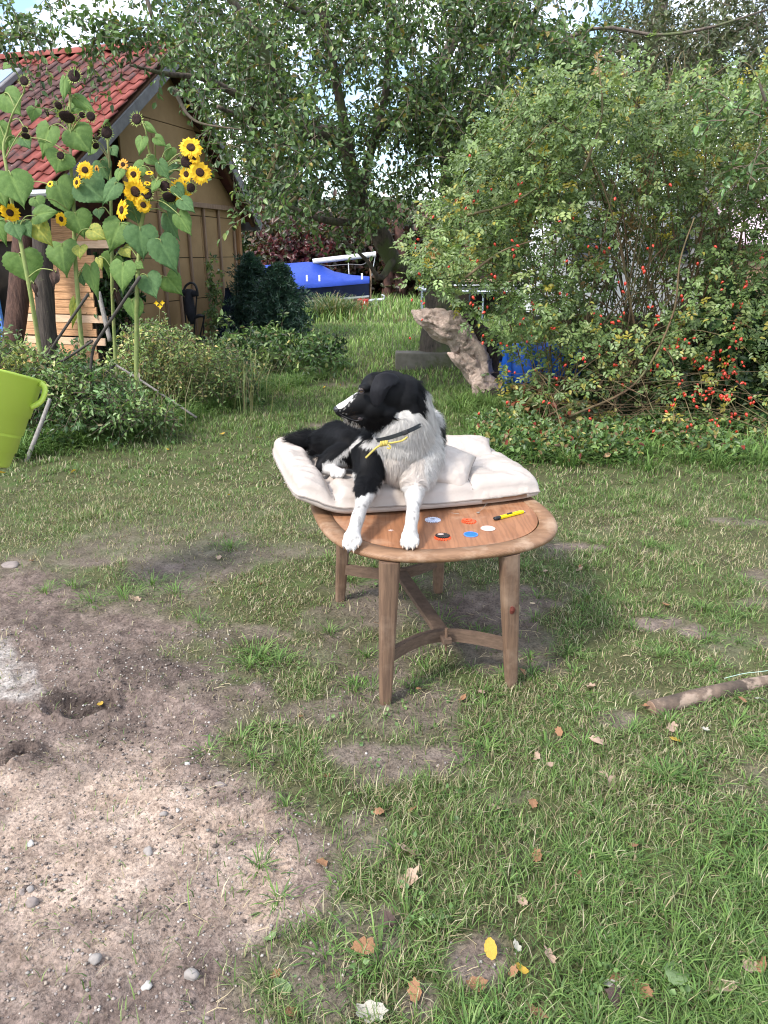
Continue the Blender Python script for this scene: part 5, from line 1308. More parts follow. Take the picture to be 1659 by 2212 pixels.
V, F = tube([pmat(u, v) + unit(MX * (u if abs(u) == 1 else 0) + MY * (v if abs(v) == 1 else 0)) * .001 + g.normal(0, .0008, 3) for u, v in ed], .0028, 6, loop=True); cushion.part('piping', V, F, M_seam)
for s_ in SEAMS:
    V, F = tube([pmat(s_ + .004 * math.sin(v * 20), v, 1) + Z * .001 for v in np.linspace(-.97, .97, 30)], .0018, 5); cushion.part('seam', V, F, M_seam)
# frayed threads at the right corner
fr_ = []
for i in range(46):
    v_ = g.uniform(-.2, 1); a = pmat(1, v_, g.uniform(.3, .7)); d_ = unit(MX * 1 + g.normal(0, .6, 3)) * g.uniform(.006, .022); fr_.append(tube([a, a + d_ * .6 + g.normal(0, .002, 3), a + d_], .0007, 3))
for i in range(14):
    v_ = g.uniform(-1, .8); a = pmat(-1, v_, .5); d_ = unit(-MX + g.normal(0, .6, 3)) * g.uniform(.004, .012); fr_.append(tube([a, a + d_], .0006, 3))
V, F = merge(fr_); cushion.part('frayed_edge', V, F, M_white, kind='stuff')
# two small pillows
def pillow(name, label, c, X, Y, N, a, b, t, seed, ptx=None):
    T = Thing(name, label, 'pillow', c)
    nu = 40; us = np.linspace(-1, 1, nu); U, Vv = np.meshgrid(us, us)
    e = (np.clip(1 - np.abs(U) ** 3, 0, 1) * np.clip(1 - np.abs(Vv) ** 3, 0, 1)) ** .5
    pin = 1 - .10 * (1 - Vv ** 2) * np.abs(U) ** 3; pin2 = 1 - .10 * (1 - U ** 2) * np.abs(Vv) ** 3
    w = (fbm(np.stack([U * 1.5, Vv * 1.5, 0 * U + seed], -1), 2.2, seed, 4) - .5)
    rad = np.sqrt(U ** 2 + Vv ** 2)
    star = .10 * np.cos(np.arctan2(Vv, U) * 9) * np.exp(-((rad - .45) / .25) ** 2) * .3
    h = t * e * (1 + .35 * w + star)
    base = c + X * (U * a * pin)[..., None] + Y * (Vv * b * pin2)[..., None]
    top = base + N * h[..., None]; bot = base - N * (h * .7)[..., None]
    V = np.concatenate([top.reshape(-1, 3), bot.reshape(-1, 3)]); n = nu * nu; F = []
    for j in range(nu - 1):
        for i in range(nu - 1):
            q_ = j * nu + i; F.append((q_, q_ + 1, q_ + nu + 1, q_ + nu)); F.append((n + q_, n + q_ + nu, n + q_ + nu + 1, n + q_ + 1))
    T.part('pillow_body', V, F, M_satin, smooth=True)
    per = [(u, -1) for u in us] + [(1, v) for v in us[1:]] + [(u, 1) for u in us[::-1][1:]] + [(-1, v) for v in us[::-1][1:-1]]
    V, F = tube([c + X * u * a * (1 - .10 * (1 - v * v) * abs(u) ** 3) + Y * v * b * (1 - .10 * (1 - u * u) * abs(v) ** 3) for u, v in per], .0022, 5, loop=True); T.part('piping', V, F, M_seam)
    return T
# pillow 1 leans against the dog's flank
N1 = unit(np.array((.22, -.62, .75))); X1 = unit(np.cross(np.array((.25, .78, .55)), N1)); Y1 = np.cross(N1, X1)
c1 = at(962, 1012, 2.72)
pillow('small_pillow', 'small cream pillow with pinched corner leaning against the dog on the cushion', c1, X1, Y1, N1, .105, .105, .055, 4)
c2_ = at(1005, 975, 3.06); X2 = unit(np.array((.95, .12, -.05))); N2 = unit(np.array((.05, -.35, .95))); Y2 = np.cross(N2, X2)
pillow('small_pillow', 'second cream pillow lying flat at the back of the cushion', c2_, X2, Y2, N2, .125, .10, .048, 9)

# ------------------------------------------------------------------ little things on the table top
TT = TZ - .0018
def cog(name, label, cat, c, r0, r1, n, m, h=.003, hole=.0, group=None):
    pts = []
    for k in range(n * 2):
        a = 2 * math.pi * (k + .5) / (2 * n); r_ = r1 if k % 2 else r0
        pts.append((r_ * math.cos(a), r_ * math.sin(a)))
    if hole:
        V = []; F = []; m2 = len(pts)
        for z_ in (0, h):
            for x, y in pts: V.append((x, y, z_))
            for x, y in pts: q_ = hole / math.hypot(x, y); V.append((x * q_, y * q_, z_))
        for k in range(m2):
            k2 = (k + 1) % m2
            F += [(k, k2, m2 + k2, m2 + k), (2 * m2 + k, 3 * m2 + k, 3 * m2 + k2, 2 * m2 + k2), (k, 2 * m2 + k, 2 * m2 + k2, k2), (m2 + k, m2 + k2, 3 * m2 + k2, 3 * m2 + k)]
        V = np.array(V)
    else: V, F = prism(pts, 0, h)
    return np.array(V) + c, F
def flat(name, color, rough=.45, trans=0): return material(name, color, tuple(v * .85 for v in color), rough=rough, scale=20, bump=0, trans=trans)
M_wcog = flat('white_plastic', (.62, .66, .78)); M_rcog = flat('orange_red_plastic', (.70, .09, .03)); M_bcog = flat('black_paper', (.02, .018, .018)); M_blue = flat('blue_card', (.01, .13, .72)); M_lblue = flat('light_blue_card', (.08, .20, .62)); M_clear = flat('milky_plastic', (.56, .42, .38), .2); M_yk = flat('yellow_plastic', (.80, .62, .01), .35)
def tz(a, b): return gz(a, b, TT)
T = Thing('cardboard_cog', 'white toothed disc on the table beside the dog\'s right hand paw', 'craft piece', tz(935, 1124), 'toothed craft discs on the table')
V, F = cog('', '', '', tz(935, 1124), .021, .029, 20, None, .0035, .012); T.part('toothed_ring', V, F, M_wcog); V, F = cog('', '', '', tz(935, 1124) + Z * .0037, .015, .022, 18, None, .0025, .008); T.part('toothed_ring', V, F, M_wcog)
T = Thing('cardboard_cog', 'orange red toothed disc lying nearest the cushion edge', 'craft piece', tz(1013, 1127), 'toothed craft discs on the table')
V, F = cog('', '', '', tz(1013, 1127), .019, .027, 16, None, .0035, .006); T.part('toothed_ring', V, F, M_rcog); V, F = cog('', '', '', tz(1009, 1126) + Z * .0037, .012, .018, 14, None, .003, .005); T.part('toothed_ring', V, F, M_rcog)
T = Thing('cardboard_cog', 'black toothed disc stacked on an orange red one near the table edge', 'craft piece', tz(956, 1161), 'toothed craft discs on the table')
V, F = cog('', '', '', tz(956, 1162), .021, .029, 18, None, .003); T.part('toothed_disc', V, F, M_rcog, label='orange red disc underneath'); V, F = cog('', '', '', tz(956, 1160) + Z * .0032, .019, .025, 20, None, .004, .003); T.part('toothed_disc', V, F, M_bcog)
V, F = prism([(.011 * math.cos(a), .006 * math.sin(a)) for a in np.linspace(0, 6.28, 9)[:-1]], 0, .0015); T.part('pink_scrap', V + tz(952, 1159) + Z * .0078, F, M_clear)
T = Thing('blue_disc', 'bright blue round disc with a paler rim lying on the table', 'disc', tz(1017, 1155))
V, F = lathe([(0, 0), (.0245, 0), (.0245, .0022), (.0215, .0024), (.0213, .0018), (0, .0018)], tz(1017, 1155), None, 36); T.part('rim', V, F, M_lblue)
V, F = lathe([(.0212, .0019), (0, .0026)], tz(1017, 1155), None, 36); T.part('face', V, F, M_blue)
V, F = lathe([(0, 0), (.025, 0), (.026, .0012), (.0245, .0022), (.022, .0014), (0, .0014)], tz(1054, 1142), None, 36); solo('clear_disc', V, F, M_clear, 'round milky transparent disc beside the blue one', 'disc')
# cutter knife
ka = tz(1068, 1124); kb = tz(1133, 1107); kd = unit(kb - ka); ks_ = np.cross(Z, kd); KL = np.linalg.norm(kb - ka)
T = Thing('cutter_knife', 'yellow snap blade cutter knife with black slider near the cushion edge', 'knife', ka)
def kpt(t, s_, z_): return ka + kd * (t * KL) + ks_ * s_ + Z * z_
def kbox(t0, t1, w, h, z0, m, nm, par=None, bev=.0012, s0=0): v, f = box(kpt((t0 + t1) / 2, s0, z0 + h / 2), ((t1 - t0) * KL, w, h), (kd, ks_, Z), bev); return T.part(nm, v, f, m, par)
hd = kbox(.16, .93, .0045, .009, .001, M_yk, 'handle_side', s0=.0052); kbox(.16, .93, .0045, .009, .001, M_yk, 'handle_side', s0=-.0052); kbox(.16, .90, .006, .004, .001, M_yk, 'handle')
kbox(.80, .95, .012, .008, .0015, M_yk, 'handle_tip'); kbox(-.02, .20, .016, .0115, .0005, M_blackp, 'end_cap', bev=.004); kbox(.42, .58, .009, .005, .0085, M_blackp, 'slider'); kbox(.93, 1.0, .007, .0009, .005, M_alu, 'blade', bev=0)
V, F = cog('', '', '', tz(844, 1146), .004, .010, 6, None, .0015); solo('star_scrap', V, F, M_clear, 'tiny pale star shaped scrap between the dog\'s front paws', 'scrap')
V, F = tube([tz(1029, 1107), tz(1034, 1108) + Z * .004, tz(1052, 1092) + Z * .012, tz(1060, 1070) + Z * .03], .0008, 4, smooth=4); V2, F2 = ellipsoid(tz(1033, 1109) + Z * .003, (.006, .004, .003), nu=8, nv=5); V, F = merge([(V, F), (V2, F2)]); solo('thread', V, F, M_seam, 'loose pale thread with a knot hanging from the cushion onto the table', 'thread')
V, F = tube([tz(975, 1108), tz(992, 1110)], .0012, 5); solo('straw_stalk', V, F, M_seam, 'short dry stalk lying on the table by the cushion', 'stalk')
# ------------------------------------------------------------------ the dog
def D_(x, y, Y): return at(x, y, Y)
blobs = []
def chain(pts, rads, sy=1.0, n=20, sm=5):
    PR = catmull(np.hstack([np.array(pts, float), np.array(rads, float)[:, None]]), sm)
    L_ = []
    for p_ in PR[::1]: L_.append(ellipsoid(p_[:3], (p_[3], p_[3] * sy, p_[3]), nu=14, nv=9))
    V, F = merge(L_); blobs.append((V, F))
def ell(c, r, ax=None): blobs.append(ellipsoid(c, r, ax, 24, 16))
# torso
ell(D_(862, 985, 2.70), (.115, .125, .135))
ell(D_(858, 940, 2.70), (.100, .105, .110))
chain([D_(870, 975, 2.74), D_(820, 965, 2.90), D_(765, 968, 3.02), D_(722, 972, 3.06)], [.125, .125, .110, .095])
ell(D_(806, 985, 2.66), (.060, .085, .095))      # near shoulder, black
ell(D_(918, 975, 2.70), (.055, .085, .105))      # far shoulder, white
ell(D_(935, 940, 2.80), (.035, .10, .09))
# haunch, lower hind leg and hind foot
ell(D_(735, 962, 2.96), (.080, .085, .085), )
chain([D_(728, 955, 2.93), D_(755, 962, 2.84), D_(778, 972, 2.78)], [.085, .072, .045])
chain([D_(768, 975, 2.80), D_(735, 985, 2.77), D_(702, 1002, 2.74), D_(694, 1011, 2.73)], [.055, .050, .032, .024])
chain([D_(692, 1013, 2.74), D_(712, 1014, 2.72), D_(730, 1021, 2.69)], [.022, .023, .022])
ell(D_(728, 1020, 2.68), (.030, .022, .018))
for i, (x, y) in enumerate([(719, 1027), (729, 1029), (738, 1027), (742, 1020)]): ell(D_(x, y - 1, 2.665), (.0105, .016, .0125))
# far hind leg tucked under
chain([D_(760, 1000, 2.95), D_(790, 1012, 2.80)], [.07, .05])
# front legs
def foreleg(S, E, Wr, Pw, re, rw):
    chain([S, (S + E) / 2 + np.array((0, .01, 0)), E], [.075, .062, re])
    chain([E, E * .66 + Wr * .34 + np.array((0, -.008, .004)), E * .3 + Wr * .7, Wr], [re, re * .80, rw * 1.05, rw * 1.08])
    chain([Wr, Wr * .45 + Pw * .55, Pw], [rw * 1.08, rw * .98, rw * 1.08])
foreleg(D_(803, 975, 2.66), D_(796, 1046, 2.545), D_(773, 1118, 2.345), D_(763, 1152, 2.27), .046, .0225)
foreleg(D_(915, 985, 2.68), D_(896, 1052, 2.545), D_(891, 1115, 2.345), D_(886, 1148, 2.27), .044, .0225)
def paw(c, toes, dirn, s=1.0):
    dirn = unit(np.array(dirn)); side = unit(np.cross(dirn, Z)); 
    ell(c, (.030 * s, .036 * s, .021 * s))
    out = []
    for i, (x, y) in enumerate(toes):
        t_ = at(x, y, c[1] - (.034 if i in (1, 2) else .024)); ell(t_, (.0102 * s, .020 * s, .0135 * s)); ell(t_ + dirn * .012 - Z * .002, (.0088 * s, .010 * s, .0105 * s)); out.append(t_ + dirn * .021 - Z * .0045)
    return out
pl = D_(761, 1159, 2.262); pr_ = D_(885.5, 1158, 2.268)
clL = paw(pl, [(745, 1172), (754, 1179), (766, 1178), (776, 1168)], (-.12, -1, -.20))
clR = paw(pr_, [(870, 1170), (879, 1174.5), (891, 1174.5), (900, 1169)], (0, -1, -.08))
# neck
chain([D_(868, 955, 2.68), D_(876, 920, 2.68), D_(880, 885, 2.68), D_(872, 862, 2.67)], [.112, .105, .092, .080])
chain([D_(905, 930, 2.72), D_(898, 890, 2.71)], [.075, .06])
# head: skull, brow, cheek, muzzle, lower jaw
ell(D_(842, 852, 2.66), (.090, .078, .086))
ell(D_(815, 838, 2.645), (.062, .062, .056))
ell(D_(872, 862, 2.67), (.078, .082, .088))
ell(D_(806, 880, 2.62), (.060, .052, .052))
ell(D_(838, 888, 2.63), (.050, .052, .042))
chain([D_(798, 868, 2.615), D_(776, 873, 2.603), D_(755, 881, 2.597), D_(737, 886, 2.594)], [.052, .041, .0325, .0245], .82)
chain([D_(795, 896, 2.612), D_(776, 903, 2.602), D_(757, 900, 2.597), D_(741, 894, 2.594)], [.034, .028, .022, .015], .85)
chain([D_(812, 908, 2.622), D_(792, 908, 2.610), D_(770, 904, 2.602)], [.026, .018, .010], .9)
# brow ridge
ell(D_(788, 838, 2.60), (.024, .022, .016))
# tail
chain([D_(705, 968, 3.06), D_(685, 955, 3.06), D_(664, 950, 3.05), D_(640, 948, 3.04)], [.05, .042, .036, .018])
V, F = merge(blobs)
tmp = bpy.data.objects.new('tmp', new_mesh('tmp', V, F)); COL.objects.link(tmp)
md = tmp.modifiers.new('r', 'REMESH'); md.mode = 'VOXEL'; md.voxel_size = .0042; md.adaptivity = 0
ms = tmp.modifiers.new('s', 'SMOOTH'); ms.factor = .5; ms.iterations = 5
dg = bpy.context.evaluated_depsgraph_get(); ev = tmp.evaluated_get(dg); em = ev.to_mesh()
nV = len(em.vertices); BV = np.empty(nV * 3); em.vertices.foreach_get('co', BV); BV = BV.reshape(-1, 3)
em.calc_loop_triangles(); BT = np.empty(len(em.loop_triangles) * 3, np.int32); em.loop_triangles.foreach_get('vertices', BT); BT = BT.reshape(-1, 3)
nP_ = len(em.polygons); BF = np.empty(nP_ * 4, np.int32); ok = all(len(p_.vertices) == 4 for p_ in em.polygons)
if ok: em.polygons.foreach_get('vertices', BF); BFm = BF.reshape(-1, 4)
else: BFm = [tuple(p_.vertices) for p_ in em.polygons]
BN = np.empty(nV * 3); em.vertices.foreach_get('normal', BN); BN = BN.reshape(-1, 3)
ev.to_mesh_clear(); bpy.data.objects.remove(tmp)

BLACK = np.array((.0045, .0045, .0055)); WHITE = np.array((.50, .475, .45)); PINKW = np.array((.60, .50, .45)); BROWN = np.array((.016, .011, .008))
HEADP = [(722, 840), (790, 770), (960, 770), (930, 820), (915, 850), (914, 882), (911, 896), (895, 892), (882, 888), (862, 892), (850, 902), (840, 910), (832, 918), (815, 924), (800, 924), (788, 922), (778, 916), (768, 911), (757, 905), (745, 897), (736, 890), (737, 884), (743, 878), (753, 872), (760, 862), (765, 852), (775, 842)]
BODYP = [(600, 800), (720, 880), (800, 914), (808, 930), (806, 946), (790, 955), (787, 965), (812, 968), (822, 985), (828, 1000), (830, 1030), (820, 1048), (806, 1060), (798, 1062), (788, 1068), (776, 1074), (762, 1070), (768, 1040), (772, 1020), (750, 1000), (715, 990), (702, 998), (696, 1018), (600, 1060)]
FLANK = [(946, 890), (975, 900), (975, 990), (935, 1050), (925, 1010), (918, 985), (935, 970), (948, 945)]
def coat(P):
    px, py = proj(P); w = (vn3(P, 90, 3) - .5) * 7 + (vn3(P, 40, 5) - .5) * 6
    dep = P[..., 1]
    black = np.zeros(len(P)); 
    hd = (sd_poly(px + w, py + w, HEADP) < 0) & (dep < 2.80)
    bd = (sd_poly(px + w * .6, py + w, BODYP) < 0)
    fk = (sd_poly(px + w, py, FLANK) < 0) & (dep > 2.70)
    back = (dep > 2.84) & (P[..., 2] > .70)
    stripe = np.abs((px - 785) * (1000 - 945) - (py - 945) * (716 - 785)) / math.hypot(55, 69) < (3.5 + w * .25)
    stripe = stripe & (px > 712) & (px < 786) & (dep < 2.9)
    footw = (px > 695) & (px < 750) & (py > 990) & (py > 1000 - .0 * px) & (dep < 2.78)
    frontleg = (py > 1062) | ((px > 822) & (py > 925))
    k = hd | (bd & ~stripe & ~footw & (py < 1076)) | fk | back
    C = np.where(k[:, None], BLACK, WHITE)
    # chin and muzzle: greyish brown speckle, white blaze
    sp_ = hd & (px < 772) & (py > 880) & (vn3(P, 700, 8) > .62); C = np.where(sp_[:, None], BROWN, C)
    ch = (px > 738) & (px < 779) & (py > np.interp(px, [738, 757, 779], [900, 909, 917]) + w * .3) & (dep < 2.66) & (py < 930) & (P[..., 2] > .84); C = np.where(ch[:, None], WHITE * .8, C)
    bl = (px > 733) & (px < 790) & (py < 895) & (dep < 2.66) & hd & (sd_poly(px, py, HEADP) > -5) & (vn3(P, 420, 9) > .66); C = np.where(bl[:, None], WHITE * .45, C)
    pk = (~k) & (py > 985) & (py < 1050) & (px > 825) & (px < 915); C = np.where(pk[:, None], C * np.array((.96, .89, .84)), C)
    gs = (~k) & (py > 1060) & (vn3(P, 60, 6) > .80); C = np.where(gs[:, None], C * .62, C)
    return C, k
BC, Bk = coat(BV)
M_coat = material('dog_coat', W1, (.85, .85, .85), rough=.6, scale=60, bump=.3, bscale=220, attr=True, spec=.12, bdist=.003)
droot = np.array((*D_(862, 1050, 2.65)[:2], TZ))
dog = Thing('dog', 'black and white sheepdog lying on the cushion with its head turned to the left', 'dog', droot)
body = dog.part('body', BV, BFm, M_coat, smooth=True, col=BC)
# fur
g = np.random.default_rng(77)
def groom(P, N):
    px, py = proj(P); n = len(P); g_ = np.zeros((n, 3))
    g_[:] = (-.1, .25, -1.0)
    head = (py < 905) & (P[:, 1] < 2.78) & (px < 915) & (P[:, 2] > .86)
    g_[head] = (1.0, .15, -.22)
    hb = head & (px > 870); g_[hb] = (.55, .2, -.9)
    leg = (py > 1060); g_[leg] = (-.03, -.45, -.9)
    bk = (P[:, 1] > 2.82); g_[bk] = (-.8, .35, -.35)
    tail = (px < 700) & (py < 990); g_[tail] = (-1, .1, .05)
    hf = (px < 750) & (py > 995); g_[hf] = (.8, -.4, -.2)
    t = g_ - (g_ * N).sum(1, keepdims=True) * N
    return unit(t)
def furlen(P):
    px, py = proj(P); L_ = np.full(len(P), .020)
    head = (py < 900) & (P[:, 1] < 2.78) & (px < 905) & (P[:, 2] > .86)
    L_[head] = .009; L_[head & (px < 800)] = .004
    ruff = (px > 790) & (py > 880) & (py < 1045) & (P[:, 1] < 2.85); L_[ruff & ~head] = .034
    L_[(px > 900) & (py < 960) & (P[:, 1] < 2.9)] = .040
    L_[(py > 1055)] = .010; L_[(py > 1120)] = .008
    L_[(px < 700) & (py < 985)] = .060
    L_[(px < 750) & (py > 995)] = .007
    L_[(px > 760) & (px < 830) & (py > 960) & (py < 1060)] = .022
    return L_
def fur(BV, BT, BN, n, wid, name, dens=None, lift=.30):
    a, b, c_ = BV[BT[:, 0]], BV[BT[:, 1]], BV[BT[:, 2]]
    ar = np.linalg.norm(np.cross(b - a, c_ - a), axis=1)
    fc = (a + b + c_) / 3
    Lf = furlen(fc); ar = ar * np.where(Lf < .006, 1.2, 1.0) * np.where(fc[:, 1] > 2.95, .8, 1)
    i = g.choice(len(BT), n, p=ar / ar.sum()); r1, r2 = np.sqrt(g.uniform(0, 1, n)), g.uniform(0, 1, n)
    w0, w1, w2 = (1 - r1)[:, None], (r1 * (1 - r2))[:, None], (r1 * r2)[:, None]
    P = a[i] * w0 + b[i] * w1 + c_[i] * w2; N = unit(BN[BT[i, 0]] * w0 + BN[BT[i, 1]] * w1 + BN[BT[i, 2]] * w2)
    # keep clear of the nose, the eye and the pads
    px, py = proj(P); k = ~((np.hypot(px - 727, py - 885) < 11)) & ~((np.hypot(px - 781, py - 845) < 5) & (P[:, 1] < 2.65)); P, N = P[k], N[k]; n = len(P)
    G = groom(P, N); G = unit(G + .55 * np.stack([vn3(P, 28, 1) - .5, vn3(P, 28, 2) - .5, vn3(P, 28, 4) - .5], 1) * 1.6 + .12 * g.normal(size=(n, 3)))
    L_ = furlen(P) * g.uniform(.6, 1.25, n)
    C, kk = coat(P); C = C * (1 + .13 * g.normal(size=(n, 1))).clip(.6, 1.3)
    lf = lift * (1 + .4 * g.normal(size=(n, 1)))
    d1 = unit(G + N * lf * 1.2); d2 = unit(G + N * lf * .2 + np.array((0, 0, -.15)))
    S = unit(np.cross(d1, N)); W_ = (wid * g.uniform(.7, 1.3, n) * np.where(L_ < .012, .8, 1))[:, None] * .5
    m1 = P - N * .001 + d1 * L_[:, None] * .5; t_ = m1 + d2 * L_[:, None] * .5
    V = np.stack([P - N * .001 - S * W_, P - N * .001 + S * W_, m1 + S * W_ * .8, m1 - S * W_ * .8, t_], 1)
    b0 = np.arange(n)[:, None] * 5
    F = np.concatenate([b0 + np.array([q_]) for q_ in ((0, 1, 2), (0, 2, 3), (3, 2, 4))])
    Cv = np.repeat(C[:, None], 5, 1)
    NN_ = unit(np.repeat(N[:, None], 5, 1) + .25 * np.repeat(S[:, None], 5, 1) * np.array([-1, 1, 1, -1, 0])[None, :, None])
    return V.reshape(-1, 3), F, Cv.reshape(-1, 3), NN_.reshape(-1, 3)
V, F, C, NN_ = fur(BV, BT, BN, 120000, .0016, 'fur')
fo = dog.part('fur', V, F, material('dog_fur', W1, (.9, .9, .9), rough=.6, scale=80, bump=0, attr=True, spec=.12), body, col=C, kind='stuff', smooth=True)
fo.data.normals_split_custom_set_from_vertices([tuple(v) for v in NN_.tolist()])
# nose, eye, mouth, ear, claws
M_nose = material('dog_nose', (.022, .024, .03), (.012, .013, .016), rough=.42, scale=200, bump=.4, spec=.5, bdist=.001)
nc = D_(728.5, 884, 2.593)
V1 = ellipsoid(nc, (.0135, .0165, .0125), nu=18, nv=12); V2 = ellipsoid(nc + np.array((.004, 0, -.008)), (.008, .007, .010), nu=12, nv=8)
V, F = merge([V1, V2]); nose = dog.part('nose', V, F, M_nose, smooth=True)
v, f = ellipsoid(nc + np.array((-.0085, -.0105, -.001)), (.004, .004, .0032), nu=10, nv=6); dog.part('nostril', v, f, M_blackp, nose)
ec = D_(780.5, 845.5, 2.558)
v, f = ellipsoid(ec + np.array((0, .007, 0)), (.0092, .0095, .0092), nu=16, nv=12); eye = dog.part('eye', v, f, material('dog_eye', (.11, .05, .02), (.05, .025, .01), rough=.06, scale=20, bump=0, spec=.9), smooth=True)
for sg, m_ in ((1, 'upper_eyelid'), (-1, 'lower_eyelid')):
    pts = [ec + np.array((-.0105, .002, -.001)), ec + np.array((-.004, -.0035, .0055 * sg)), ec + np.array((.004, -.0035, .0052 * sg)), ec + np.array((.0105, .001, .0005))]
    V, F = tube(pts, [.0012, .0026, .0026, .0012], 6, smooth=4); dog.part(m_, V, F, material('eyelid', (.03, .024, .026), (.02, .016, .018), rough=.5, scale=40, bump=0))
V, F = tube([D_(733, 893, 2.578), D_(742, 899, 2.574), D_(756, 905, 2.568), D_(768, 908.5, 2.567), D_(778, 907, 2.566), D_(785, 902, 2.568)], [.0012, .0016, .0018, .002, .003, .0015], 6, smooth=4); dog.part('lips', V, F, material('lip', (.008, .007, .008), (.005, .004, .005), rough=.5, scale=40, bump=0))
v, f = ellipsoid(D_(778, 905, 2.566), (.009, .004, .006), nu=12, nv=8); dog.part('mouth_corner', v, f, material('lip_fold', (.04, .028, .03), (.02, .015, .016), rough=.4, scale=90, bump=.3))
# ear flap: folded at the top, hanging forward and down beside the cheek
eo = [(811, 812), (803, 830), (799, 848), (800, 862), (806, 872), (814, 876), (822, 872), (829, 862), (834, 852), (840, 840), (848, 832), (857, 829), (863, 822), (858, 812), (845, 806), (828, 804)]
def earY(x, y): return 2.578 + .026 * ((x - 825) / 35) ** 2 * (1 if x > 825 else .6) - .010 * sstep(812, 850, y) + .018 * sstep(850, 878, y) * 0
cx_, cy_ = 826, 838
rowsE = []
for k, s_ in enumerate((0.0, .35, .65, .86, 1.0)):
    ring_ = []
    for (x, y) in catmull(np.array([(a, b, 0) for a, b in eo + [eo[0]]]), 3)[:-1, :2]:
        X_, Y_ = cx_ + (x - cx_) * s_, cy_ + (y - cy_) * s_; bulge = .007 * (1 - s_ ** 2) + .004
        ring_.append(at(X_, Y_, float(earY(X_, Y_)) - bulge))
    rowsE.append(np.array(ring_))
k = len(rowsE[0]); back = [r_ + np.array((0, .0065, 0)) * (1 if i < 4 else .5) for i, r_ in enumerate(rowsE)]
V, F = ringmesh(rowsE[1:] + back[1:][::-1]); V = np.vstack([V, rowsE[0][0], back[0][0]]); nn = len(V)
F += [(i, nn - 2, (i + 1) % k) for i in range(k)]; off = (len(rowsE) - 1) * 2 * k - k; F += [(off + (i + 1) % k, nn - 1, off + i) for i in range(k)]
earC = np.tile(BLACK * 4, (len(V), 1))
ear = dog.part('ear', V, F, M_coat, smooth=True, col=earC)
# velvet fur on the ear
ET = np.array([(i, j, k_) for f in F if len(f) >= 3 for (i, j, k_) in ([(f[0], f[1], f[2])] + ([(f[0], f[2], f[3])] if len(f) == 4 else []))])
EV = np.array(V); fn = np.cross(EV[ET[:, 1]] - EV[ET[:, 0]], EV[ET[:, 2]] - EV[ET[:, 0]]); 
sgn = np.where(fn[:, 1:2] > 0, -1, 1); fn = unit(fn * sgn)
i = g.choice(len(ET), 5000); w_ = g.dirichlet((1, 1, 1), 5000); P = (EV[ET[i]] * w_[..., None]).sum(1); N = fn[i]; n = 5000
G = unit(np.array((-.15, -.1, -1.0)) + g.normal(size=(n, 3)) * .2); L_ = g.uniform(.004, .009, n)[:, None]; S = unit(np.cross(G, N)); t_ = P + unit(G + N * .25) * L_
V2 = np.stack([P - S * .0006, P + S * .0006, t_], 1).reshape(-1, 3); F2 = np.arange(3 * n).reshape(-1, 3)
eo_ = dog.part('ear_fur', V2, F2, fo.data.materials[0], ear, col=np.tile(BLACK * 4, (3 * n, 1)), kind='stuff')
eo_.data.normals_split_custom_set_from_vertices([tuple(v) for v in np.repeat(N, 3, 0).tolist()])
# far ear, hidden side
v, f = ellipsoid(D_(842, 845, 2.745), (.032, .008, .05), nu=14, nv=10); dog.part('ear', v, f, M_coat, smooth=True, col=np.tile(BLACK, (len(v), 1)))
M_claw = material('claw', (.52, .42, .34), (.3, .22, .18), rough=.35, scale=40, bump=0)
M_clawd = material('dark_claw', (.05, .04, .04), (.03, .025, .025), rough=.35, scale=40, bump=0)
for i, c_ in enumerate(clL + clR):
    dn = np.array((0, -.75, -.6)); V, F = tube([c_ - dn * .004, c_ + dn * .003, c_ + dn * .008 - Z * .002], [.0032, .0027, .0008], 7); dog.part('claw', V, F, M_clawd if i in (0, 1) else M_claw)
# collar and rope
M_collar = material('black_collar', (.018, .022, .024), (.01, .012, .014), rough=.7, scale=40, bump=.2)
cc = D_(860, 928, 2.69); A_ = D_(911, 915, 2.66) - D_(809, 952, 2.66); A_[1] = 0; ah = np.linalg.norm(A_) / 2 + .014; A_ = unit(A_)
B_ = unit(np.array((-.05, 1, -.13))); 
pts = []
for t in np.linspace(0, 2 * math.pi, 49)[:-1]: pts.append(cc + A_ * ah * math.cos(t) + B_ * .152 * math.sin(t) )
nrm = unit(np.cross(A_, B_)); nrm = nrm if nrm[2] > 0 else -nrm; V = []; F = []; m = len(pts)
for i, p_ in enumerate(pts):
    o_ = unit(p_ - cc); 
    for (a, b) in ((0, -.0075), (.003, -.007), (.003, .007), (0, .0075)): V.append(p_ + o_ * a + nrm * b)
for i in range(m):
    for k in range(4): F.append((i * 4 + k, i * 4 + (k + 1) % 4, ((i + 1) % m) * 4 + (k + 1) % 4, ((i + 1) % m) * 4 + k))
col_ = dog.part('collar', V, F, M_collar)
bk_ = pts[int(48 * .78)] + unit(pts[int(48 * .78)] - cc) * .003; v, f = box(bk_, (.026, .006, .017), (A_, B_, nrm), .004); dog.part('buckle', v, f, M_blackp, col_)
M_rope = material('yellow_cord', (.50, .40, .10), (.36, .28, .07), rough=.7, scale=90, bump=.6, bdist=.002)
Yr = 2.524
def rp_(x, y, d_=0): return D_(x, y, Yr + d_)
rope = Thing('yellow_cord', 'yellow cord knotted to the dog\'s collar with a short loose end', 'cord', rp_(828, 958))
V, F = tube([rp_(880, 944, .010), rp_(868, 952, .0), rp_(850, 956, -.004), rp_(836, 958, -.006), rp_(824, 961, -.006), rp_(812, 968, -.006), rp_(801, 978, -.006), rp_(790, 989, -.004)], .0036, 8, smooth=5); rope.part('cord', V, F, M_rope, smooth=True)
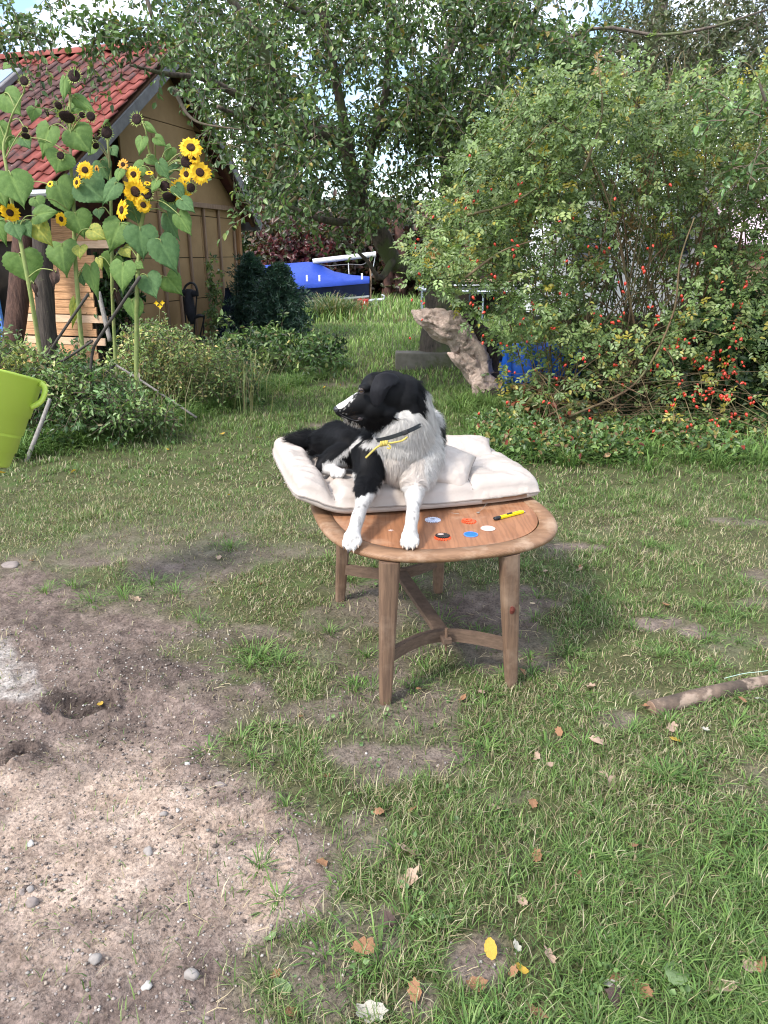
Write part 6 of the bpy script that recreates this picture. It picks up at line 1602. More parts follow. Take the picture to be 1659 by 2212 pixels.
for k in range(5):
    x0 = 822 + 3.4 * k; an = np.linspace(0, 2 * math.pi, 13)[:-1]; c_ = rp_(x0, 959 - k * .5, -.006); V, F = tube([c_ + np.array((.0015 * math.sin(a), .0075 * math.cos(a), .0085 * math.sin(a))) for a in an], .0028, 6, loop=True, up=(1, 0, 0)); rope.part('knot_turn', V, F, M_rope, smooth=True)
V, F = tube([rp_(838, 960, -.012), rp_(843, 964, -.014), rp_(842, 969, -.014), rp_(836, 968, -.012)], .003, 7, smooth=4); rope.part('knot_end', V, F, M_rope, smooth=True)
# ------------------------------------------------------------------ sunflowers
def z1(x, y): return (.36 * x, 66.4 + .36 * y)
def z2(x, y): return (.36 * x, 398.2 + .36 * y)
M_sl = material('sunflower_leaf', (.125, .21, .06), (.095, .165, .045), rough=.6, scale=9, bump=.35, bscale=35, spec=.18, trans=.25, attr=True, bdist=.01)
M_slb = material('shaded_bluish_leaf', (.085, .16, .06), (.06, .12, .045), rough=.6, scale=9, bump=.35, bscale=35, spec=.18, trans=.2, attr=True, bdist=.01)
M_sly = material('yellowing_leaf', (.34, .32, .06), (.18, .24, .05), rough=.6, scale=7, bump=.3, bscale=35, trans=.3, spec=.3, attr=True, bdist=.01)
M_slw = material('withered_leaf', (.10, .06, .045), (.045, .03, .025), rough=.9, scale=12, bump=.6, bscale=30, bdist=.02)
M_stem = material('sunflower_stem', (.24, .27, .09), (.15, .20, .06), rough=.7, scale=20, bump=.3, c3=(.26, .22, .12), scale3=4, thr=(.55, .7))
M_calyx = material('calyx', (.38, .46, .14), (.28, .36, .10), rough=.7, scale=20, bump=.3, trans=.2)
M_disc = material('seed_disc', (.045, .022, .02), (.012, .008, .008), rough=.95, scale=90, bump=1.0, bscale=160, bdist=.01)
M_disc2 = material('flower_disc', (.06, .025, .012), (.02, .01, .006), rough=.95, scale=90, bump=1.0, bscale=160, bdist=.01)
def heart_leaf(m, seed, wither=0.0):
    g = np.random.default_rng(seed); nj, ni = 23, 15; V = []; F = []; VC = []
    def hw(t): # half width at t along the leaf
        return .5 * (math.sin(math.pi * min(1, t ** .60)) ** (.85 + .75 * t)) * (1.08 - .15 * t) + (.0 if t > .02 else 0)
    for j in range(nj):
        t = j / (nj - 1)
        for i in range(ni):
            s = (i / (ni - 1)) * 2 - 1; w = max(hw(t), .004)
            if j not in (0, nj - 1): w *= 1 + .035 * (1 if j % 2 else -1)
            y = t - .16 * (1 - t) ** 2.2 * abs(s) ** 1.3 * 1.3   # lobes behind the stalk
            if j == 0: y = -.14 * abs(s) ** .8; w = .30
            vv = (t * 4.2 - abs(s) * 1.5) % 1.0; vn = max(0, 1 - min(vv, 1 - vv) / .14) * min(1, (1 - abs(s)) * 3) * .8; vn = max(vn, 1 - abs(s) / .12 if abs(s) < .12 else 0); VC.append((1 + .55 * vn, 1 + .40 * vn, 1 + .45 * vn))
            z = .10 * abs(s) ** 1.2 * (.6 + .4 * math.sin(3 * t + seed)) - .22 * t * t - .10 * abs(s) ** 3 + .02 * math.sin(9 * t + 4 * s + seed) * abs(s) - .028 * vn
            if wither: z += wither * math.sin(7 * t + 5 * s); w *= 1 - .5 * wither * 3
            V.append((s * w, y, z))
    for j in range(nj - 1):
        for i in range(ni - 1): F.append((j * ni + i, j * ni + i + 1, (j + 1) * ni + i + 1, (j + 1) * ni + i))
    me = new_mesh('leaf', V, F, m, True, col=np.array(VC)); return me
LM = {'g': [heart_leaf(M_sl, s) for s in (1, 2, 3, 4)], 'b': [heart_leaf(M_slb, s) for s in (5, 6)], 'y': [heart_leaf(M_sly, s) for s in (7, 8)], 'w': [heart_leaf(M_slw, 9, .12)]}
YS = 6.45
plants = {
 'A': dict(lab='tall sunflower nearest the left edge with one open yellow head low down', pts=[z2(250, 1090), z2(228, 930), z2(180, 640), z2(120, 330), z1(75, 1050), z1(45, 860), z1(20, 700), z1(45, 600), z1(75, 500), z1(110, 430), z1(150, 360)], r=[.020, .018, .017, .015, .014, .013, .010, .008, .007, .006, .005], Y=6.1),
 'B': dict(lab='tallest sunflower with drooping seed heads in front of the larch boards', pts=[z2(510, 1110), z2(485, 900), z2(470, 700), z2(450, 430), z2(440, 100), z1(425, 800), z1(420, 560), z1(420, 400), z1(425, 290)], r=[.019, .019, .018, .017, .015, .013, .011, .009, .006], Y=6.4),
 'C': dict(lab='slender sunflower with withered leaves between the boards and the shed', pts=[z2(700, 1150), z2(685, 900), z2(672, 600), z2(672, 400), z1(662, 900), z1(650, 700), z1(645, 620)], r=[.016, .015, .014, .013, .012, .009, .006], Y=6.75),
 'D': dict(lab='leafy sunflower crowned by the dense bunch of open yellow flowers', pts=[z2(820, 1160), z2(820, 900), z2(822, 650), z2(832, 450), z1(850, 1150), z1(900, 980), z1(960, 850), z1(900, 740), z1(875, 600), z1(850, 540)], r=[.019, .019, .018, .017, .016, .014, .010, .008, .006, .005], Y=6.3),
}
PL = {}
for k, d in plants.items():
    pts = []; n = len(d['pts'])
    for i, (x, y) in enumerate(d['pts']): pts.append(at(x, y, d['Y'] + .04 * math.sin(i * 2.1)))
    gnd = pts[0].copy(); gnd[2] = 0; gnd[0] += .01
    T = Thing('sunflower', d['lab'], 'sunflower', gnd, 'sunflowers in the vegetable bed')
    V, F = tube([gnd] + pts, [d['r'][0] * 1.1] + d['r'], 9, smooth=4); T.part('stem', V, F, M_stem, smooth=True)
    PL[k] = (T, catmull(np.array([gnd] + pts), 4), d['Y'])
gs = np.random.default_rng(9)
stalks = {k: [] for k in PL}
def add_leaf(k, b, t, w, kind='g', dY=None):
    T, path, Y = PL[k]; dY = gs.uniform(-.22, .10) if dY is None else dY
    w = w * .36; B = at(b[0], b[1], Y + dY); Tp = at(t[0], t[1], Y + dY + gs.uniform(-.10, .0))
    ln = np.linalg.norm(Tp - B); wd = w / FPX * (Y * 1.0)
    yv = unit(Tp - B); nrm = unit(np.array((gs.normal(-.1, .25), -1.0, .55 + gs.normal(0, .15))))
    xv = unit(np.cross(yv, nrm)); zv = np.cross(xv, yv)
    if zv[1] > 0: xv, zv = -xv, -zv
    L_ = ln * 1.02; W_ = max(wd * 1.1, L_ * .25) * gs.uniform(.85, 1.08)
    me = LM[kind][gs.integers(0, len(LM[kind]))]
    T.inst('leaf', me, frameM(B, xv, yv, zv, (W_, L_, L_ * .9)))
    # stalk joining the nearest place on the stem
    q_ = path[np.argmin(np.linalg.norm((path - B) * np.array((1, .5, 1)) + np.array((0, 0, .08)), axis=1))]
    m = (q_ + B) / 2 + np.array((0, 0, .04)); stalks[k].append((q_, m, B, B + yv * L_ * .1))
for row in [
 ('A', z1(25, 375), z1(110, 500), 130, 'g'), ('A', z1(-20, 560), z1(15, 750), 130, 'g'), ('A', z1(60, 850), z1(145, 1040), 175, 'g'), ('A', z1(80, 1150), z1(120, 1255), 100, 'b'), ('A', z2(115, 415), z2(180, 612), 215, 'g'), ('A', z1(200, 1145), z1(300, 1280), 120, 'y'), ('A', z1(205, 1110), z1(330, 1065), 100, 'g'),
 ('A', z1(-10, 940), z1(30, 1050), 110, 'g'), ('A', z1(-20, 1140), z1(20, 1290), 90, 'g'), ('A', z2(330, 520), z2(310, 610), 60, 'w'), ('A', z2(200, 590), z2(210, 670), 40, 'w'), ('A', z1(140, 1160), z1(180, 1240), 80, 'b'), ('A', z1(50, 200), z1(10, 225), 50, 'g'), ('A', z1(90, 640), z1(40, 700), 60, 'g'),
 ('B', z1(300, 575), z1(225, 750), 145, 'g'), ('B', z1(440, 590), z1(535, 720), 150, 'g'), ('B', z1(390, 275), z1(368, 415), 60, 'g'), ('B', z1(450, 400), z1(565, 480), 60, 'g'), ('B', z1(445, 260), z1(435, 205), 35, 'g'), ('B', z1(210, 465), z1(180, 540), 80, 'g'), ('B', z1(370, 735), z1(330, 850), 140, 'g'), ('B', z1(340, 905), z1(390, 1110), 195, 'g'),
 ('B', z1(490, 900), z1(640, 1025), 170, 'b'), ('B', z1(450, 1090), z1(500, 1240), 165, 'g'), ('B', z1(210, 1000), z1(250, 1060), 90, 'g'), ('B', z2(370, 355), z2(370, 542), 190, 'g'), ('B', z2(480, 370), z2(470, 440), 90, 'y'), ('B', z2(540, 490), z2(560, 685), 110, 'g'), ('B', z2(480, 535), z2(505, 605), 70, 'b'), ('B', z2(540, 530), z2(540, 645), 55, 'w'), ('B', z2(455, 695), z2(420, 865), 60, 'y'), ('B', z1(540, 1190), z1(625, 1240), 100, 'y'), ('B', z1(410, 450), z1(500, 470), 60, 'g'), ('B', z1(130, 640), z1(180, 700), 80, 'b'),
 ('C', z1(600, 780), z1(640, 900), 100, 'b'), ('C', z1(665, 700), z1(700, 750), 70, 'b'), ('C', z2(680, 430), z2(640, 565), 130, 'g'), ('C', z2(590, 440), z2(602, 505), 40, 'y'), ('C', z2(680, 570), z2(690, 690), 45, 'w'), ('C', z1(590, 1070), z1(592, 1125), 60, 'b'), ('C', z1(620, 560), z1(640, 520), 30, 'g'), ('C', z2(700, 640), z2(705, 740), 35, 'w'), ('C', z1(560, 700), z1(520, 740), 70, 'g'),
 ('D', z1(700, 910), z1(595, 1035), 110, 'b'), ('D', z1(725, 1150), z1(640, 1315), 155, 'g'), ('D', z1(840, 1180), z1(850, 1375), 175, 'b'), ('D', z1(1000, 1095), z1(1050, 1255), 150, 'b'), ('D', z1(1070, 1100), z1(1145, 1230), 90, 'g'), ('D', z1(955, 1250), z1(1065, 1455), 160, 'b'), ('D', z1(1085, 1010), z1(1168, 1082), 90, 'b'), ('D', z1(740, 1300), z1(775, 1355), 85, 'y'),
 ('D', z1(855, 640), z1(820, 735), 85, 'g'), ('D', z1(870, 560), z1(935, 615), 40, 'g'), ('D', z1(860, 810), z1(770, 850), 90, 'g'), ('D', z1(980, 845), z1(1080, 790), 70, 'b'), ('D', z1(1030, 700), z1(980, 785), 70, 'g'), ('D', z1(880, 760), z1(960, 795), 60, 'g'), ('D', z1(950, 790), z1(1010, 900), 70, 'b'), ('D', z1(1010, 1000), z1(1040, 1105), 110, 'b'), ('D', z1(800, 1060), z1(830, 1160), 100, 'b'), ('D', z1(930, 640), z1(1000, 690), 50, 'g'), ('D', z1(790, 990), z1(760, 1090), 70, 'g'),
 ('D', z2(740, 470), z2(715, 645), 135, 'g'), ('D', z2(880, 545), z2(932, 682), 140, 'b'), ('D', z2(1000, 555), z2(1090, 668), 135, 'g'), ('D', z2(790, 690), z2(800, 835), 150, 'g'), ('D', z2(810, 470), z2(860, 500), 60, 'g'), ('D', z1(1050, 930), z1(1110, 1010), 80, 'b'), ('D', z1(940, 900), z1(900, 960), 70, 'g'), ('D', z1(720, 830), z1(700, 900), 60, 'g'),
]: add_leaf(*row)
# heads: centre, radius, kind (f open flower, s seed head, b small budding flower), facing
def head(k, c, r, kind, face=(0, -1, .1), dY=-.12):
    T, path, Y = PL[k]; r = r * .36 / FPX * Y; C_ = at(*c, Y + dY); fz = unit(np.array(face)); fx = unit(np.cross((0, 0, 1.), fz)); fy = np.cross(fz, fx); A = np.array((fx, fy, fz))
    dr = r * (.70 if kind == 's' else .36); pr_h = [(0, -.45), (.5, -.38), (.95, -.1), (1.0, .06), (.9, .2), (.5, .28), (0, .24)]
    V, F = lathe([(a * dr, b * dr) for a, b in pr_h], C_, A, 18); V = V + (fbm(V, 150, 3, 1) - .5)[:, None] * dr * .15
    hd_ = T.part('flower_head', V, F, M_disc if kind == 's' else M_disc2, smooth=True)
    # green calyx teeth
    n = 20; V = []; F = []
    for i in range(n):
        a = 2 * math.pi * (i + gs.uniform(-.3, .3)) / n; ca, sa = math.cos(a), math.sin(a); o = len(V); l_ = dr * gs.uniform(.35, .75); w_ = .15
        for (rr, da, zz) in ((dr * .9, -w_, -.05 * dr), (dr * .9, w_, -.05 * dr), (dr * .98 + l_, 0, (.25 if kind == 's' else -.1) * dr), (dr * .3, 0, -.5 * dr)):
            V.append(C_ + (fx * math.cos(a + da) + fy * math.sin(a + da)) * rr + fz * zz)
        F += [(o, o + 1, o + 2), (o + 1, o, o + 3)]
    T.part('calyx', V, F, M_calyx, hd_)
    if kind in 'fb':
        n = 17 if kind == 'f' else 13; V = []; F = []
        for ring in range(2 if kind == 'f' else 1):
            for i in range(n):
                a = 2 * math.pi * (i + .5 * ring + gs.uniform(-.25, .25)) / n; l_ = (r - dr) * gs.uniform(.8, 1.15); w_ = l_ * .20 + r * .05; d_ = fx * math.cos(a) + fy * math.sin(a); s_ = np.cross(fz, d_); cz = gs.uniform(-.15, .35) * l_; o = len(V); z0 = -.02 * dr * ring
                P0 = C_ + d_ * dr * .9 + fz * z0; P1 = P0 + d_ * l_ * .5 + fz * (cz * .5); P2 = P0 + d_ * l_ + fz * (cz * .4 - .15 * l_)
                V += [P0 - s_ * w_ * .4, P0 + s_ * w_ * .4, P1 + s_ * w_, P1 + fz * -.12 * w_, P1 - s_ * w_, P2]
                F += [(o, o + 3, o + 4), (o, o + 1, o + 3), (o + 1, o + 2, o + 3), (o + 3, o + 2, o + 5), (o + 4, o + 3, o + 5)]
        T.part('petals', V, F, M_yel if kind == 'f' else material('orange_petal', (.62, .30, .03), (.5, .2, .02), rough=.6, scale=20, bump=0), hd_)
    q_ = path[np.argmin(np.linalg.norm((path - C_) * np.array((1, .5, 1)) + np.array((0, 0, .10)), axis=1))]
    bk = C_ - fz * dr * .45; stalks[k].append((q_, (q_ + bk) / 2 + np.array((0, .03, .05)) - fz * .02, bk - fz * .05 + np.array((0, 0, .01)), bk))
DN = (0, -.55, -.8)
for row in [('B', z1(445, 270), 44, 's', (.1, -1, .25)), ('A', z1(145, 300), 32, 's', (.1, -1, .1)), ('B', z1(350, 447), 30, 's', (-.1, -.8, -.5)), ('B', z1(402, 515), 58, 's', DN), ('B', z1(280, 490), 30, 's', (-.9, -.5, -.3)), ('B', z1(545, 513), 32, 's', (.3, -1, -.1)), ('B', z1(492, 505), 22, 's', (.2, -.9, -.4)), ('C', z1(640, 610), 42, 's', (0, -1, .1)), ('D', z1(820, 530), 38, 's', (-.1, -1, .1)), ('B', z1(363, 748), 28, 's', (.1, -1, .1)), ('A', z1(155, 630), 32, 's', DN), ('A', z1(150, 595), 22, 's', (.4, -.8, -.2)),
            ('C', z1(577, 640), 22, 's', (-.8, -.5, -.3)), ('C', z1(575, 690), 26, 's', (.5, -.6, -.6)), ('C', z1(580, 830), 24, 'b', (-.6, -.8, -.1)), ('D', z1(1120, 785), 44, 's', (.2, -1, 0)), ('D', z1(880, 975), 42, 's', (.1, -1, .05)), ('D', z1(990, 932), 38, 's', (0, -1, -.1)), ('D', z1(1145, 942), 34, 's', (.5, -.8, -.1)), ('D', z1(1015, 997), 52, 's', (0, -.6, -.75)),
            ('D', z1(737, 802), 34, 'b', (0, -1, .2)), ('B', z1(510, 835), 48, 'f', (.2, -1, .1)), ('D', z1(800, 862), 46, 'f', (0, -1, .1)), ('D', z1(1145, 700), 64, 'f', (.2, -.8, .4)), ('D', z1(1117, 860), 44, 'f', (-.2, -1, .1)), ('D', z1(1200, 850), 64, 'f', (.4, -1, .2)), ('D', z1(812, 965), 78, 'f', (-.2, -.9, -.25)), ('D', z1(1080, 960), 66, 'f', (.1, -.9, -.25)), ('D', z1(860, 1045), 46, 'f', (.5, -.8, .1)), ('D', z1(730, 1075), 58, 'f', (-.6, -.7, .15)), ('D', z1(897, 852), 24, 'f', (.1, -.5, .8)), ('D', z1(885, 915), 22, 'f', (.2, -.5, .8)),
            ('B', z1(460, 910), 34, 'f', (-.5, -.8, .2)), ('A', z1(60, 1092), 56, 'f', (.1, -.8, -.35)), ('B', z1(367, 1130), 40, 'f', (.9, -.5, .1)), ('A', z1(300, 920), 20, 'f', (-.2, -.8, .3)), ('C', z2(775, 385), 20, 'b', (.2, -.9, 0)), ('D', z1(1165, 765), 34, 'f', (.3, -.7, .5))]: head(*row)
for k, ss in stalks.items():
    V, F = merge([tube(s_, [.006, .0045, .004, .003], 5, smooth=4) for s_ in ss]); PL[k][0].part('leaf_stalks', V, F, M_stem, kind='stuff', smooth=True)

# ------------------------------------------------------------------ bent pipes and sticks stuck in the bed
M_pipe = material('old_dark_pipe', (.07, .06, .05), (.035, .03, .028), rough=.8, scale=20, bump=.3)
M_greyst = material('grey_stick', (.26, .24, .22), (.15, .13, .12), rough=.85, scale=20, stretch=(4, 4, 1), bump=.4)
def stick(name, label, pts, r, m, cat='stick', group=None, sm=5):
    V, F = tube(pts, r, 8, smooth=sm); return solo(name, V, F, m, label, cat, group, smooth=True)
w2 = lambda x, y: (.28 * x, 564 + .28 * y)
stick('bent_pipe', 'bent dark pipe leaning right, the left one of the two above the bed', [at(102, 850, 6.0), at(*w2(360, 800), 6.0), at(*w2(392, 690), 6.0), at(*w2(520, 490), 5.95), at(*w2(680, 255), 5.9)], .011, M_pipe, 'pipe', 'bent pipes in the bed')
stick('bent_pipe', 'longer bent dark pipe whose tip touches the leaves of the flowering sunflower', [at(188, 880, 5.9), at(*w2(692, 930), 5.9), at(*w2(715, 700), 5.9), at(*w2(780, 570), 5.87), at(*w2(1080, 120), 5.8)], .012, M_pipe, 'pipe', 'bent pipes in the bed')
stick('short_stick', 'short dark stick slanting up beside the lowest board ends', [at(*w2(380, 810), 5.9), at(*w2(505, 755), 5.9), at(*w2(715, 615), 5.85)], .010, M_pipe)
stick('long_pole', 'long grey pole slanting down to the right out of the weeds', [at(246, 786, 6.6), at(*z2(850, 1180), 6.5), at(*z2(1180, 1400), 6.35)], .011, M_greyst, sm=3)
stick('broken_cane', 'dark cane slanting the other way from the top of the grey pole', [at(249, 788, 6.62), at(205, 828, 6.3), at(190, 860, 6.1)], .009, M_pipe)
stick('grey_stake', 'grey wooden stake leaning in the grass beside the lime green bucket', [gz(55, 1001), at(90, 912, 5.32), at(108, 862, 5.42)], [.016, .016, .014], M_greyst, 'stake', sm=3)
stick('grey_rod', 'grey rod propped in the dark gap right of the board wall', [at(*w2(760, 240), 9.3), at(*w2(800, 410), 9.2), at(*w2(850, 620), 9.1)], .028, M_greyst)
stick('dry_branch', 'dry fallen twigs lying at the edge of the lawn below the tall weeds', [gz(475, 893), gz(490, 880) + Z * .04, at(505, 855, 6.95), at(528, 842, 7.0)], [.007, .006, .004, .002], M_twig, 'branch')
# ------------------------------------------------------------------ lime green bucket hanging at the left edge
M_lime = material('lime_plastic', (.46, .60, .09), (.44, .58, .08), rough=.38, scale=3, bump=0, spec=.4, trans=.12)
Yb = 2.9
bt = at(-22, 797, Yb); bb = at(-62, 945, Yb); 
ax_ = unit(at(-5, 795, Yb) - at(-58, 945, Yb)); ax_ = unit(np.array((.20, .30, .93)))
Rt = .172; Hh = .30; tc_ = at(-26, 797, Yb); KB = 1.22
bx = unit(np.cross((0, 1, 0), ax_)); bx = bx if bx[0] > 0 else -bx; by = np.cross(ax_, bx); A = np.array((bx, by, ax_))
o_ = tc_ - ax_ * Hh
prof_o = [(0, 0), (.108, 0), (.114, .006), (.121, .05), (.126, .052), (.131, .11), (.136, .112), (.142, .17), (.147, .172), (.162, .285), (.172, .292), (.172, .300), (.160, .300), (.158, .285), (.142, .17), (.130, .10), (.110, .012), (0, .010)]
bk = Thing('bucket', 'lime green plastic bucket hanging tilted at the left edge', 'bucket', o_)
o_ = tc_ - ax_ * Hh * KB; V, F = lathe([(a * KB, b * KB) for a, b in prof_o], o_, A, 48); bk.part('bucket_body', V, F, M_lime, smooth=True)
for sg in (1, -1):
    hp = [o_ + bx * (sg * r_ * KB) + ax_ * h_ * KB for r_, h_ in ((.166, .288), (.182, .280), (.186, .258), (.178, .230), (.152, .208))]
    V, F = tube(hp, [.010, .009, .009, .009, .010], 8, smooth=5, flat=1.3); bk.part('handle', V, F, M_lime, smooth=True)
rp0 = o_ - bx * .198 + ax_ * .255
stick('hanging_rope', 'thin rope from which the lime green bucket hangs, beyond the left edge', [rp0, rp0 + Z * 1.4 + np.array((-.12, .1, 0)), rp0 + Z * 3.6 + np.array((-.2, 2.2, 0))], .004, M_greyst, 'rope')

# ------------------------------------------------------------------ things lying on the ground
M_log = material('rotting_branch_bark', (.17, .12, .09), (.05, .038, .03), rough=.9, scale=14, stretch=(1, 1, 1), bump=.8, bscale=24, c3=(.26, .195, .15), scale3=16, thr=(.52, .62), bdist=.012)
a = gz(1405, 1545); b = gz(1675, 1482); b2 = gz(1760, 1465)
V, F = hull_limb([a + Z * .026, (a + b) / 2 + Z * .030, b + Z * .026, b2 + Z * .022], [.027, .025, .021, .018], 14, 8, 77, .09)
lg = Thing('fallen_branch', 'thick piece of dead branch with peeling bark lying in the grass at the right edge', 'branch', (*a[:2], 0)); lg.part('bark', V, F, M_log, smooth=True)
dq = unit(a - b); V, F = tube([a + Z * .026 + dq * -.004, a + Z * .026 + dq * .003], [.0262, .024], 16); lg.part('cut_end', V, F, material('cut_wood', (.30, .20, .14), (.16, .10, .07), rough=.9, scale=40, bump=.4))
M_string = flat('pale_string', (.40, .55, .45)); 
V, F = tube([gz(1560, 1492) + Z * .05, gz(1600, 1485) + Z * .056, gz(1640, 1478) + Z * .052, gz(1700, 1468) + Z * .05], .0012, 5, smooth=6); solo('string', V, F, M_string, 'pale green string lying along the dead branch', 'string')
# stones
M_st = [material('pale_stone', (.28, .25, .23), (.19, .17, .16), rough=.8, scale=30, bump=.3), material('brown_stone', (.25, .21, .19), (.16, .13, .12), rough=.85, scale=30, bump=.3), material('white_flint', (.40, .38, .35), (.30, .28, .26), rough=.6, scale=30, bump=.2)]
def stone(name, label, a, b, s, m, flatz=.6, cat='stone', seed=1, ry=.8):
    c_ = gz(a, b); V, F = ellipsoid((0, 0, 0), (s, s * ry, s * flatz), nu=12, nv=8); V = V * (1 + 1.5 * (fbm(V + seed * 3.1, 1.3 / s, seed, 2) - .5))[:, None]; an = seed * 1.7
    V = np.stack([V[:, 0] * math.cos(an) - V[:, 1] * math.sin(an), V[:, 0] * math.sin(an) + V[:, 1] * math.cos(an), V[:, 2]], 1)
    z = float(ground_h(np.array([c_[0]]), np.array([c_[1]]))[0]); return solo(name, V + c_ + Z * (z + s * flatz * .35), F, M_st[m], label, cat, smooth=True)
q1 = lambda x, y: (.5 * x, 1625.8 + .5 * y)
for i, (nm, lab, x, y, s, m) in enumerate([('stone', 'biggest grey brown stone in the cluster at the left edge of the sand', 140, 635, .017, 1), ('stone', 'rounded stone touching the left side of the biggest clustered stone', 92, 585, .011, 1), ('stone', 'small rounded pebble to the upper right of the stone cluster', 127, 580, .009, 0), ('stone', 'pale stone half sunk in the middle of the sandy patch', 638, 412, .014, 0), ('stone', 'smooth greyish pebble beside the damp streak in the upper sand', 707, 260, .010, 0),
    ('stone', 'speckled whitish stone lying on the dark gravel', 828, 945, .016, 0), ('stone', 'flat pale stone left of the speckled stone', 412, 905, .014, 0), ('flint', 'small bright white flint standing on the dark gravel', 630, 993, .010, 2), ('flint', 'elongated white flint at the left of the sandy patch', 130, 388, .012, 2), ('flint', 'pale flint chip beside the small grass clump at the top of the sand', 812, 62, .009, 2), ('flint', 'thin white chip right of the smooth pebble', 768, 243, .007, 2), ('stone', 'pinkish pebble at the bottom edge near the grass', 1162, 1140, .008, 1)]):
    stone(nm, lab, *q1(x, y), s, m, cat='stone', seed=i + 2, flatz=.5 if nm == 'flint' else .62)
stone('flint', 'white chip at the end of the muddy footprints', *(126, 1543), .010, 2, seed=31); stone('stone', 'flat pale stone half buried at the left edge below the grass', 22, 1228, .045, 1, .25, seed=33); stone('dirt_clod', 'crumbly dark clod of earth at the edge of the sand', *q1(955, 140), .014, 1, cat='clod', seed=35)
# dark damp clods beside the prints
M_clod = material('damp_soil_clod', (.10, .078, .068), (.06, .046, .04), rough=1, scale=40, bump=.8, bdist=.006)
g = np.random.default_rng(12); Vs = []
for (a, b, n, s) in ((265, 1490, 60, 22), (350, 1440, 50, 30), (240, 1590, 90, 30), (300, 1560, 40, 30), (480, 1700, 60, 30), (60, 1640, 40, 25), (430, 1790, 60, 40), (330, 1950, 80, 60), (210, 1500, 40, 20), (100, 1900, 60, 40), (560, 1640, 40, 30), (480, 1500, 60, 40), (280, 1420, 50, 40)):
    for _ in range(n // 2):
        c_ = gz(a + g.normal(0, s * 1.4), b + g.normal(0, s * .5)); s_ = g.uniform(.0015, .006) * (1.5 if g.uniform() < .1 else 1); v, f = ellipsoid((0, 0, 0), (s_, s_ * g.uniform(.6, 1), s_ * .7), nu=6, nv=4); v = v * g.uniform(.75, 1.2, (len(v), 1)); z = float(ground_h(np.array([c_[0]]), np.array([c_[1]]))[0]); Vs.append((v + c_ + Z * (z + s_ * .3), f))
V, F = merge(Vs); solo('soil_crumbs', V, F, M_clod, 'damp dark crumbs of soil kicked up on the bare ground', 'soil', kind='stuff', smooth=True)

# ------------------------------------------------------------------ fallen leaves
M_lf = {'brown': material('dry_oak_leaf', (.36, .19, .10), (.22, .11, .06), rough=.75, scale=30, bump=.4, trans=.15), 'pale': material('pale_dry_leaf', (.46, .33, .25), (.34, .23, .17), rough=.75, scale=30, bump=.4, trans=.15), 'dark': material('rotting_leaf', (.09, .055, .045), (.04, .028, .025), rough=.7, scale=30, bump=.4),
        'yellow': material('yellow_leaf', (.50, .34, .05), (.40, .24, .04), rough=.6, scale=30, bump=.3, trans=.2), 'green': material('fallen_green_leaf', (.20, .28, .12), (.14, .20, .09), rough=.6, scale=30, bump=.3, trans=.2), 'white': material('bleached_leaf', (.36, .34, .29), (.28, .26, .22), rough=.75, scale=30, bump=.3)}
def ground_leaf_mesh(kind, seed, oak=True):
    g = np.random.default_rng(seed); n = 22; V = [(0, 0, 0)]; F = []
    for i in range(n):
        a = 2 * math.pi * i / n; lob = (1 + (.17 * math.cos((6 + seed) * a + .3) + g.normal(0, .08) if oak else .05 * (-1) ** i)); r_ = .5 * lob * (1 - .12 * math.cos(a))
        x = r_ * math.cos(a); y = r_ * .62 * math.sin(a)
        V.append((x, y, .0)); 
    V += [(x * .55, y * .55, 0) for x, y, z in V[1:]]
    cu = g.uniform(.6, 1.7, 2); ph = g.uniform(0, 6)
    V = [(x, y, .28 * cu[0] * y * y * 2 + .16 * math.sin(4 * x + ph) * .5 + .22 * cu[1] * x * x + .05 * math.sin(9 * y + 5 * x + ph) + .02) for x, y, z in V]
    for i in range(n): j = (i + 1) % n; F += [(0, n + 1 + i, n + 1 + j), (n + 1 + i, 1 + i, 1 + j, n + 1 + j)]
    return new_mesh('fallen_leaf', V, F, M_lf[kind], True)
LMs = {k: [ground_leaf_mesh(k, s, k not in ('yellow', 'green')) for s in range(3)] for k in M_lf}
q2 = lambda x, y: (829.5 + .5 * x, 1625.8 + .5 * y)
q3 = lambda x, y: (1128 + .32 * x, 962.2 + .32 * y)
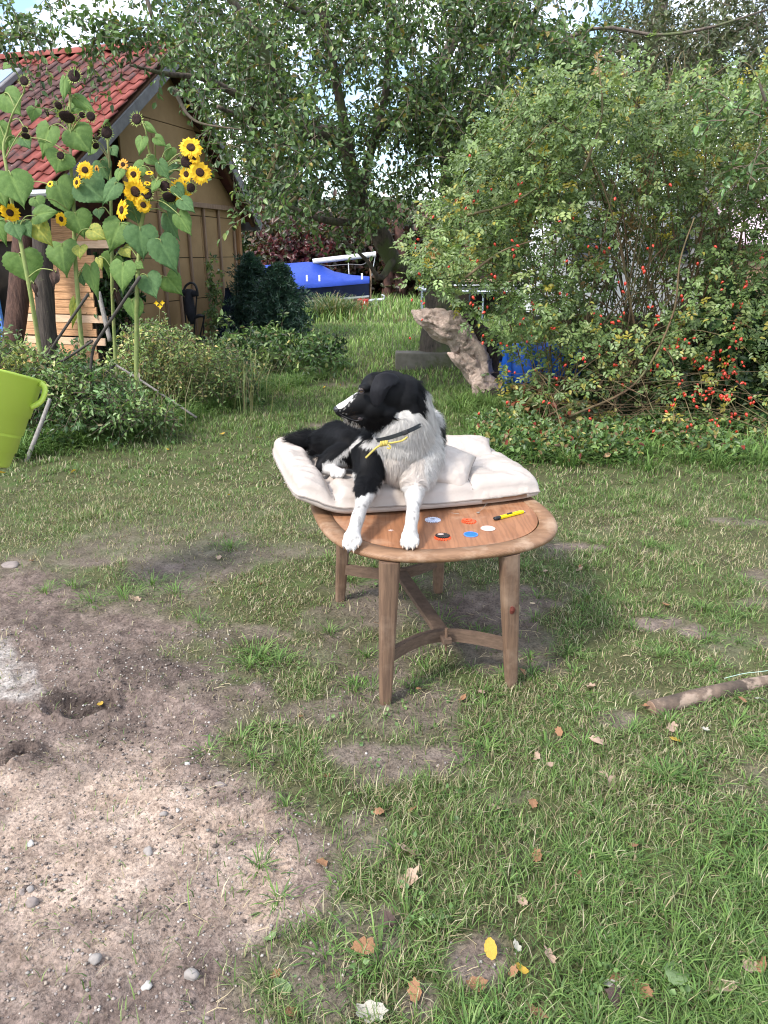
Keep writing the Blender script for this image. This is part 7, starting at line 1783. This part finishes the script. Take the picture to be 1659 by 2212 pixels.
LV = [
 (q2(462, 855), .052, 'yellow', 'bright yellow leaf lying on the bare soil near the bottom'), (q2(600, 948), .036, 'yellow', 'curled orange yellow leaf just right of the bare soil hollow'), (q2(557, 958), .030, 'brown', 'small brown leaf touching the curled orange yellow leaf'), (q2(573, 845), .03, 'white', 'tiny bleached leaf right of the bright yellow leaf'),
 (q1(1568, 850), .062, 'brown', 'large curled orange brown oak leaf standing up at the grass edge'), (q1(1390, 475), .048, 'brown', 'brown leaf lying flat where the sand meets the grass'), (q1(1410, 105), .034, 'brown', 'upright rusty leaf below the table on the bare soil'), (q1(1640, 268), .034, 'brown', 'small curled brown leaf in the middle of the lawn left of the long pinkish one'), (q1(1215, 1000), .05, 'green', 'pale green birch leaf on the dark gravel'), (q1(1095, 690), .034, 'green', 'little light green leaf on the bright sand'), (q1(1170, 785), .04, 'green', 'dull green leaf on damp soil beside the moss'), (q1(1258, 1110), .034, 'brown', 'brown and yellow leaf at the bottom edge beside the gravel'), (q1(1610, 1130), .07, 'white', 'bleached greyish leaf curled at the bottom edge of the picture'), (q1(1190, 952), .03, 'brown', 'narrow rolled brown leaf above the pale green birch leaf'),
 (q2(105, 560), .07, 'pale', 'large pale beige leaf at the left of the lower lawn'), (q2(110, 440), .07, 'pale', 'long rolled pinkish leaf above the large pale beige leaf'), (q2(660, 465), .045, 'brown', 'curled tan leaf standing in the grass right of centre below'), (q2(838, 548), .042, 'brown', 'crisp orange brown oak leaf right of the curled tan leaf'), (q2(660, 38), .045, 'pale', 'pinkish leaf in the lawn halfway between table and bottom'), (q2(715, 75), .032, 'pale', 'small leaf just below the pinkish one'), (q2(978, 155), .06, 'pale', 'large dusty pink leaf in the right hand grass'), (q2(948, 122), .035, 'pale', 'small pale leaf leaning on the large dusty pink leaf'), (q2(1150, 118), .028, 'brown', 'small bright rusty leaf near the dusty pink leaf'), (q2(640, 235), .045, 'brown', 'flat brown leaf in thin grass between the two pinkish leaves'), (q2(480, 258), .05, 'pale', 'faded leaf pressed in the thin grass right of the bare patch'), (q2(125, 262), .04, 'brown', 'brown leaf on the bare patch below the table'), (q2(1565, 435), .065, 'dark', 'black rotten leaf in the grass at the right edge'), (q2(1005, 1085), .085, 'dark', 'long dark brown rotten leaf near the bottom'), (q2(980, 1020), .05, 'white', 'whitish rolled leaf above the long dark rotten leaf'), (q2(1000, 975), .04, 'brown', 'tan leaf behind the whitish rolled leaf'), (q2(1120, 1045), .058, 'brown', 'brown leaf with a yellow rim right of the rotten leaf'), (q2(1475, 1030), .058, 'pale', 'crumpled pale pink leaf at lower right'), (q2(1570, 945), .05, 'pale', 'pale leaf above the crumpled one at lower right'), (q2(1630, 945), .05, 'brown', 'ragged brown leaf cut by the right edge at lower right'), (q2(665, 1140), .05, 'brown', 'tan leaf cut by the bottom edge'), (q2(400, 1010), .055, 'brown', 'mauve brown leaf on the bare soil hollow'), (q2(135, 1040), .05, 'brown', 'faded brown leaf left of the bare soil hollow'), (q2(715, 890), .04, 'pale', 'small pinkish leaf right of the bright yellow one'), (q2(1070, 420), .05, 'brown', 'tan leaf deep in the lush grass'), (q2(20, 730), .05, 'dark', 'dull purple brown leaf at the left of the lower lawn'), (q2(1250, 980), .085, 'green', 'long silvery green dock leaf standing in the lower grass'), (q2(600, 655), .035, 'pale', 'washed out leaf in short grass below the curled tan leaf'),
 (q3(385, 865), .045, 'brown', 'light brown leaf in the grass right of the table'), (q3(160, 885), .03, 'pale', 'tiny pale leaf left of the light brown one right of the table'), (q3(960, 1125), .04, 'brown', 'brown leaf beside the right hand worn patch'), (q3(460, 1680), .055, 'pale', 'pale curled leaf with dark gap left of the dead branch'), (q3(825, 1810), .04, 'brown', 'torn leaf touching the end of the dead branch'), (q3(1470, 1775), .04, 'brown', 'reddish leaf below the dead branch'), (q3(1625, 1790), .06, 'white', 'white curled leaf at the right edge below the branch'), (q3(245, 1980), .04, 'brown', 'orange leaf left of the two pinkish leaves'), (q3(495, 2040), .055, 'pale', 'pinkish leaf folded in the lawn left of the yellow rimmed leaf'), (q3(1000, 1960), .05, 'pale', 'upper leaf of a touching pair in the right hand lawn'), (q3(1020, 2040), .055, 'yellow', 'lower yellow rimmed leaf of a touching pair in the right hand lawn'), (q3(1220, 1970), .035, 'white', 'small whitish leaf right of the touching pair'), (q3(710, 275), .04, 'pale', 'grey curled leaf at the edge of the low weeds right'),
 ((1128, 1467), .045, 'brown', 'crinkled leaf leaning on the foot of the right front leg'), ((1000, 1520), .034, 'brown', 'orange leaf on the grass under the right side of the table'), ((1038, 1508), .04, 'pale', 'larger pinkish leaf right of the orange one under the table'), ((905, 1500), .024, 'brown', 'small rusty leaf between the front legs'), ((812, 1360), .026, 'brown', 'rusty leaf left of the near front leg'), ((650, 1552), .03, 'brown', 'tiny brown leaf on the soil left of the table'), ((785, 1250), .03, 'brown', 'brown leaf behind the back stretcher'), ((473, 1212), .05, 'pale', 'pinkish leaf in thin grass left of the table'), ((460, 1205 + 60), .03, 'pale', 'pale scrap in the grass left of the back leg'), ((292, 1304), .06, 'pale', 'broken pinkish leaf at the edge of the grass tuft on the left'), ((70, 1224), .04, 'brown', 'brown leaf beside the buried pale stone'), ((565, 1270), .03, 'brown', 'small leaf between tufts left of the back leg'), ((218, 1527), .026, 'yellow', 'small yellow leaf by the muddy footprints'), ((570, 1612 - 170), .03, 'pale', 'pale leaf on the tall bright tuft'),
 ((560, 952), .05, 'yellow', 'yellow leaf left of the cushion on the far grass'), ((480, 944), .05, 'yellow', 'thin yellow leaf further left on the far grass'), ((362, 978), .045, 'yellow', 'yellow leaf below the vegetable patch'), ((160, 1025), .05, 'yellow', 'yellow leaf at left beyond the grey stake'), ((6, 1028), .06, 'yellow', 'yellow leaf cut by the left edge'), ((495, 1076), .028, 'yellow', 'little yellow petal left of the table'), ((700, 838), .06, 'yellow', 'pale yellow leaf left of the dog\'s head'), ((735, 858 - 25), .05, 'yellow', 'yellow leaf nearer the path left of the dog\'s head'), ((1250, 1243), .045, 'pale', 'faded leaf in the mid lawn right of the table'),
]
for (p_, s, kd_, lab) in LV:
    if not (-20 < p_[0] < 1690 and p_[1] < 2230): continue
    c_ = gz(*p_); z = float(ground_h(np.array([c_[0]]), np.array([c_[1]]))[0]); gr = .006 + (.010 if p_[0] > 750 or p_[1] < 1150 else 0)
    o = bpy.data.objects.new('fallen_leaf', LMs[kd_][g.integers(0, 3)]); e = Euler((g.normal(0, .35), g.normal(0, .3), g.uniform(0, 6.28))); s = s * .88
    o.location = (c_[0], c_[1], z + gr); o.rotation_euler = e; o.scale = (s, s, s); link(o); tag(o, lab, 'leaf', 'fallen leaves on the ground')
# straws and chips
M_straw = material('straw', (.46, .38, .24), (.34, .27, .16), rough=.8, scale=30, bump=0)
Vs = []
for i in range(420):
    a, b = (g.uniform(350, 1400), g.uniform(1180, 2200)) if i < 300 else (g.uniform(1000, 1640), g.uniform(1180, 1500))
    c_ = gz(a, b); an = g.uniform(0, 3.14); l_ = g.uniform(.015, .05); d_ = np.array((math.cos(an), math.sin(an), g.normal(0, .12))); z = float(ground_h(np.array([c_[0]]), np.array([c_[1]]))[0]); q_ = c_ + Z * (z + .006); Vs.append(tube([q_ - d_ * l_ / 2, q_ + Z * .003 + np.array((g.normal(0, .003), g.normal(0, .003), 0)), q_ + d_ * l_ / 2], .0008, 3))
V, F = merge(Vs); solo('dry_stalks', V, F, M_straw, 'dry grass stalks lying on the trodden ground', 'straw', kind='stuff')
v, f = box(gz(1170, 1309) + Z * .01, (.10, .012, .005), (unit(np.array((1, -.12, 0))), unit(np.array((.12, 1, 0))), Z), .001); solo('wood_splinter', v, f, material('fresh_wood', (.55, .44, .30), (.42, .32, .2), rough=.8, scale=30, bump=.1), 'pale splinter of wood on the dark soil behind the right front leg', 'splinter')
